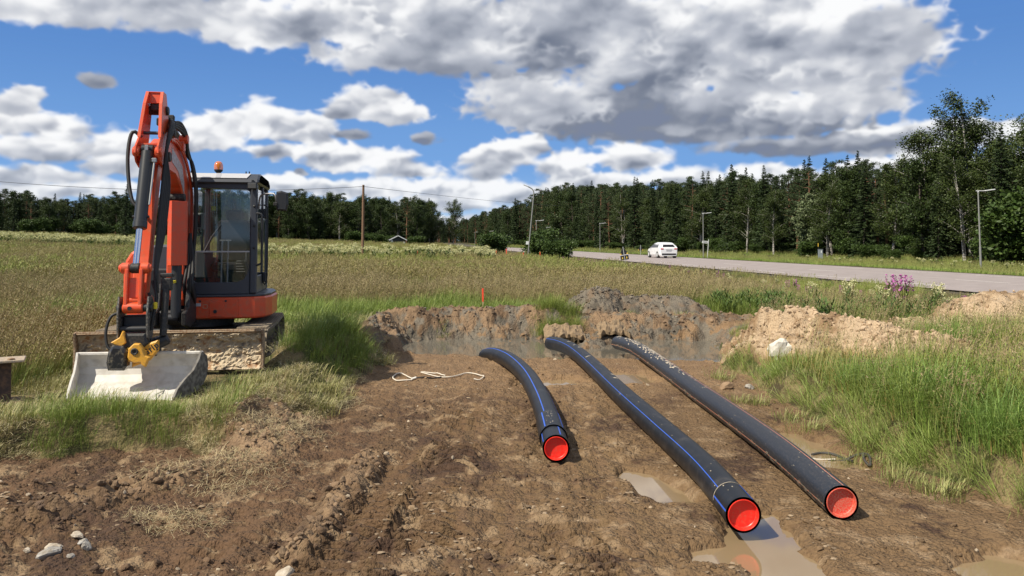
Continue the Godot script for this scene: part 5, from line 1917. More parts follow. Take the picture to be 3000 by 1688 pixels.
	b.box(Vector3(0.13, 0.66, 0.0), Vector3(0.03, 0.16, 0.2), 0.008)
	part(bk, "coupling_lugs", b, soot)
	stage("excavator")


func lettering(parent: Node3D, text: String, size: float, at: Vector3, m: Material, turn := 0.0) -> void:
	var t := TextMesh.new()
	var f := SystemFont.new()
	f.font_names = PackedStringArray(["Droid Sans"])
	f.font_weight = 700
	t.font = f
	t.text = text
	t.font_size = 32
	t.pixel_size = size / 32.0 * 1.4
	t.depth = 0.002
	t.curve_step = 2.0
	var o := MeshInstance3D.new()
	o.name = "lettering"
	o.mesh = t
	o.material_override = m
	o.position = at
	o.rotation.z = turn
	parent.add_child(o, true)

# ------------------------------------------------------------------ grass, flowers, trees
func leaf_mat(called: String, tint: Color, rough := 0.55, through := 0.35) -> StandardMaterial3D:
	var m := mat(called, tint, rough)
	m.vertex_color_use_as_albedo = true
	m.backlight_enabled = true
	m.backlight = Color(through, through, through * 0.6)
	m.metallic_specular = 0.35
	m.cull_mode = BaseMaterial3D.CULL_DISABLED
	return m


func blade(b: MB, at: Vector3, ang: float, h: float, lean: float, w: float, bend := Vector3.ZERO) -> void:
	var dir := Vector3(cos(ang), 0, sin(ang))
	var side := Vector3(-sin(ang), 0, cos(ang)) * (w / 2.0)
	var p1 := at + Vector3(0, h * 0.42, 0) + dir * lean * h * 0.16 + bend * h * 0.15
	var p2 := at + Vector3(0, h * 0.76, 0) + dir * lean * h * 0.48 + bend * h * 0.45
	var p3 := at + Vector3(0, h * (1.0 - 0.25 * lean), 0) + dir * lean * h * 0.95 + bend * h * 0.9
	b.quad(at - side, at + side, p1 + side * 0.9, p1 - side * 0.9)
	b.quad(p1 - side * 0.9, p1 + side * 0.9, p2 + side * 0.6, p2 - side * 0.6)
	b.tri(p2 - side * 0.6, p2 + side * 0.6, p3)


func mixc(g: RandomNumberGenerator, a: Color, c: Color, spread_ := 0.18) -> Color:
	var m := a.lerp(c, g.randf()) * g.randf_range(1.0 - spread_, 1.0 + spread_)
	m.a = 1.0
	return m


const WIND := Vector3(0.30, 0.0, -0.10)


func tuft(sd: int, count: int, r: float, h0: float, h1: float, w: float, lean: float, ca: Color, cb: Color) -> ArrayMesh:
	var g := RandomNumberGenerator.new()
	g.seed = sd
	var b := MB.new()
	for k in count:
		b.col = mixc(g, ca, cb)
		var a := g.randf() * TAU
		var q := sqrt(g.randf()) * r
		blade(b, Vector3(cos(a) * q, 0, sin(a) * q), a + g.randf_range(-0.9, 0.9), g.randf_range(h0, h1), g.randf_range(0.1, lean), w * g.randf_range(0.7, 1.3), WIND * g.randf_range(0.3, 1.2))
	return b.mesh()


# meadow grass in seed: thin stems with brown panicles over low blades
func meadow_tuft(sd: int, stems: int, low: int, r: float, h0: float, h1: float, w: float) -> ArrayMesh:
	var g := RandomNumberGenerator.new()
	g.seed = sd
	var b := MB.new()
	for k in low:
		b.col = mixc(g, Color(0.130, 0.185, 0.042), Color(0.235, 0.250, 0.085))
		var a := g.randf() * TAU
		var q := sqrt(g.randf()) * r
		blade(b, Vector3(cos(a) * q, 0, sin(a) * q), g.randf() * TAU, g.randf_range(h0 * 0.45, h0 * 0.85), g.randf_range(0.1, 0.7), w * 1.6, WIND)
	for k in stems:
		var a := g.randf() * TAU
		var q := sqrt(g.randf()) * r
		var at := Vector3(cos(a) * q, 0, sin(a) * q)
		var h := g.randf_range(h0, h1)
		var tip := at + Vector3(0, h, 0) + (WIND * g.randf_range(0.6, 1.4) + Vector3(g.randf_range(-0.12, 0.12), 0, g.randf_range(-0.12, 0.12))) * h
		var mid := at.lerp(tip, 0.55) + Vector3(0, h * 0.05, 0)
		b.col = mixc(g, Color(0.25, 0.24, 0.095), Color(0.33, 0.275, 0.13))
		var side := Vector3(-sin(a), 0, cos(a)) * (w * 0.3)
		b.quad(at - side, at + side, mid + side, mid - side)
		b.quad(mid - side, mid + side, tip + side * 0.6, tip - side * 0.6)
		b.col = mixc(g, Color(0.195, 0.140, 0.080), Color(0.30, 0.235, 0.125))
		var d := (tip - mid).normalized()
		for j in 6:
			var p := mid.lerp(tip, 0.55 + 0.085 * j)
			var o := Vector3(g.randf_range(-1, 1), g.randf_range(-0.2, 0.6), g.randf_range(-1, 1)).normalized() * g.randf_range(0.018, 0.042) * (1.15 - 0.13 * j) * (w / 0.006) ** 0.6
			var u := d.cross(o).normalized() * w * 0.55
			b.tri(p, p + o * 0.6 + u, p + o + d * 0.02)
			b.tri(p, p + o + d * 0.02, p + o * 0.6 - u)
	return b.mesh()


func free_ground(x: float, d: float) -> bool:
	# not under the machine, its bucket or the steel beam
	if x > -5.2 and x < -2.85 and d > 9.0 and d < 12.0:
		return false
	if x > -4.9 and x < -2.8 and d > 8.55 and d <= 9.3:
		return false
	if x > -4.45 and x < -2.98 and d > 7.46 and d < 8.4:
		return false
	if x < -4.45 and d > 6.9 and d < 7.9:
		return false
	return true


func build_grass() -> void:
	var gm := leaf_mat("grass_blades", Color.WHITE, 0.5, 0.5)
	var g := RandomNumberGenerator.new()
	g.seed = 31
	var lush := []
	var seed_ := []
	var low := []
	var straw := []
	var far := []
	for k in 4:
		lush.append(tuft(400 + k, 38, 0.20, 0.12, 0.54, 0.0055, 1.35, Color(0.130, 0.200, 0.034), Color(0.250, 0.290, 0.085)))
		seed_.append(meadow_tuft(420 + k, 16 + 3 * k, 22, 0.26, 0.32, 0.58 + 0.05 * k, 0.0054))
		far.append(meadow_tuft(440 + k, 30, 34, 0.75, 0.30, 0.54, 0.015))
	for k in 3:
		low.append(tuft(460 + k, 34, 0.15, 0.05, 0.17, 0.0055, 1.1, Color(0.165, 0.185, 0.055), Color(0.36, 0.31, 0.155)))
		var b := MB.new()
		for j in 30:
			b.col = mixc(g, Color(0.50, 0.43, 0.29), Color(0.33, 0.28, 0.16))
			var a := g.randf() * TAU
			var q := sqrt(g.randf()) * 0.17
			var at := Vector3(cos(a) * q, 0.004 + 0.02 * g.randf(), sin(a) * q)
			var dir := Vector3.RIGHT.rotated(Vector3.UP, g.randf() * TAU)
			var l := g.randf_range(0.03, 0.16)
			var s := dir.cross(Vector3.UP) * 0.0013
			var e := at + dir * l + Vector3(0, g.randf_range(-0.01, 0.035), 0)
			var m := (at + e) / 2.0 + Vector3(0, 0.012, 0)
			b.quad(at - s, at + s, m + s, m - s)
			b.quad(m - s, m + s, e + s, e - s)
		straw.append(b.mesh())
	var put := {}
	var add := func(kind: String, list: Array, x: float, d: float, size: float, tint: Color, lean := Vector2.ZERO) -> void:
		var k := g.randi() % list.size()
		var key := kind + str(k)
		if not put.has(key):
			put[key] = [kind, list[k], [], PackedColorArray()]
		var bs := Basis(Vector3.UP, g.randf_range(-0.5, 0.5) if kind != "lush" else g.randf_range(-1.3, 1.3)).scaled(Vector3(size, size * g.randf_range(0.75, 1.25), size))
		if lean != Vector2.ZERO:
			bs = Basis(Vector3(lean.y, 0, -lean.x).normalized(), lean.length()) * bs
		put[key][2].append(Transform3D(bs, Vector3(x, ground(x, d) - 0.01, -d)))
		put[key][3].append(tint)
	# near and middle meadow
	for t in 42000:
		var d := 3.8 + 36.0 * pow(g.randf(), 1.45)
		var x := g.randf_range(-0.72, 0.72) * d
		ground(x, d)
		if zone != 4 or not free_ground(x, d):
			continue
		var off := absf(x - road_centre(d))
		if off < 5.9:
			continue
		var n1 := g_tone.get_noise_2d(x * 0.35, d * 0.35)
		var n2 := g_field.get_noise_2d(x * 3.0, d * 1.6)
		var s_out := outside_site(x, d)
		var tint := Color(1.06, 1.08, 1.0) * g.randf_range(0.84, 1.15)
		tint.a = 1.0
		var near_road := smoothstep(15.0, 8.0, off)
		if x < -1.2 and d < 12.6 and x > -7.5:
			# left bank: trampled, with strong clumps
			var clump := 0.0
			clump = maxf(clump, 1.0 - Vector2((x + 3.35) / 0.70, (d - 6.66) / 0.42).length())
			clump = maxf(clump, 1.0 - Vector2((x + 2.22) / 0.36, (d - 7.1) / 0.55).length())
			clump = maxf(clump, 1.0 - Vector2((x + 2.35) / 0.50, (d - 10.4) / 1.35).length())
			clump = maxf(clump, 1.0 - Vector2((x + 4.4) / 0.4, (d - 5.9) / 0.35).length())
			if clump > 0.05:
				add.call("lush", lush, x, d, (0.45 + 0.6 * minf(clump, 0.6)) * (0.68 if d < 7.2 and x < -2.6 else 1.0) * g.randf_range(0.6, 1.15), tint)
			elif x < -5.1 and d > 7.6:
				if g.randf() < 0.45:
					add.call("lush", lush, x, d, g.randf_range(0.4, 0.75), tint)
				else:
					add.call("seed", seed_, x, d, g.randf_range(0.6, 0.95), tint)
			else:
				if g.randf() < 0.50:
					add.call("low", low, x, d, g.randf_range(0.5, 1.1), tint)
				if g.randf() < 0.85 * smoothstep(-0.3, 0.2, g_dry.get_noise_2d(x * 0.5, d * 0.5) + 0.15):
					add.call("straw", straw, x, d, g.randf_range(0.7, 1.2), tint)
		elif x > 0.0 and d < 15.5 and x < 9.5:
			# right bank: tall and green, thinner on its edge
			if s_out < 0.35:
				if g.randf() < 0.45:
					add.call("lush", lush, x, d, g.randf_range(0.35, 0.6), tint, Vector2(-0.5, 0.0))
				elif g.randf() < 0.4:
					add.call("low", low, x, d, g.randf_range(0.6, 1.0), tint)
			else:
				add.call("lush", lush, x, d, g.randf_range(0.6, 1.05) * (1.0 + 0.55 * g_tone.get_noise_2d(x * 0.9, d * 0.9)) * lerpf(1.1, 0.40, smoothstep(7.0, 8.6, d) * smoothstep(6.0, 5.2, x)) * lerpf(1.0, 0.85, smoothstep(5.2, 6.2, x)), tint * Color(1.0 + 0.5 * g_dry.get_noise_2d(x * 0.3, d * 0.3), 1.0, 1.0))
				if g.randf() < (0.09 if x > 4.0 else 0.05):
					add.call("seed", seed_, x, d, g.randf_range(0.7, 1.0), tint)
				if g.randf() < 0.16:
					add.call("low", low, x, d, g.randf_range(1.0, 1.8), Color(1.35, 1.05, 0.9))
		elif d < 16.2 and d > 12.0 and x < -1.7 and x > -5.6 and g_tone.get_noise_2d(x * 0.8, d * 0.8) < 0.18:
			if g.randf() < 0.7:
				add.call("low", low, x, d, g.randf_range(0.7, 1.4), tint)
			else:
				add.call("straw", straw, x, d, g.randf_range(0.8, 1.4), tint)
		elif d < 17.8 and x > -7.5 and x < 6.5:
			if s_out < 0.5 and g.randf() < 0.5:
				add.call("low", low, x, d, g.randf_range(0.8, 1.3), tint)
			else:
				add.call("lush", lush, x, d, g.randf_range(0.6, 1.0) * smoothstep(-0.4, 1.6, s_out), tint)
		else:
			var green := smoothstep(-0.05, 0.45, n1 + 0.7 * n2 + 0.10)
			if x > 2.5:
				green = maxf(green, 0.8 * smoothstep(2.5, 5.0, x) * smoothstep(26.0, 17.0, d))
			if g.randf() < green:
				add.call("lush", lush, x, d, g.randf_range(0.8, 1.25) * (1.0 - 0.58 * near_road), tint * Color(0.95, 0.92, 0.95))
			if g.randf() < 1.1 - green:
				add.call("seed", seed_, x, d, g.randf_range(0.75, 1.1) * (1.0 - 0.62 * near_road), tint)
	# the far meadow and the verges
	for t in 26000:
		var d := 26.0 + 330.0 * pow(g.randf(), 1.9)
		var x := g.randf_range(-0.70, 0.72) * d
		var off := x - road_centre(d)
		if absf(off) < 5.9 or off > 21.0:
			continue
		var n2 := g_field.get_noise_2d(x * 1.6, d * 1.2)
		var tint := Color(1.08, 1.18, 0.92) * g.randf_range(0.85, 1.15)
		if off > 0.0:
			tint = Color(0.95, 1.25, 0.75) * g.randf_range(0.85, 1.15)
		elif n2 > 0.12:
			tint *= Color(0.95, 1.2, 0.8)
		tint.a = 1.0
		add.call("far", far, x, d, g.randf_range(0.8, 1.25) * (1.0 + d * 0.0035) * (0.5 if absf(off) < 13.0 or off > 0.0 else 1.0), tint)
	# dry litter on the edge of the bank and on the lower-left heap
	for t in 420:
		var x := g.randf_range(-2.7, -1.55)
		var d := g.randf_range(5.0, 8.3)
		if g.randf() > 1.1 * exp(-pow((x + 2.05) / 0.32, 2.0)) * smoothstep(5.2, 5.9, d) * smoothstep(-0.25, 0.25, g_dry.get_noise_2d(x * 0.9, d * 0.9)):
			continue
		add.call("straw", straw, x, d, g.randf_range(0.6, 1.1), Color(1.05, 1.0, 0.9))
	for t in 26:
		var x := g.randf_range(-2.30, -1.85)
		var d := g.randf_range(4.72, 4.98)
		add.call("straw", straw, x, d, g.randf_range(0.4, 0.8), Color(1.1, 1.05, 0.95))
	for t in 120:
		var a := g.randf() * TAU
		var x := 0.85 + cos(a) * 0.45 * sqrt(g.randf())
		add.call("lush", lush, x, 14.75 + g.randf_range(-0.10, 0.9), g.randf_range(0.4, 0.75), Color(1.05, 1.0, 0.9))
	for q in [[2.75, 6.4], [2.85, 6.1], [2.72, 5.7], [2.9, 5.4], [2.65, 7.3], [2.72, 7.7], [2.5, 8.4], [2.6, 9.9], [-3.9, 5.3], [-4.1, 5.5], [-3.7, 5.2], [2.3, 15.6], [3.4, 15.7], [-1.5, 15.6], [-1.3, 14.9]]:
		for t in 7:
			add.call("low", low, q[0] + g.randf_range(-0.12, 0.12), q[1] + g.randf_range(-0.15, 0.15), g.randf_range(0.5, 1.0), Color(0.9, 1.0, 0.8))
	var names := {"lush": ["tall_grass", "tall fresh green grass on the banks and round the site"], "seed": ["meadow_grass", "brown meadow grass in seed"], "low": ["short_grass", "short trampled grass round the machine"], "straw": ["dry_straw", "dry cut straw lying on the bank"], "far": ["far_meadow_grass", "far meadow grass reaching to the road and forest"]}
	var total := 0
	for key in put:
		var p: Array = put[key]
		spread(names[p[0]][0], p[1], gm, p[2], p[3], names[p[0]][1])
		total += p[2].size()
	stage("grass: %d tufts" % total)


# ---- flowers
func flower_plant(kind: String, sd: int) -> Node3D:
	var g := RandomNumberGenerator.new()
	g.seed = sd
	var o := Node3D.new()
	var h := g.randf_range(0.85, 1.1)
	var b := MB.new()
	for k in (5 if kind == "meadowsweet" else 3):
		var a := TAU * k / 5.0 + g.randf()
		var r := g.randf_range(0.02, 0.13)
		var hh := h * g.randf_range(0.72, 1.0)
		b.col = mixc(g, Color(0.10, 0.12, 0.035), Color(0.15, 0.09, 0.05))
		b.tube(PackedVector3Array([Vector3(cos(a) * r * 0.4, 0, sin(a) * r * 0.4), Vector3(cos(a) * r, hh * 0.6, sin(a) * r), Vector3(cos(a) * r * 1.4 + 0.05, hh, sin(a) * r * 1.4)]), 0.005, 4, false)
	var st := part(o, "stems", b, M.plant_leaf)
	b = MB.new()
	for k in 34:
		b.col = mixc(g, Color(0.06, 0.11, 0.025), Color(0.10, 0.15, 0.035))
		var a := g.randf() * TAU
		var y := h * g.randf_range(0.1, 0.8)
		var p := Vector3(cos(a), 0, sin(a)) * g.randf_range(0.0, 0.08) + Vector3(0, y, 0)
		blade(b, p, a, 0.14, 1.3, 0.032 if kind == "meadowsweet" else 0.022)
	part(o, "leaves", b, M.plant_leaf)
	b = MB.new()
	if kind == "meadowsweet":
		for k in 5:
			var a := TAU * k / 5.0 + g.randf()
			var c := Vector3(cos(a) * 0.09 + 0.04, h * g.randf_range(0.80, 1.0), sin(a) * 0.09)
			for j in 34:
				b.col = mixc(g, Color(0.50, 0.49, 0.24), Color(0.62, 0.60, 0.36))
				var p := c + Vector3(g.randfn() * 0.036, g.randfn() * 0.030, g.randfn() * 0.036)
				leaf(b, p, g.randf_range(0.016, 0.03), g)
	else:
		for k in 3:
			var a := TAU * k / 3.0 + g.randf()
			var c := Vector3(cos(a) * 0.08 + 0.04, h * 0.70, sin(a) * 0.08)
			for j in 44:
				b.col = mixc(g, Color(0.42, 0.09, 0.34), Color(0.52, 0.20, 0.44))
				var t := g.randf()
				var q := 0.035 * (1.0 - 0.7 * t)
				leaf(b, c + Vector3(g.randfn() * q, t * 0.34, g.randfn() * q), g.randf_range(0.018, 0.03), g)
	part(o, "blossom", b, M.blossom)
	return o


func leaf(b: MB, p: Vector3, s: float, g: RandomNumberGenerator) -> void:
	var u := Vector3(g.randfn(), g.randfn() * 0.6, g.randfn()).normalized() * s
	var w := u.cross(Vector3(g.randfn(), g.randfn(), g.randfn())).normalized() * s * 0.55
	b.quad(p - u, p + w, p + u, p - w)


func build_flowers() -> void:
	var lm := leaf_mat("plant_leaf", Color.WHITE, 0.55, 0.4)
	lm.resource_name = "plant_leaf"
	leaf_mat("blossom", Color.WHITE, 0.7, 0.5)
	var g := RandomNumberGenerator.new()
	g.seed = 8
	var proto := {"meadowsweet": [], "fireweed": []}
	for k in 4:
		proto["meadowsweet"].append(flower_plant("meadowsweet", 500 + k))
	for k in 2:
		proto["fireweed"].append(flower_plant("fireweed", 520 + k))
	var labels := {"meadowsweet": ["cream-flowered meadowsweet growing between the meadow and the road", "meadowsweet along the road"], "fireweed": ["pink-flowered fireweed growing among meadowsweet beside the road", "fireweed along the road"]}
	var line := [[9.6, 14.6], [10.2, 17.5], [10.4, 22.0], [10.0, 28.0], [8.6, 36.0], [6.8, 46.0], [4.6, 58.0], [2.2, 72.0]]
	for t in 150:
		var u := pow(g.randf(), 0.9) * 6.999
		var i := int(u)
		var f := u - i
		var x: float = lerpf(line[i][0], line[i + 1][0], f) + g.randfn() * 1.1
		var d: float = lerpf(line[i][1], line[i + 1][1], f) + g.randfn() * 1.2
		var kind := "meadowsweet" if g.randf() < 0.72 else "fireweed"
		if i == 5 or i == 4:
			kind = "meadowsweet" if g.randf() < 0.55 else "fireweed"
		if road_centre(d) - x < 6.6:
			continue
		plant(proto[kind], kind, x, d, g.randf_range(0.45, 0.72), labels[kind], g)
	for q in [[7.6, 15.6], [7.75, 15.7], [7.5, 15.8]]:
		plant(proto["fireweed"], "fireweed", q[0], q[1], 0.9, ["tall pink fireweed standing above the right-hand sandy heap", "fireweed above the heap"], g)
	for q in [[6.4, 15.2], [6.6, 15.6], [7.0, 15.0], [8.2, 15.4], [8.4, 15.8], [6.0, 16.0]]:
		plant(proto["meadowsweet"], "meadowsweet", q[0], q[1], 0.75, ["cream-flowered meadowsweet standing behind the right-hand sandy heap", "meadowsweet behind the heap"], g)
	var herbs := [[], [], [], []]
	for t in 900:
		var x := g.randf_range(4.4, 11.0)
		var d := g.randf_range(13.0, 18.5)
		ground(x, d)
		if zone != 4 or g_tone.get_noise_2d(x * 0.5 + 3.0, d * 0.5) < -0.12 or road_centre(d) - x < 7.0:
			continue
		var s := g.randf_range(0.35, 0.62)
		herbs[g.randi() % 4].append(Transform3D(Basis(Vector3.UP, g.randf() * TAU).scaled(Vector3(s * 1.2, s, s * 1.2)), Vector3(x, ground(x, d), -d)))
	for k in 4:
		spread("leafy_herbs", proto["meadowsweet"][k].get_node("leaves").mesh, M.plant_leaf, herbs[k], PackedColorArray(), "leafy green herbs behind the sandy heaps")
	# far bands of the same flowers, too many and too small to count
	var where := [[], [], [], []]
	for t in 1500:
		var u := g.randf() * 0.87
		var x: float
		var d: float
		if u < 0.55:
			x = g.randf_range(-64, -36)
			d = 80.0 + g.randf_range(-5, 6) + (x + 50.0) * -0.25
			if g_field.get_noise_2d(x * 4.0, d * 2.0) < -0.15:
				continue
		elif u < 0.85:
			d = g.randf_range(52, 66)
			x = g.randf_range(-0.36, -0.02) * d
			if g_field.get_noise_2d(x * 5.0, d * 2.0) < 0.0:
				continue
		else:
			d = g.randf_range(30, 60)
			x = road_centre(d) + 7.0 + absf(g.randfn()) * 2.5
		var s := g.randf_range(0.9, 1.4) * (0.45 if u >= 0.85 else 1.0)
		where[g.randi() % 4].append(Transform3D(Basis(Vector3.UP, g.randf() * TAU).scaled(Vector3(s * 1.3, s, s * 1.3)), Vector3(x, ground(x, d), -d)))
	for k in 4:
		var src: Node3D = proto["meadowsweet"][k]
		spread("far_flower_heads", src.get_node("blossom").mesh, M.blossom, where[k], PackedColorArray(), "bands of cream flowers along the far edge of the meadow")
		spread("far_flower_leaves", src.get_node("leaves").mesh, M.plant_leaf, where[k], PackedColorArray(), "leaves under the far bands of cream flowers")
	for l in proto.values():
		for o in l:
			o.free()
	stage("flowers")


func plant(list: Array, called: String, x: float, d: float, s: float, label: Array, g: RandomNumberGenerator) -> void:
	var src: Node3D = list[g.randi() % list.size()]
	var o: Node3D = src.duplicate()
	o.name = numbered(called)
	add_child(o, true)
	o.position = Vector3(x, ground(x, d), -d)
	o.rotation.y = g.randf() * TAU
	o.scale = Vector3.ONE * s
	tag(o, label[0], "flower", label[1])


# ---- trees
func limb(b: MB, p: Vector3, q: Vector3, r0: float, r1: float, sag: float, seg := 5) -> PackedVector3Array:
	var path := PackedVector3Array()
	for k in 5:
		var t := k / 4.0
		path.append(p.lerp(q, t) + Vector3(0, sag * 4.0 * t * (1.0 - t), 0))
	var rr := []
	for k in 5:
		rr.append(lerpf(r0, r1, k / 4.0))
	b.tube(path, rr, seg, false)
	return path


func make_tree(kind: String, sd: int, h: float) -> Node3D:
	var g := RandomNumberGenerator.new()
	g.seed = sd
	var o := Node3D.new()
	var wood := MB.new()
	var crown := MB.new()
	var top := Vector3(g.randf_range(-0.04, 0.04) * h, h, g.randf_range(-0.04, 0.04) * h)
	match kind:
		"spruce":
			wood.tube(PackedVector3Array([Vector3.ZERO, top * 0.5, top * 0.98]), [h * 0.014, h * 0.009, 0.01], 7, false)
			for k in 42:
				for j in 7:
					var t := 0.04 + 0.95 * (k + g.randf()) / 42.0
					var reach := h * 0.165 * pow(1.0 - t, 0.86) * g.randf_range(0.7, 1.15) + 0.02
					var a := TAU * (j + g.randf()) / 7.0 + k * 1.3
					var dir := Vector3(cos(a), 0, sin(a))
					var p := top * t
					var rr := reach * g.randf_range(0.7, 1.12)
					var e := p + dir * rr + Vector3(0, -rr * (0.38 - 0.5 * t), 0)
					for m in 8:
						var f := (m + 0.7) / 8.0
						var q := p.lerp(e, f) + Vector3(0, rr * 0.10 * f * f, 0)
						for s in 3:
							crown.col = mixc(g, Color(0.026, 0.044, 0.016), Color(0.047, 0.070, 0.024), 0.25)
							var out := (dir.rotated(Vector3.UP, g.randf_range(-1.2, 1.2)) + Vector3(0, g.randf_range(-0.9, 0.1), 0)).normalized() * g.randf_range(0.16, 0.34) * (0.65 + 0.035 * h) * (0.30 + 0.70 * minf(1.0, (1.0 - t) * 3.0))
							var w := out.cross(Vector3(g.randfn(), 1.0, g.randfn())).normalized() * out.length() * 0.22
							crown.tri(q - w, q + w, q + out)
							crown.tri(q + w * 0.6 + out * 0.2, q + w * 1.7 + out * 0.75, q + out * 0.5)
		"pine":
			wood.tube(PackedVector3Array([Vector3.ZERO, top * 0.45, top * 0.8, top * 0.97]), [h * 0.016, h * 0.012, h * 0.007, 0.02], 7, false)
			for k in 38:
				var t := 0.22 + 0.77 * pow(k / 37.0, 0.85)
				var a := g.randf() * TAU
				var reach := h * 0.165 * sin(PI * clampf((t - 0.08) / 0.98, 0.0, 1.0)) * g.randf_range(0.6, 1.15) + 0.25
				var p := top * t
				var e := p + Vector3(cos(a), g.randf_range(0.05, 0.35), sin(a)) * reach
				limb(wood, p, e, h * 0.0035, 0.01, -0.05 * reach, 4)
				for s in 7:
					var c := p.lerp(e, g.randf_range(0.45, 1.08)) + Vector3(g.randfn(), g.randfn() * 0.6, g.randfn()) * 0.20 * (h / 12.0)
					for m in 26:
						crown.col = mixc(g, Color(0.036, 0.056, 0.022), Color(0.060, 0.084, 0.032), 0.22)
						var u := Vector3(g.randfn(), g.randfn() * 0.7 + 0.5, g.randfn()).normalized() * g.randf_range(0.14, 0.28)
						var q := c + Vector3(g.randfn(), g.randfn() * 0.6, g.randfn()) * 0.16
						var w := u.cross(Vector3(g.randfn(), g.randfn(), g.randfn())).normalized() * 0.042
						crown.tri(q - w, q + w, q + u)
		_:
			# birch, alder and other broad-leaved trees; bushes have several stems from the ground
			var bush := kind == "bush"
			var birch := kind == "birch"
			var stems := 4 if bush else (2 if birch and sd % 3 == 0 else 1)
			var limbs := []
			for s in stems:
				var foot := Vector3.ZERO if stems == 1 else Vector3(g.randfn(), 0, g.randfn()) * 0.12
				var tip := top * g.randf_range(0.88, 1.0) + Vector3(g.randfn(), 0, g.randfn()) * h * (0.05 * (stems - 1) + (0.22 if bush else 0.02))
				var mid := foot.lerp(tip, 0.5) + Vector3(g.randfn(), 0, g.randfn()) * h * 0.02
				wood.tube(PackedVector3Array([foot, foot.lerp(mid, 0.5), mid, mid.lerp(tip, 0.6), tip]), [h * 0.015 / sqrt(stems), h * 0.0125 / sqrt(stems), h * 0.009 / sqrt(stems), h * 0.005, 0.012], 8, false)
				var n_ := (15 if bush else 36) / (1 if bush else stems) + 4
				for k in n_:
					var t0_ := 0.10 if bush else (0.18 if birch else 0.09)
					var t := t0_ + (0.97 - t0_) * (k + g.randf()) / n_
					var p := foot.lerp(mid, t * 2.0) if t < 0.5 else mid.lerp(tip, t * 2.0 - 1.0)
					var a := g.randf() * TAU
					var wide := h * (0.40 if bush else (0.22 if birch else 0.185)) * pow(sin(PI * clampf(0.12 + 0.86 * t, 0.0, 1.0)), 0.7)
					var reach := wide * g.randf_range(0.65, 1.1) + 0.2
					var e := p + Vector3(cos(a), g.randf_range(0.25, 0.75), sin(a)) * reach
					limb(wood, p, e, h * 0.0045 * (1.1 - t), 0.008, 0.08 * reach, 4)
					limbs.append([p, e, reach])
			var ca := Color(0.034, 0.054, 0.014)
			var cb := Color(0.066, 0.088, 0.022)
			if kind == "alder":
				ca = Color(0.027, 0.046, 0.013)
				cb = Color(0.052, 0.076, 0.020)
			elif kind == "willow":
				ca = Color(0.105, 0.140, 0.060)
				cb = Color(0.200, 0.235, 0.125)
			elif bush:
				ca = Color(0.036, 0.066, 0.015)
				cb = Color(0.068, 0.105, 0.024)
			var per := 9 if bush else 8
			for l in limbs:
				for s in per:
					var f := g.randf_range(0.35, 1.05)
					var c: Vector3 = l[0].lerp(l[1], f) + Vector3(g.randfn(), g.randfn() * 0.7, g.randfn()) * 0.10 * l[2]
					var droop := g.randf_range(0.1, 0.8) if birch else 0.15
					var shade := g.randf_range(0.78, 1.2)
					for m in (44 if not bush else 30):
						crown.col = mixc(g, ca, cb, 0.2) * shade
						crown.col.a = 1.0
						var q := c + Vector3(g.randfn() * 0.30, g.randfn() * 0.24 - droop * g.randf() * 0.8, g.randfn() * 0.30) * (h / 12.0 if not bush else 0.8)
						leaf(crown, q, g.randf_range(0.060, 0.125), g)
	var bark: Material = M.bark_birch if kind == "birch" else (M.bark_pine if kind == "pine" else M.bark_dark)
	part(o, "trunk", wood, bark)
	part(o, "crown", crown, M.tree_leaf if not kind in ["spruce", "pine"] else M.tree_needle)
	return o


var tree_kinds := {}
var tree_count := 0


func tree(kind: String, x: float, d: float, h: float, label: String, group: String, g: RandomNumberGenerator, variant := -1) -> void:
	var list: Array = tree_kinds[kind]
	var src: Array = list[g.randi() % list.size() if variant < 0 else variant]
	var o: Node3D = src[0].duplicate()
	o.name = numbered(kind + ("_tree" if kind != "bush" else ""))
	add_child(o, true)
	o.position = Vector3(x, ground(x, d) - 0.08, -d)
	o.rotation.y = g.randf() * TAU
	var s: float = h / src[1]
	o.scale = Vector3(s * g.randf_range(0.9, 1.12), s, s * g.randf_range(0.9, 1.12))
	tag(o, label, "tree" if kind != "bush" else "bush", group)
	tree_count += 1


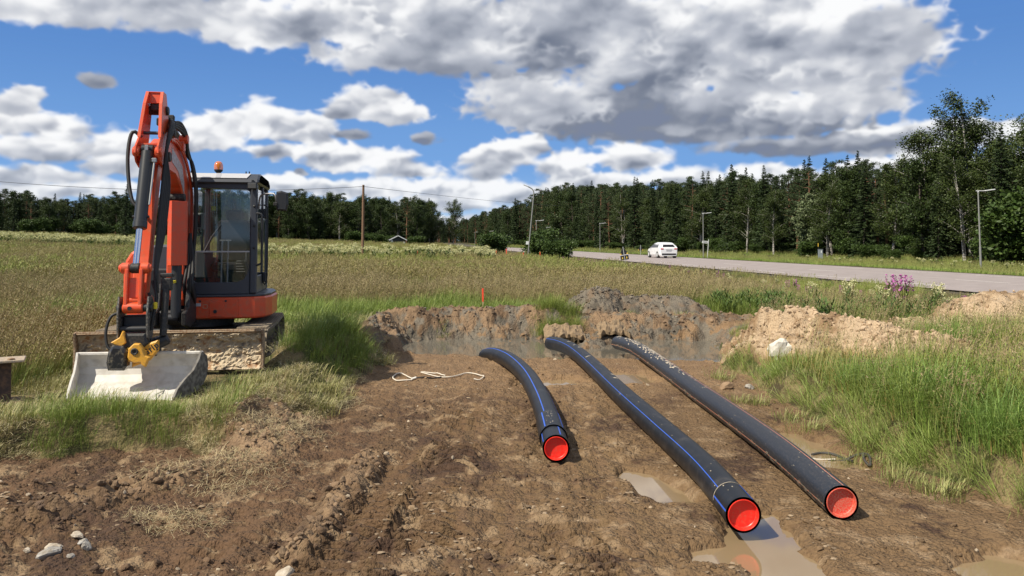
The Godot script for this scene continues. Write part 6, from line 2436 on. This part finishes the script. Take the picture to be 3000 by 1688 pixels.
func build_trees() -> void:
	var g := RandomNumberGenerator.new()
	g.seed = 64
	worn("bark_birch", lin(0.50, 0.47, 0.42), lin(0.06, 0.05, 0.045), 0.85, 0.0, 0.02, 0.52, 0.70, 0.6, 95)
	worn("bark_pine", lin(0.26, 0.125, 0.065), lin(0.12, 0.075, 0.05), 0.9, 0.0, 0.02, 0.4, 0.7, 0.5, 96)
	worn("bark_dark", lin(0.11, 0.09, 0.07), lin(0.055, 0.045, 0.036), 0.9, 0.0, 0.02, 0.4, 0.7, 0.5, 97)
	leaf_mat("tree_leaf", Color.WHITE, 0.5, 0.36)
	leaf_mat("tree_needle", Color.WHITE, 0.6, 0.12)
	for q in [["spruce", 11.0, 3], ["pine", 12.0, 3], ["birch", 12.5, 3], ["alder", 10.5, 3], ["bush", 2.6, 2], ["willow", 6.5, 1]]:
		tree_kinds[q[0]] = []
		for k in q[2]:
			tree_kinds[q[0]].append([make_tree(q[0], 700 + 17 * k + String(q[0]).length(), q[1]), q[1]])
	stage("tree kinds")
	# ---- the ones that can be told apart
	tree("birch", 35.6, 62.0, 12.9, "tallest birch with white trunk behind the rightmost street lamp", "", g, 0)
	tree("birch", 39.6, 60.0, 12.6, "tall birch at the right edge of the picture", "", g, 1)
	tree("birch", 37.6, 63.5, 12.6, "tall birch between the two tallest birches at the right", "", g, 2)
	tree("birch", 34.0, 64.5, 11.0, "birch leaning against the left side of the tallest birch", "", g, 1)
	tree("birch", 41.6, 62.5, 12.2, "birch crown cut by the right edge behind the dark bush", "", g, 0)
	tree("pine", 33.4, 82.0, 9.6, "reddish-trunked pine in front of the broad-leaved trees right of the cabinet", "", g, 0)
	tree("willow", 29.6, 79.0, 6.6, "pale silvery broad-leaved tree standing out before the dark forest edge", "", g, 0)
	tree("bush", 33.6, 53.0, 4.0, "large dark green bush right of the rightmost street lamp", "", g, 0)
	tree("bush", 36.6, 54.0, 4.6, "large dark green bush at the right edge of the picture", "", g, 1)
	tree("birch", 26.6, 126.0, 12.2, "round-topped tree rising above the forest behind the white car", "", g, 2)
	tree("spruce", 23.6, 136.0, 12.2, "pointed spruce right of the round-topped tree behind the car", "", g, 0)
	tree("spruce", 31.8, 107.0, 11.6, "lone pointed spruce top above the trees right of the name sign", "", g, 1)
	tree("spruce", -73.0, 150.0, 11.0, "large dark spruce standing left of the excavator arm", "", g, 2)
	tree("spruce", -100.0, 152.0, 11.5, "dark spruce cut by the left edge of the picture", "", g, 1)
	tree("birch", -17.4, 236.0, 14.5, "lone tall birch standing left of the road's far end", "", g, 0)
	tree("bush", 2.5, 80.0, 2.9, "leafy bush at the foot of the tall leaning street lamp", "", g, 0)
	tree("bush", 4.1, 71.0, 2.1, "small leafy bush beside the road left of the triangular signs", "", g, 1)
	tree("bush", -2.0, 78.0, 2.4, "dark bush beside the post with two signs", "", g, 1)
	# ---- the forest edge along the road
	var rows := [[0.0, 2.5], [2.6, 2.7], [5.6, 3.4]]
	for r in rows.size():
		var d := 40.0 + r * 1.3
		while d < 250.0:
			var kind := "birch"
			var u := g.randf()
			if d < 105.0:
				kind = "birch" if u < 0.30 else ("alder" if u < 0.55 else ("pine" if u < 0.75 else "spruce"))
			else:
				kind = "pine" if u < 0.38 else ("spruce" if u < 0.80 else ("alder" if u < 0.92 else "birch"))
			var h := (7.7 + minf(0.00016 * d * d, 8.5) + 0.3 * r) * g.randf_range(0.86, 1.10)
			if kind == "spruce":
				h *= g.randf_range(0.9, 1.18)
			var x: float = 41.4 + ROAD_SLOPE * d + rows[r][0] + g.randf_range(-1.2, 1.2)
			var names := {"birch": "birch", "alder": "broad-leaved tree", "pine": "pine", "spruce": "spruce"}
			tree(kind, x, d, h, ["%s in the front row of the forest along the road", "%s in the second row of the forest along the road", "%s deeper in the forest along the road"][r] % names[kind], "trees of the forest along the road", g)
			d += rows[r][1] * g.randf_range(0.75, 1.3) * (1.0 if d < 120.0 else 1.45)
	# ---- the forest beyond the meadow on the left
	var edge := [[-24.0, 216.0], [-45.0, 212.0], [-68.0, 205.0], [-95.0, 192.0], [-125.0, 180.0], [-150.0, 168.0]]
	for r in 2:
		for i in edge.size() - 1:
			var l := Vector2(edge[i + 1][0] - edge[i][0], edge[i + 1][1] - edge[i][1]).length()
			var n_ := int(l / 3.6)
			for k in n_:
				var f := (k + g.randf() * 0.8) / n_
				var x: float = lerpf(edge[i][0], edge[i + 1][0], f)
				var d: float = lerpf(edge[i][1], edge[i + 1][1], f) + r * 4.5 + g.randf_range(-1.0, 1.5)
				if x / d < -0.72:
					continue
				var u := g.randf()
				var kind := "alder" if u < 0.40 else ("spruce" if u < 0.66 else ("pine" if u < 0.84 else "birch"))
				var h := g.randf_range(10.0, 13.8) + 1.2 * r
				if x < -85.0:
					h *= 0.78
				tree(kind, x, d, h, ["tree in the front row of the forest beyond the meadow", "tree in the second row of the forest beyond the meadow"][r], "trees of the forest beyond the meadow", g)
	stage("%d trees" % tree_count)
	# ---- the wood behind, which reads as one mass
	var where := {}
	var put := func(kind: String, x: float, d: float, h: float) -> void:
		var k := g.randi() % int(tree_kinds[kind].size())
		var key := kind + str(k)
		if not where.has(key):
			where[key] = [tree_kinds[kind][k], []]
		var s: float = h / tree_kinds[kind][k][1]
		where[key][1].append(Transform3D(Basis(Vector3.UP, g.randf() * TAU).scaled(Vector3(s * 1.1, s, s * 1.1)), Vector3(x, ground(x, d) - 0.1, -d)))
	for t in 480:
		var d := g.randf_range(38, 255)
		put.call(["spruce", "pine", "spruce", "alder"][g.randi() % 4], 41.4 + ROAD_SLOPE * d + g.randf_range(8.5, 26.0), d, (7.9 + minf(0.00016 * d * d, 8.5)) * g.randf_range(0.88, 1.12))
	for t in 420:
		var d := g.randf_range(250, 640)
		put.call(["spruce", "pine", "pine", "alder"][g.randi() % 4], 41.4 + ROAD_SLOPE * d + g.randf_range(0.0, 26.0), d, g.randf_range(14.5, 18.5))
	for t in 380:
		var u := g.randf() * 4.999
		var i := int(u)
		var x: float = lerpf(edge[i][0], edge[i + 1][0], u - i)
		var d: float = lerpf(edge[i][1], edge[i + 1][1], u - i) + g.randf_range(8.0, 34.0)
		put.call(["spruce", "pine", "spruce", "alder", "birch"][g.randi() % 5], x, d, g.randf_range(10.5, 14.5) * (0.80 if x < -85.0 else 1.0))
	for t in 260:
		var d := g.randf_range(420, 760)
		put.call(["spruce", "pine"][g.randi() % 2], g.randf_range(-0.20, -0.07) * d, d, g.randf_range(12.0, 15.0))
	for key in where:
		var src: Array = where[key][0]
		spread("forest_trunks", src[0].get_node("trunk").mesh, src[0].get_node("trunk").material_override, where[key][1], PackedColorArray(), "trunks of the dense forest behind its edge")
		spread("forest_crowns", src[0].get_node("crown").mesh, src[0].get_node("crown").material_override, where[key][1], PackedColorArray(), "crowns of the dense forest behind its edge")
	# undergrowth along the forest edge
	var sh: Array = [[], []]
	for t in 70:
		var d := g.randf_range(38, 300)
		var x := 40.4 + ROAD_SLOPE * d + g.randf_range(-1.5, 3.0)
		var s := g.randf_range(0.15, 0.7)
		sh[g.randi() % 2].append(Transform3D(Basis(Vector3.UP, g.randf() * TAU).scaled(Vector3(s * 1.3, s, s * 1.3)), Vector3(x, ground(x, d), -d)))
	for t in 26:
		var u := g.randf() * 4.999
		var i := int(u)
		var x: float = lerpf(edge[i][0], edge[i + 1][0], u - i)
		var d: float = lerpf(edge[i][1], edge[i + 1][1], u - i) - g.randf_range(0.0, 4.0)
		var s := g.randf_range(0.4, 1.5)
		sh[g.randi() % 2].append(Transform3D(Basis(Vector3.UP, g.randf() * TAU).scaled(Vector3(s * 1.4, s, s * 1.4)), Vector3(x, ground(x, d), -d)))
	for k in 2:
		spread("undergrowth", tree_kinds["bush"][k][0].get_node("crown").mesh, M.tree_leaf, sh[k], PackedColorArray(), "low leafy undergrowth along the forest edge")
	for l in tree_kinds.values():
		for s in l:
			s[0].free()
	stage("forest")

# ------------------------------------------------------------------ along the road and in the field
func street_lamp(label: String, x: float, d: float, h: float, arm: float, lean := 0.0) -> Node3D:
	var o := thing("street_lamp", label, "street lamp", Vector3(x, ground(x, d) - 0.05, -d), 0.0, "street lamps along the road")
	o.rotation.z = lean
	var b := MB.new()
	b.rod(Vector3.ZERO, Vector3(0, h * 0.30, 0), 0.062, 10)
	b.rod(Vector3(0, h * 0.30, 0), Vector3(0, h * 0.985, 0), 0.045, 10, 0.038)
	part(o, "post", b, M.lamp_post)
	b = MB.new()
	b.rod(Vector3(0, h * 0.985, 0), Vector3(0, h, 0), 0.05, 8)
	b.box(Vector3(arm * 0.30, h + 0.015, 0), Vector3(absf(arm) * 0.9, 0.05, 0.06), 0.01)
	var hd := part(o, "lamp_arm", b, M.lamp_head)
	b = MB.new()
	b.box(Vector3(arm * 0.85, h + 0.045, 0), Vector3(absf(arm) * 0.75, 0.07, 0.16), 0.025, Basis(Vector3.BACK, 0.12 * signf(arm)))
	part(o, "lamp_head", b, M.lamp_head)
	return o


func sign_triangle(o: Node3D, y: float, s: float, z := 0.02) -> void:
	var b := MB.new()
	b.prism(PackedVector2Array([Vector2(-s / 2 + 0.04, y), Vector2(s / 2 - 0.04, y), Vector2(s / 2, y + 0.04), Vector2(0.03, y + s * 0.86), Vector2(-0.03, y + s * 0.86), Vector2(-s / 2, y + 0.04)]), -z, -z + 0.02, Vector3.RIGHT, Vector3.UP, 0.003)
	part(o, "triangle_back", b, M.sign_black)


func sign_lights(o: Node3D, y: float, s: float) -> void:
	for sx in [-1.0, 1.0]:
		var b := MB.new()
		b.rod(Vector3(sx * s * 0.36, y + 0.05, -0.005), Vector3(sx * s * 0.36, y + 0.05, 0.05), 0.06, 12, -1.0, 0.01)
		part(o, "warning_light", b, M.sign_yellow)


func build_street() -> void:
	mat("lamp_post", lin(0.30, 0.30, 0.27), 0.5, 0.4)
	mat("lamp_head", lin(0.55, 0.56, 0.55), 0.45)
	mat("sign_black", lin(0.018, 0.018, 0.018), 0.6)
	mat("sign_yellow", lin(0.75, 0.50, 0.06), 0.5)
	mat("sign_white", lin(0.70, 0.72, 0.70), 0.5)
	mat("sign_back", lin(0.30, 0.31, 0.33), 0.45, 0.4)
	var wood := worn("pole_wood", lin(0.16, 0.088, 0.050), lin(0.23, 0.14, 0.085), 0.9, 0.0, 0.02, 0.3, 0.8, 0.8, 98)
	var b: MB
	# lamps, nearest first
	street_lamp("rightmost street lamp, standing before the white birch trunk", 27.05, 46.0, 4.6, 0.8, 0.016)
	street_lamp("street lamp just left of the white name sign across the road", 19.45, 81.0, 4.55, 0.7)
	street_lamp("street lamp against the forest midway between the car and the leaning lamp", 13.7, 124.0, 4.5, 0.75)
	street_lamp("thin far street lamp just right of the lamp with a round sign", 7.4, 169.0, 4.7, 0.8)
	street_lamp("farthest street lamp seen between the two signs and the bushes", -6.2, 225.0, 4.6, 0.8)
	street_lamp("far street lamp left of the post with two signs", -12.2, 261.0, 4.7, 0.8)
	var l := street_lamp("street lamp carrying a small round white sign low on its post", 3.3, 108.0, 4.5, 0.85)
	b = MB.new()
	b.rod(Vector3(0, 0.85, 0.05), Vector3(0, 0.85, 0.09), 0.20, 20, -1.0, 0.005)
	part(l, "round_sign", b, M.sign_white)
	# the tall leaning lamp with a curved neck
	var o := thing("curved_street_lamp", "tall leaning street lamp with curved neck rising above the forest", "street lamp", Vector3(1.45, ground(1.45, 75.0) - 0.05, -75.0))
	o.rotation.z = -0.095
	b = MB.new()
	b.tube(curve([Vector3(0, 0, 0), Vector3(0, 3.0, 0), Vector3(0, 6.0, 0), Vector3(-0.02, 6.55, 0), Vector3(-0.18, 6.85, 0), Vector3(-0.60, 7.05, 0)], 40), 0.055, 8)
	part(o, "post", b, M.lamp_post)
	b = MB.new()
	b.box(Vector3(-0.80, 7.12, 0), Vector3(0.55, 0.10, 0.18), 0.03, Basis(Vector3.BACK, -0.3))
	part(o, "lamp_head", b, M.lamp_head)
	b = MB.new()
	b.box(Vector3(-0.17, 1.75, 0.04), Vector3(0.26, 0.30, 0.03), 0.01)
	part(o, "small_sign", b, M.sign_white)
	b = MB.new()
	b.rod(Vector3(0.03, 1.2, 0), Vector3(0.55, 0.1, 0), 0.02, 6)
	part(o, "stay", b, M.lamp_post)
	# utility poles and wires
	var tops := []
	for q in [[-44.8, 55.0, "wooden utility pole outside the left of the picture"], [-11.25, 60.0, "dark brown wooden utility pole standing alone in the meadow"], [20.0, 235.0, "wooden utility pole hidden in the forest by the road"]]:
		var gy := ground(q[0], q[1])
		var top: float = {-44.8: 6.95, -11.25: 5.98, 20.0: 12.4}[q[0]]
		o = thing("utility_pole", q[2], "pole", Vector3(q[0], gy - 0.1, -q[1]))
		b = MB.new()
		b.rod(Vector3.ZERO, Vector3(0.03, top - gy + 0.1, 0), 0.115, 12, 0.085)
		part(o, "shaft", b, wood)
		b = MB.new()
		b.rod(Vector3(0.03, top - gy - 0.02, 0.08), Vector3(0.03, top - gy - 0.02, 0.16), 0.03, 8)
		part(o, "insulator", b, M.sign_black)
		tops.append(Vector3(q[0] + 0.03, top - 0.12, -q[1]))
	var wire := mat("wire", lin(0.04, 0.04, 0.045), 0.5)
	for q in [[0, 1, 0.85, "sagging power line running left from the lone pole"], [1, 2, 0.5, "power line running right from the lone pole towards the forest"]]:
		b = MB.new()
		var path := PackedVector3Array()
		for k in 41:
			var t := k / 40.0
			path.append(tops[q[0]].lerp(tops[q[1]], t) - Vector3(0, q[2] * 4.0 * t * (1.0 - t), 0))
		b.tube(path, 0.016, 5)
		tag(part(self, "power_line", b, wire), q[3], "cable")
	# name sign across the road
	o = thing("name_sign", "white road-name sign on a leaning grey post across the road", "sign", Vector3(19.6, ground(19.6, 80.0), -80.0))
	o.rotation.z = -0.085
	b = MB.new()
	b.rod(Vector3.ZERO, Vector3(0, 1.85, 0), 0.035, 8)
	part(o, "post", b, M.lamp_head)
	b = MB.new()
	b.box(Vector3(-0.34, 1.55, 0.02), Vector3(0.62, 0.23, 0.02), 0.006)
	var pl := part(o, "panel", b, M.sign_white)
	b = MB.new()
	for k in 10:
		b.box(Vector3(-0.56 + 0.048 * k, 1.55 + 0.006 * (k % 3), 0.033), Vector3(0.032, 0.07 + 0.012 * ((k * 7) % 3), 0.004))
	part(pl, "lettering", b, M.sign_black).set_meta("kind", "stuff")
	# post with two signs
	o = thing("signpost", "thin signpost with a square sign above a pointing name board, seen from behind", "sign", Vector3(-2.68, ground(-2.68, 80.0), -80.0))
	b = MB.new()
	b.rod(Vector3.ZERO, Vector3(0, 2.05, 0), 0.032, 8)
	part(o, "post", b, M.lamp_head)
	b = MB.new()
	b.box(Vector3(-0.03, 1.98, 0.03), Vector3(0.30, 0.30, 0.02), 0.006)
	part(o, "square_sign", b, M.sign_back)
	b = MB.new()
	b.box(Vector3(-0.30, 1.62, 0.03), Vector3(0.60, 0.14, 0.02), 0.006)
	part(o, "name_board", b, M.sign_back)
	# roadwork signs seen from behind
	o = thing("warning_sign", "small black back of a triangular warning sign at the road's near edge", "sign", Vector3(6.9, 0.1, -94.0))
	b = MB.new()
	b.rod(Vector3.ZERO, Vector3(0, 0.78, 0.02), 0.03, 8)
	part(o, "post", b, M.lamp_head)
	sign_triangle(o, 0.14, 0.66)
	o = thing("warning_sign", "leaning roadwork sign with black triangle over a square board with yellow lamps", "sign", Vector3(8.75, ground(8.75, 61.5), -61.5))
	o.rotation.z = 0.16
	b = MB.new()
	b.rod(Vector3.ZERO, Vector3(0, 1.22, 0.03), 0.022, 8)
	b.box(Vector3(0, 0.58, 0.04), Vector3(0.66, 0.035, 0.02), 0.004)
	part(o, "frame", b, M.lamp_head)
	sign_triangle(o, 0.62, 0.66)
	sign_lights(o, 0.62, 0.72)
	for sx in [-1.0, 1.0]:
		b = MB.new()
		b.box(Vector3(sx * 0.165, 0.38, 0.0), Vector3(0.30, 0.34, 0.02), 0.004)
		var bd := part(o, "board", b, M.sign_black)
		b = MB.new()
		b.prism(PackedVector2Array([Vector2(sx * 0.165 - 0.05, 0.31), Vector2(sx * 0.165 + 0.02, 0.28), Vector2(sx * 0.165 + 0.05, 0.40), Vector2(sx * 0.165 - 0.02, 0.47)]), 0.011, 0.016, Vector3.RIGHT, Vector3.UP)
		part(bd, "yellow_mark", b, M.sign_yellow)
	o = thing("warning_sign", "dark triangular roadwork sign with two yellow lamps across the road by the car", "sign", Vector3(15.5, ground(15.5, 96.0), -96.0))
	b = MB.new()
	b.rod(Vector3.ZERO, Vector3(0, 1.15, 0.03), 0.022, 8)
	part(o, "post", b, M.lamp_head)
	sign_triangle(o, 0.50, 0.70)
	sign_lights(o, 0.50, 0.70)
	# cabinet and marker post
	o = thing("utility_cabinet", "small grey utility cabinet on the far verge of the road", "cabinet", Vector3(26.7, ground(26.7, 69.0) + 0.15, -69.0), -0.25)
	b = MB.new()
	b.box(Vector3(0, 0.40, 0), Vector3(0.38, 0.80, 0.26), 0.012)
	b.box(Vector3(0, 0.815, 0), Vector3(0.42, 0.03, 0.30), 0.008)
	part(o, "housing", b, mat("cabinet_grey", lin(0.19, 0.22, 0.23), 0.5))
	b = MB.new()
	b.box(Vector3(0.06, 0.62, 0.133), Vector3(0.06, 0.20, 0.004), 0.001)
	part(o, "label_plate", b, M.sign_white)
	o = thing("marker_post", "yellow and black marker post behind the grey cabinet", "post", Vector3(26.75, ground(26.75, 69.6), -69.6))
	for k in 5:
		b = MB.new()
		b.rod(Vector3(0, 0.3 * k, 0), Vector3(0, 0.3 * k + 0.3, 0), 0.03, 8)
		part(o, "band", b, M.sign_yellow if k % 2 == 0 else M.sign_black)
	# row of far stakes
	var words := ["leftmost", "second", "third", "fourth", "fifth", "sixth", "seventh", "rightmost"]
	var px := [-7.6, -5.75, -4.8, -2.85, -1.3, -0.45, 0.9, 2.3]
	for k in 8:
		var d := 64.0 + 1.5 * sin(k * 2.0)
		stake("%s orange stake of the far row standing among the flowers" % words[k] if k in [0, 7] else "%s orange stake from the left in the far row among the flowers" % words[k], px[k], d, [0.95, 0.85, 1.15, 0.9, 0.95, 1.1, 0.85, 1.0][k], 0.07, 0.0, "far row of orange stakes")
	# yellow stub near the signpost
	o = thing("marker_post", "short yellow stub left of the post with two signs", "post", Vector3(-2.75, ground(-2.75, 66.0), -66.0))
	b = MB.new()
	b.box(Vector3(0, 0.42, 0), Vector3(0.10, 0.84, 0.06), 0.01)
	b.box(Vector3(-0.06, 0.55, 0), Vector3(0.10, 0.06, 0.06), 0.01)
	part(o, "stub", b, mat("stub_yellow", lin(0.62, 0.50, 0.10), 0.6))
	build_beam()
	build_house()
	build_car()
	stage("street")


func build_beam() -> void:
	var rust := worn("beam_rust", lin(0.075, 0.048, 0.035), lin(0.15, 0.085, 0.05), 0.8, 0.0, 0.02, 0.35, 0.75, 1.5, 110)
	var top_m := worn("beam_top", lin(0.30, 0.25, 0.20), lin(0.42, 0.33, 0.22), 0.85, 0.0, 0.02, 0.35, 0.75, 2.0, 111)
	var o := thing("steel_beam", "rusty steel I-beam lying in the grass at the left edge", "beam", Vector3(-4.60, 0.20, -7.55), 0.50)
	var b := MB.new()
	# runs along its own -x
	b.box(Vector3(-1.45, 0.20, 0), Vector3(2.7, 0.36, 0.022), 0.003)
	part(o, "web", b, rust)
	b = MB.new()
	b.box(Vector3(-1.35, 0.395, 0), Vector3(2.72, 0.024, 0.30), 0.005)
	part(o, "top_flange", b, top_m)
	b = MB.new()
	b.box(Vector3(-1.35, 0.012, 0), Vector3(2.72, 0.024, 0.30), 0.005)
	part(o, "bottom_flange", b, rust)
	var g := RandomNumberGenerator.new()
	g.seed = 3
	for k in 7:
		b = MB.new()
		rock(b, Vector3(g.randf_range(0.02, 0.05), 0.014, 0.025), 600 + k, 8)
		part(o, "mud_clod", b, M.stone_brown, Vector3(-0.10 - 0.13 * k, 0.412, 0.10 + g.randf_range(-0.03, 0.03)))


func build_house() -> void:
	var o := thing("wooden_shed", "small gabled shed with white trim and green front before the far trees", "shed", Vector3(-29.2, ground(-29.2, 204.0), -204.0), 0.25)
	var b := MB.new()
	b.prism(PackedVector2Array([Vector2(-2.0, 0), Vector2(2.0, 0), Vector2(2.0, 1.5), Vector2(0, 2.5), Vector2(-2.0, 1.5)]), -4.0, 0.0, Vector3.RIGHT, Vector3.UP, 0.02)
	part(o, "wall", b, mat("shed_dark", lin(0.035, 0.04, 0.038), 0.8))
	for sx in [-1.0, 1.0]:
		b = MB.new()
		b.box(Vector3(sx * 1.1, 2.06, -1.9), Vector3(2.65, 0.08, 4.6), 0.01, Basis(Vector3.BACK, -sx * 0.464))
		var rf := part(o, "roof_slope", b, mat("shed_roof", lin(0.05, 0.05, 0.055), 0.7))
		b = MB.new()
		b.box(Vector3(sx * 1.1, 2.03, 0.42), Vector3(2.65, 0.20, 0.05), 0.01, Basis(Vector3.BACK, -sx * 0.464))
		part(rf, "barge_board", b, M.sign_white)
	b = MB.new()
	b.box(Vector3(-0.2, 0.55, 0.03), Vector3(2.6, 0.9, 0.05), 0.01)
	part(o, "green_front", b, mat("shed_green", lin(0.025, 0.13, 0.085), 0.6))
	b = MB.new()
	b.box(Vector3(1.55, 0.55, 0.03), Vector3(0.5, 1.0, 0.06), 0.01)
	part(o, "door", b, M.sign_white)
	b = MB.new()
	b.box(Vector3(-1.55, 1.2, 0.03), Vector3(0.5, 0.6, 0.06), 0.01)
	part(o, "window", b, M.sign_white)


# a hatchback: cross-sections lofted along its length (own axes: z forward = away from the camera)
func build_car() -> void:
	var paint := mat("car_white", lin(0.78, 0.79, 0.80), 0.22)
	paint.clearcoat_enabled = true
	var dark_glass := mat("car_glass", lin(0.012, 0.013, 0.016), 0.06)
	var trim := mat("car_trim", lin(0.02, 0.02, 0.02), 0.6)
	var red := mat("car_lamp", lin(0.45, 0.02, 0.03), 0.2)
	var o := thing("hatchback_car", "white hatchback car driving away along the road", "car", Vector3(14.55, 0.145, -77.4), 0.1325 + PI)
	# station: z from the rear, half width at sill, at belt, belt height, roof height, half width of roof
	var st := [[-2.12, 0.74, 0.78, 0.86, 0.90, 0.70], [-2.05, 0.82, 0.86, 0.98, 1.04, 0.74], [-1.85, 0.87, 0.89, 0.99, 1.30, 0.66], [-1.55, 0.885, 0.895, 0.985, 1.43, 0.63], [-1.0, 0.89, 0.90, 0.97, 1.475, 0.62], [-0.3, 0.89, 0.90, 0.95, 1.485, 0.62], [0.3, 0.89, 0.90, 0.93, 1.42, 0.62], [0.75, 0.885, 0.89, 0.92, 1.18, 0.66], [1.10, 0.88, 0.88, 0.90, 0.955, 0.72], [1.60, 0.86, 0.86, 0.82, 0.88, 0.72], [1.95, 0.80, 0.80, 0.68, 0.76, 0.62], [2.12, 0.66, 0.68, 0.52, 0.60, 0.50]]
	var ring := func(s: Array) -> Array:
		var pts := []
		for q in [[s[1] * 0.93, 0.20], [s[1], 0.34], [s[2], s[3] * 0.72], [s[2] * 0.985, s[3]], [lerpf(s[2], s[5], 0.55), lerpf(s[3], s[4], 0.6)], [s[5], s[4] - 0.06], [s[5] * 0.82, s[4]], [0.0, s[4] + 0.015]]:
			pts.append(Vector3(q[0], q[1], s[0]))
		for k in range(pts.size() - 2, -1, -1):
			pts.append(Vector3(-pts[k].x, pts[k].y, pts[k].z))
		return pts
	var b := MB.new()
	for i in st.size() - 1:
		var p: Array = ring.call(st[i])
		var q: Array = ring.call(st[i + 1])
		for k in p.size() - 1:
			b.quad(p[k], q[k], q[k + 1], p[k + 1])
		b.quad(p[p.size() - 1], q[p.size() - 1], q[0], p[0])
	for e in [0, st.size() - 1]:
		var p: Array = ring.call(st[e])
		for k in range(1, p.size() - 1):
			if e == 0:
				b.tri(p[0], p[k], p[k + 1])
			else:
				b.tri(p[0], p[k + 1], p[k])
	part(o, "body", b, paint)
	b = MB.new()
	b.prism(PackedVector2Array([Vector2(-0.60, 0), Vector2(0.60, 0), Vector2(0.50, 0.30), Vector2(-0.50, 0.30)]), 0.0, 0.02, Vector3.LEFT, Vector3(0, 0.80, 0.60), 0.01)
	part(o, "rear_window", b, dark_glass, Vector3(0, 1.035, -2.055))
	for sx in [-1.0, 1.0]:
		b = MB.new()
		b.prism(PackedVector2Array([Vector2(-1.45, 0.0), Vector2(0.80, 0.0), Vector2(0.28, 0.34), Vector2(-0.3, 0.40), Vector2(-1.25, 0.36), Vector2(-1.5, 0.15)]), -0.012, 0.012, Vector3.BACK, Vector3(-sx * 0.52, 0.85, 0).normalized(), 0.004)
		part(o, "side_window", b, dark_glass, Vector3(sx * 0.895, 1.0, 0))
		b = MB.new()
		b.box(Vector3(sx * 0.66, 0.86, -2.09), Vector3(0.30, 0.13, 0.10), 0.03)
		part(o, "tail_light", b, red)
		b = MB.new()
		b.box(Vector3(sx * 0.60, 0.66, 2.02), Vector3(0.30, 0.12, 0.10), 0.03)
		part(o, "headlight", b, dark_glass)
		b = MB.new()
		b.box(Vector3(sx * 1.00, 1.02, 0.62), Vector3(0.16, 0.12, 0.08), 0.03)
		part(o, "wing_mirror", b, trim)
		for zz in [-1.32, 1.30]:
			b = MB.new()
			b.lathe([Vector2(0.0, 0.0), Vector2(0.20, 0.0), Vector2(0.21, 0.015), Vector2(0.29, 0.02), Vector2(0.315, 0.0), Vector2(0.315, -0.20)], Vector3(sx * 0.905, 0.315, zz), Vector3(sx, 0, 0), 24)
			var wh := part(o, "wheel", b, trim)
			b = MB.new()
			b.lathe([Vector2(0.0, 0.012), Vector2(0.05, 0.012), Vector2(0.19, 0.018), Vector2(0.20, 0.004)], Vector3(sx * 0.905, 0.315, zz), Vector3(sx, 0, 0), 20)
			part(wh, "rim", b, M.lamp_head)
	b = MB.new()
	b.box(Vector3(0, 0.36, -2.06), Vector3(1.45, 0.22, 0.16), 0.05)
	part(o, "bumper_skirt", b, trim)
	b = MB.new()
	b.box(Vector3(0, 0.70, -2.125), Vector3(0.52, 0.12, 0.02), 0.004)
	part(o, "number_plate", b, mat("plate_grey", lin(0.45, 0.46, 0.48), 0.5))
	b = MB.new()
	b.box(Vector3(0, 0.785, -2.13), Vector3(0.60, 0.025, 0.03), 0.006)
	part(o, "boot_handle", b, mat("handle_grey", lin(0.12, 0.12, 0.12), 0.4))
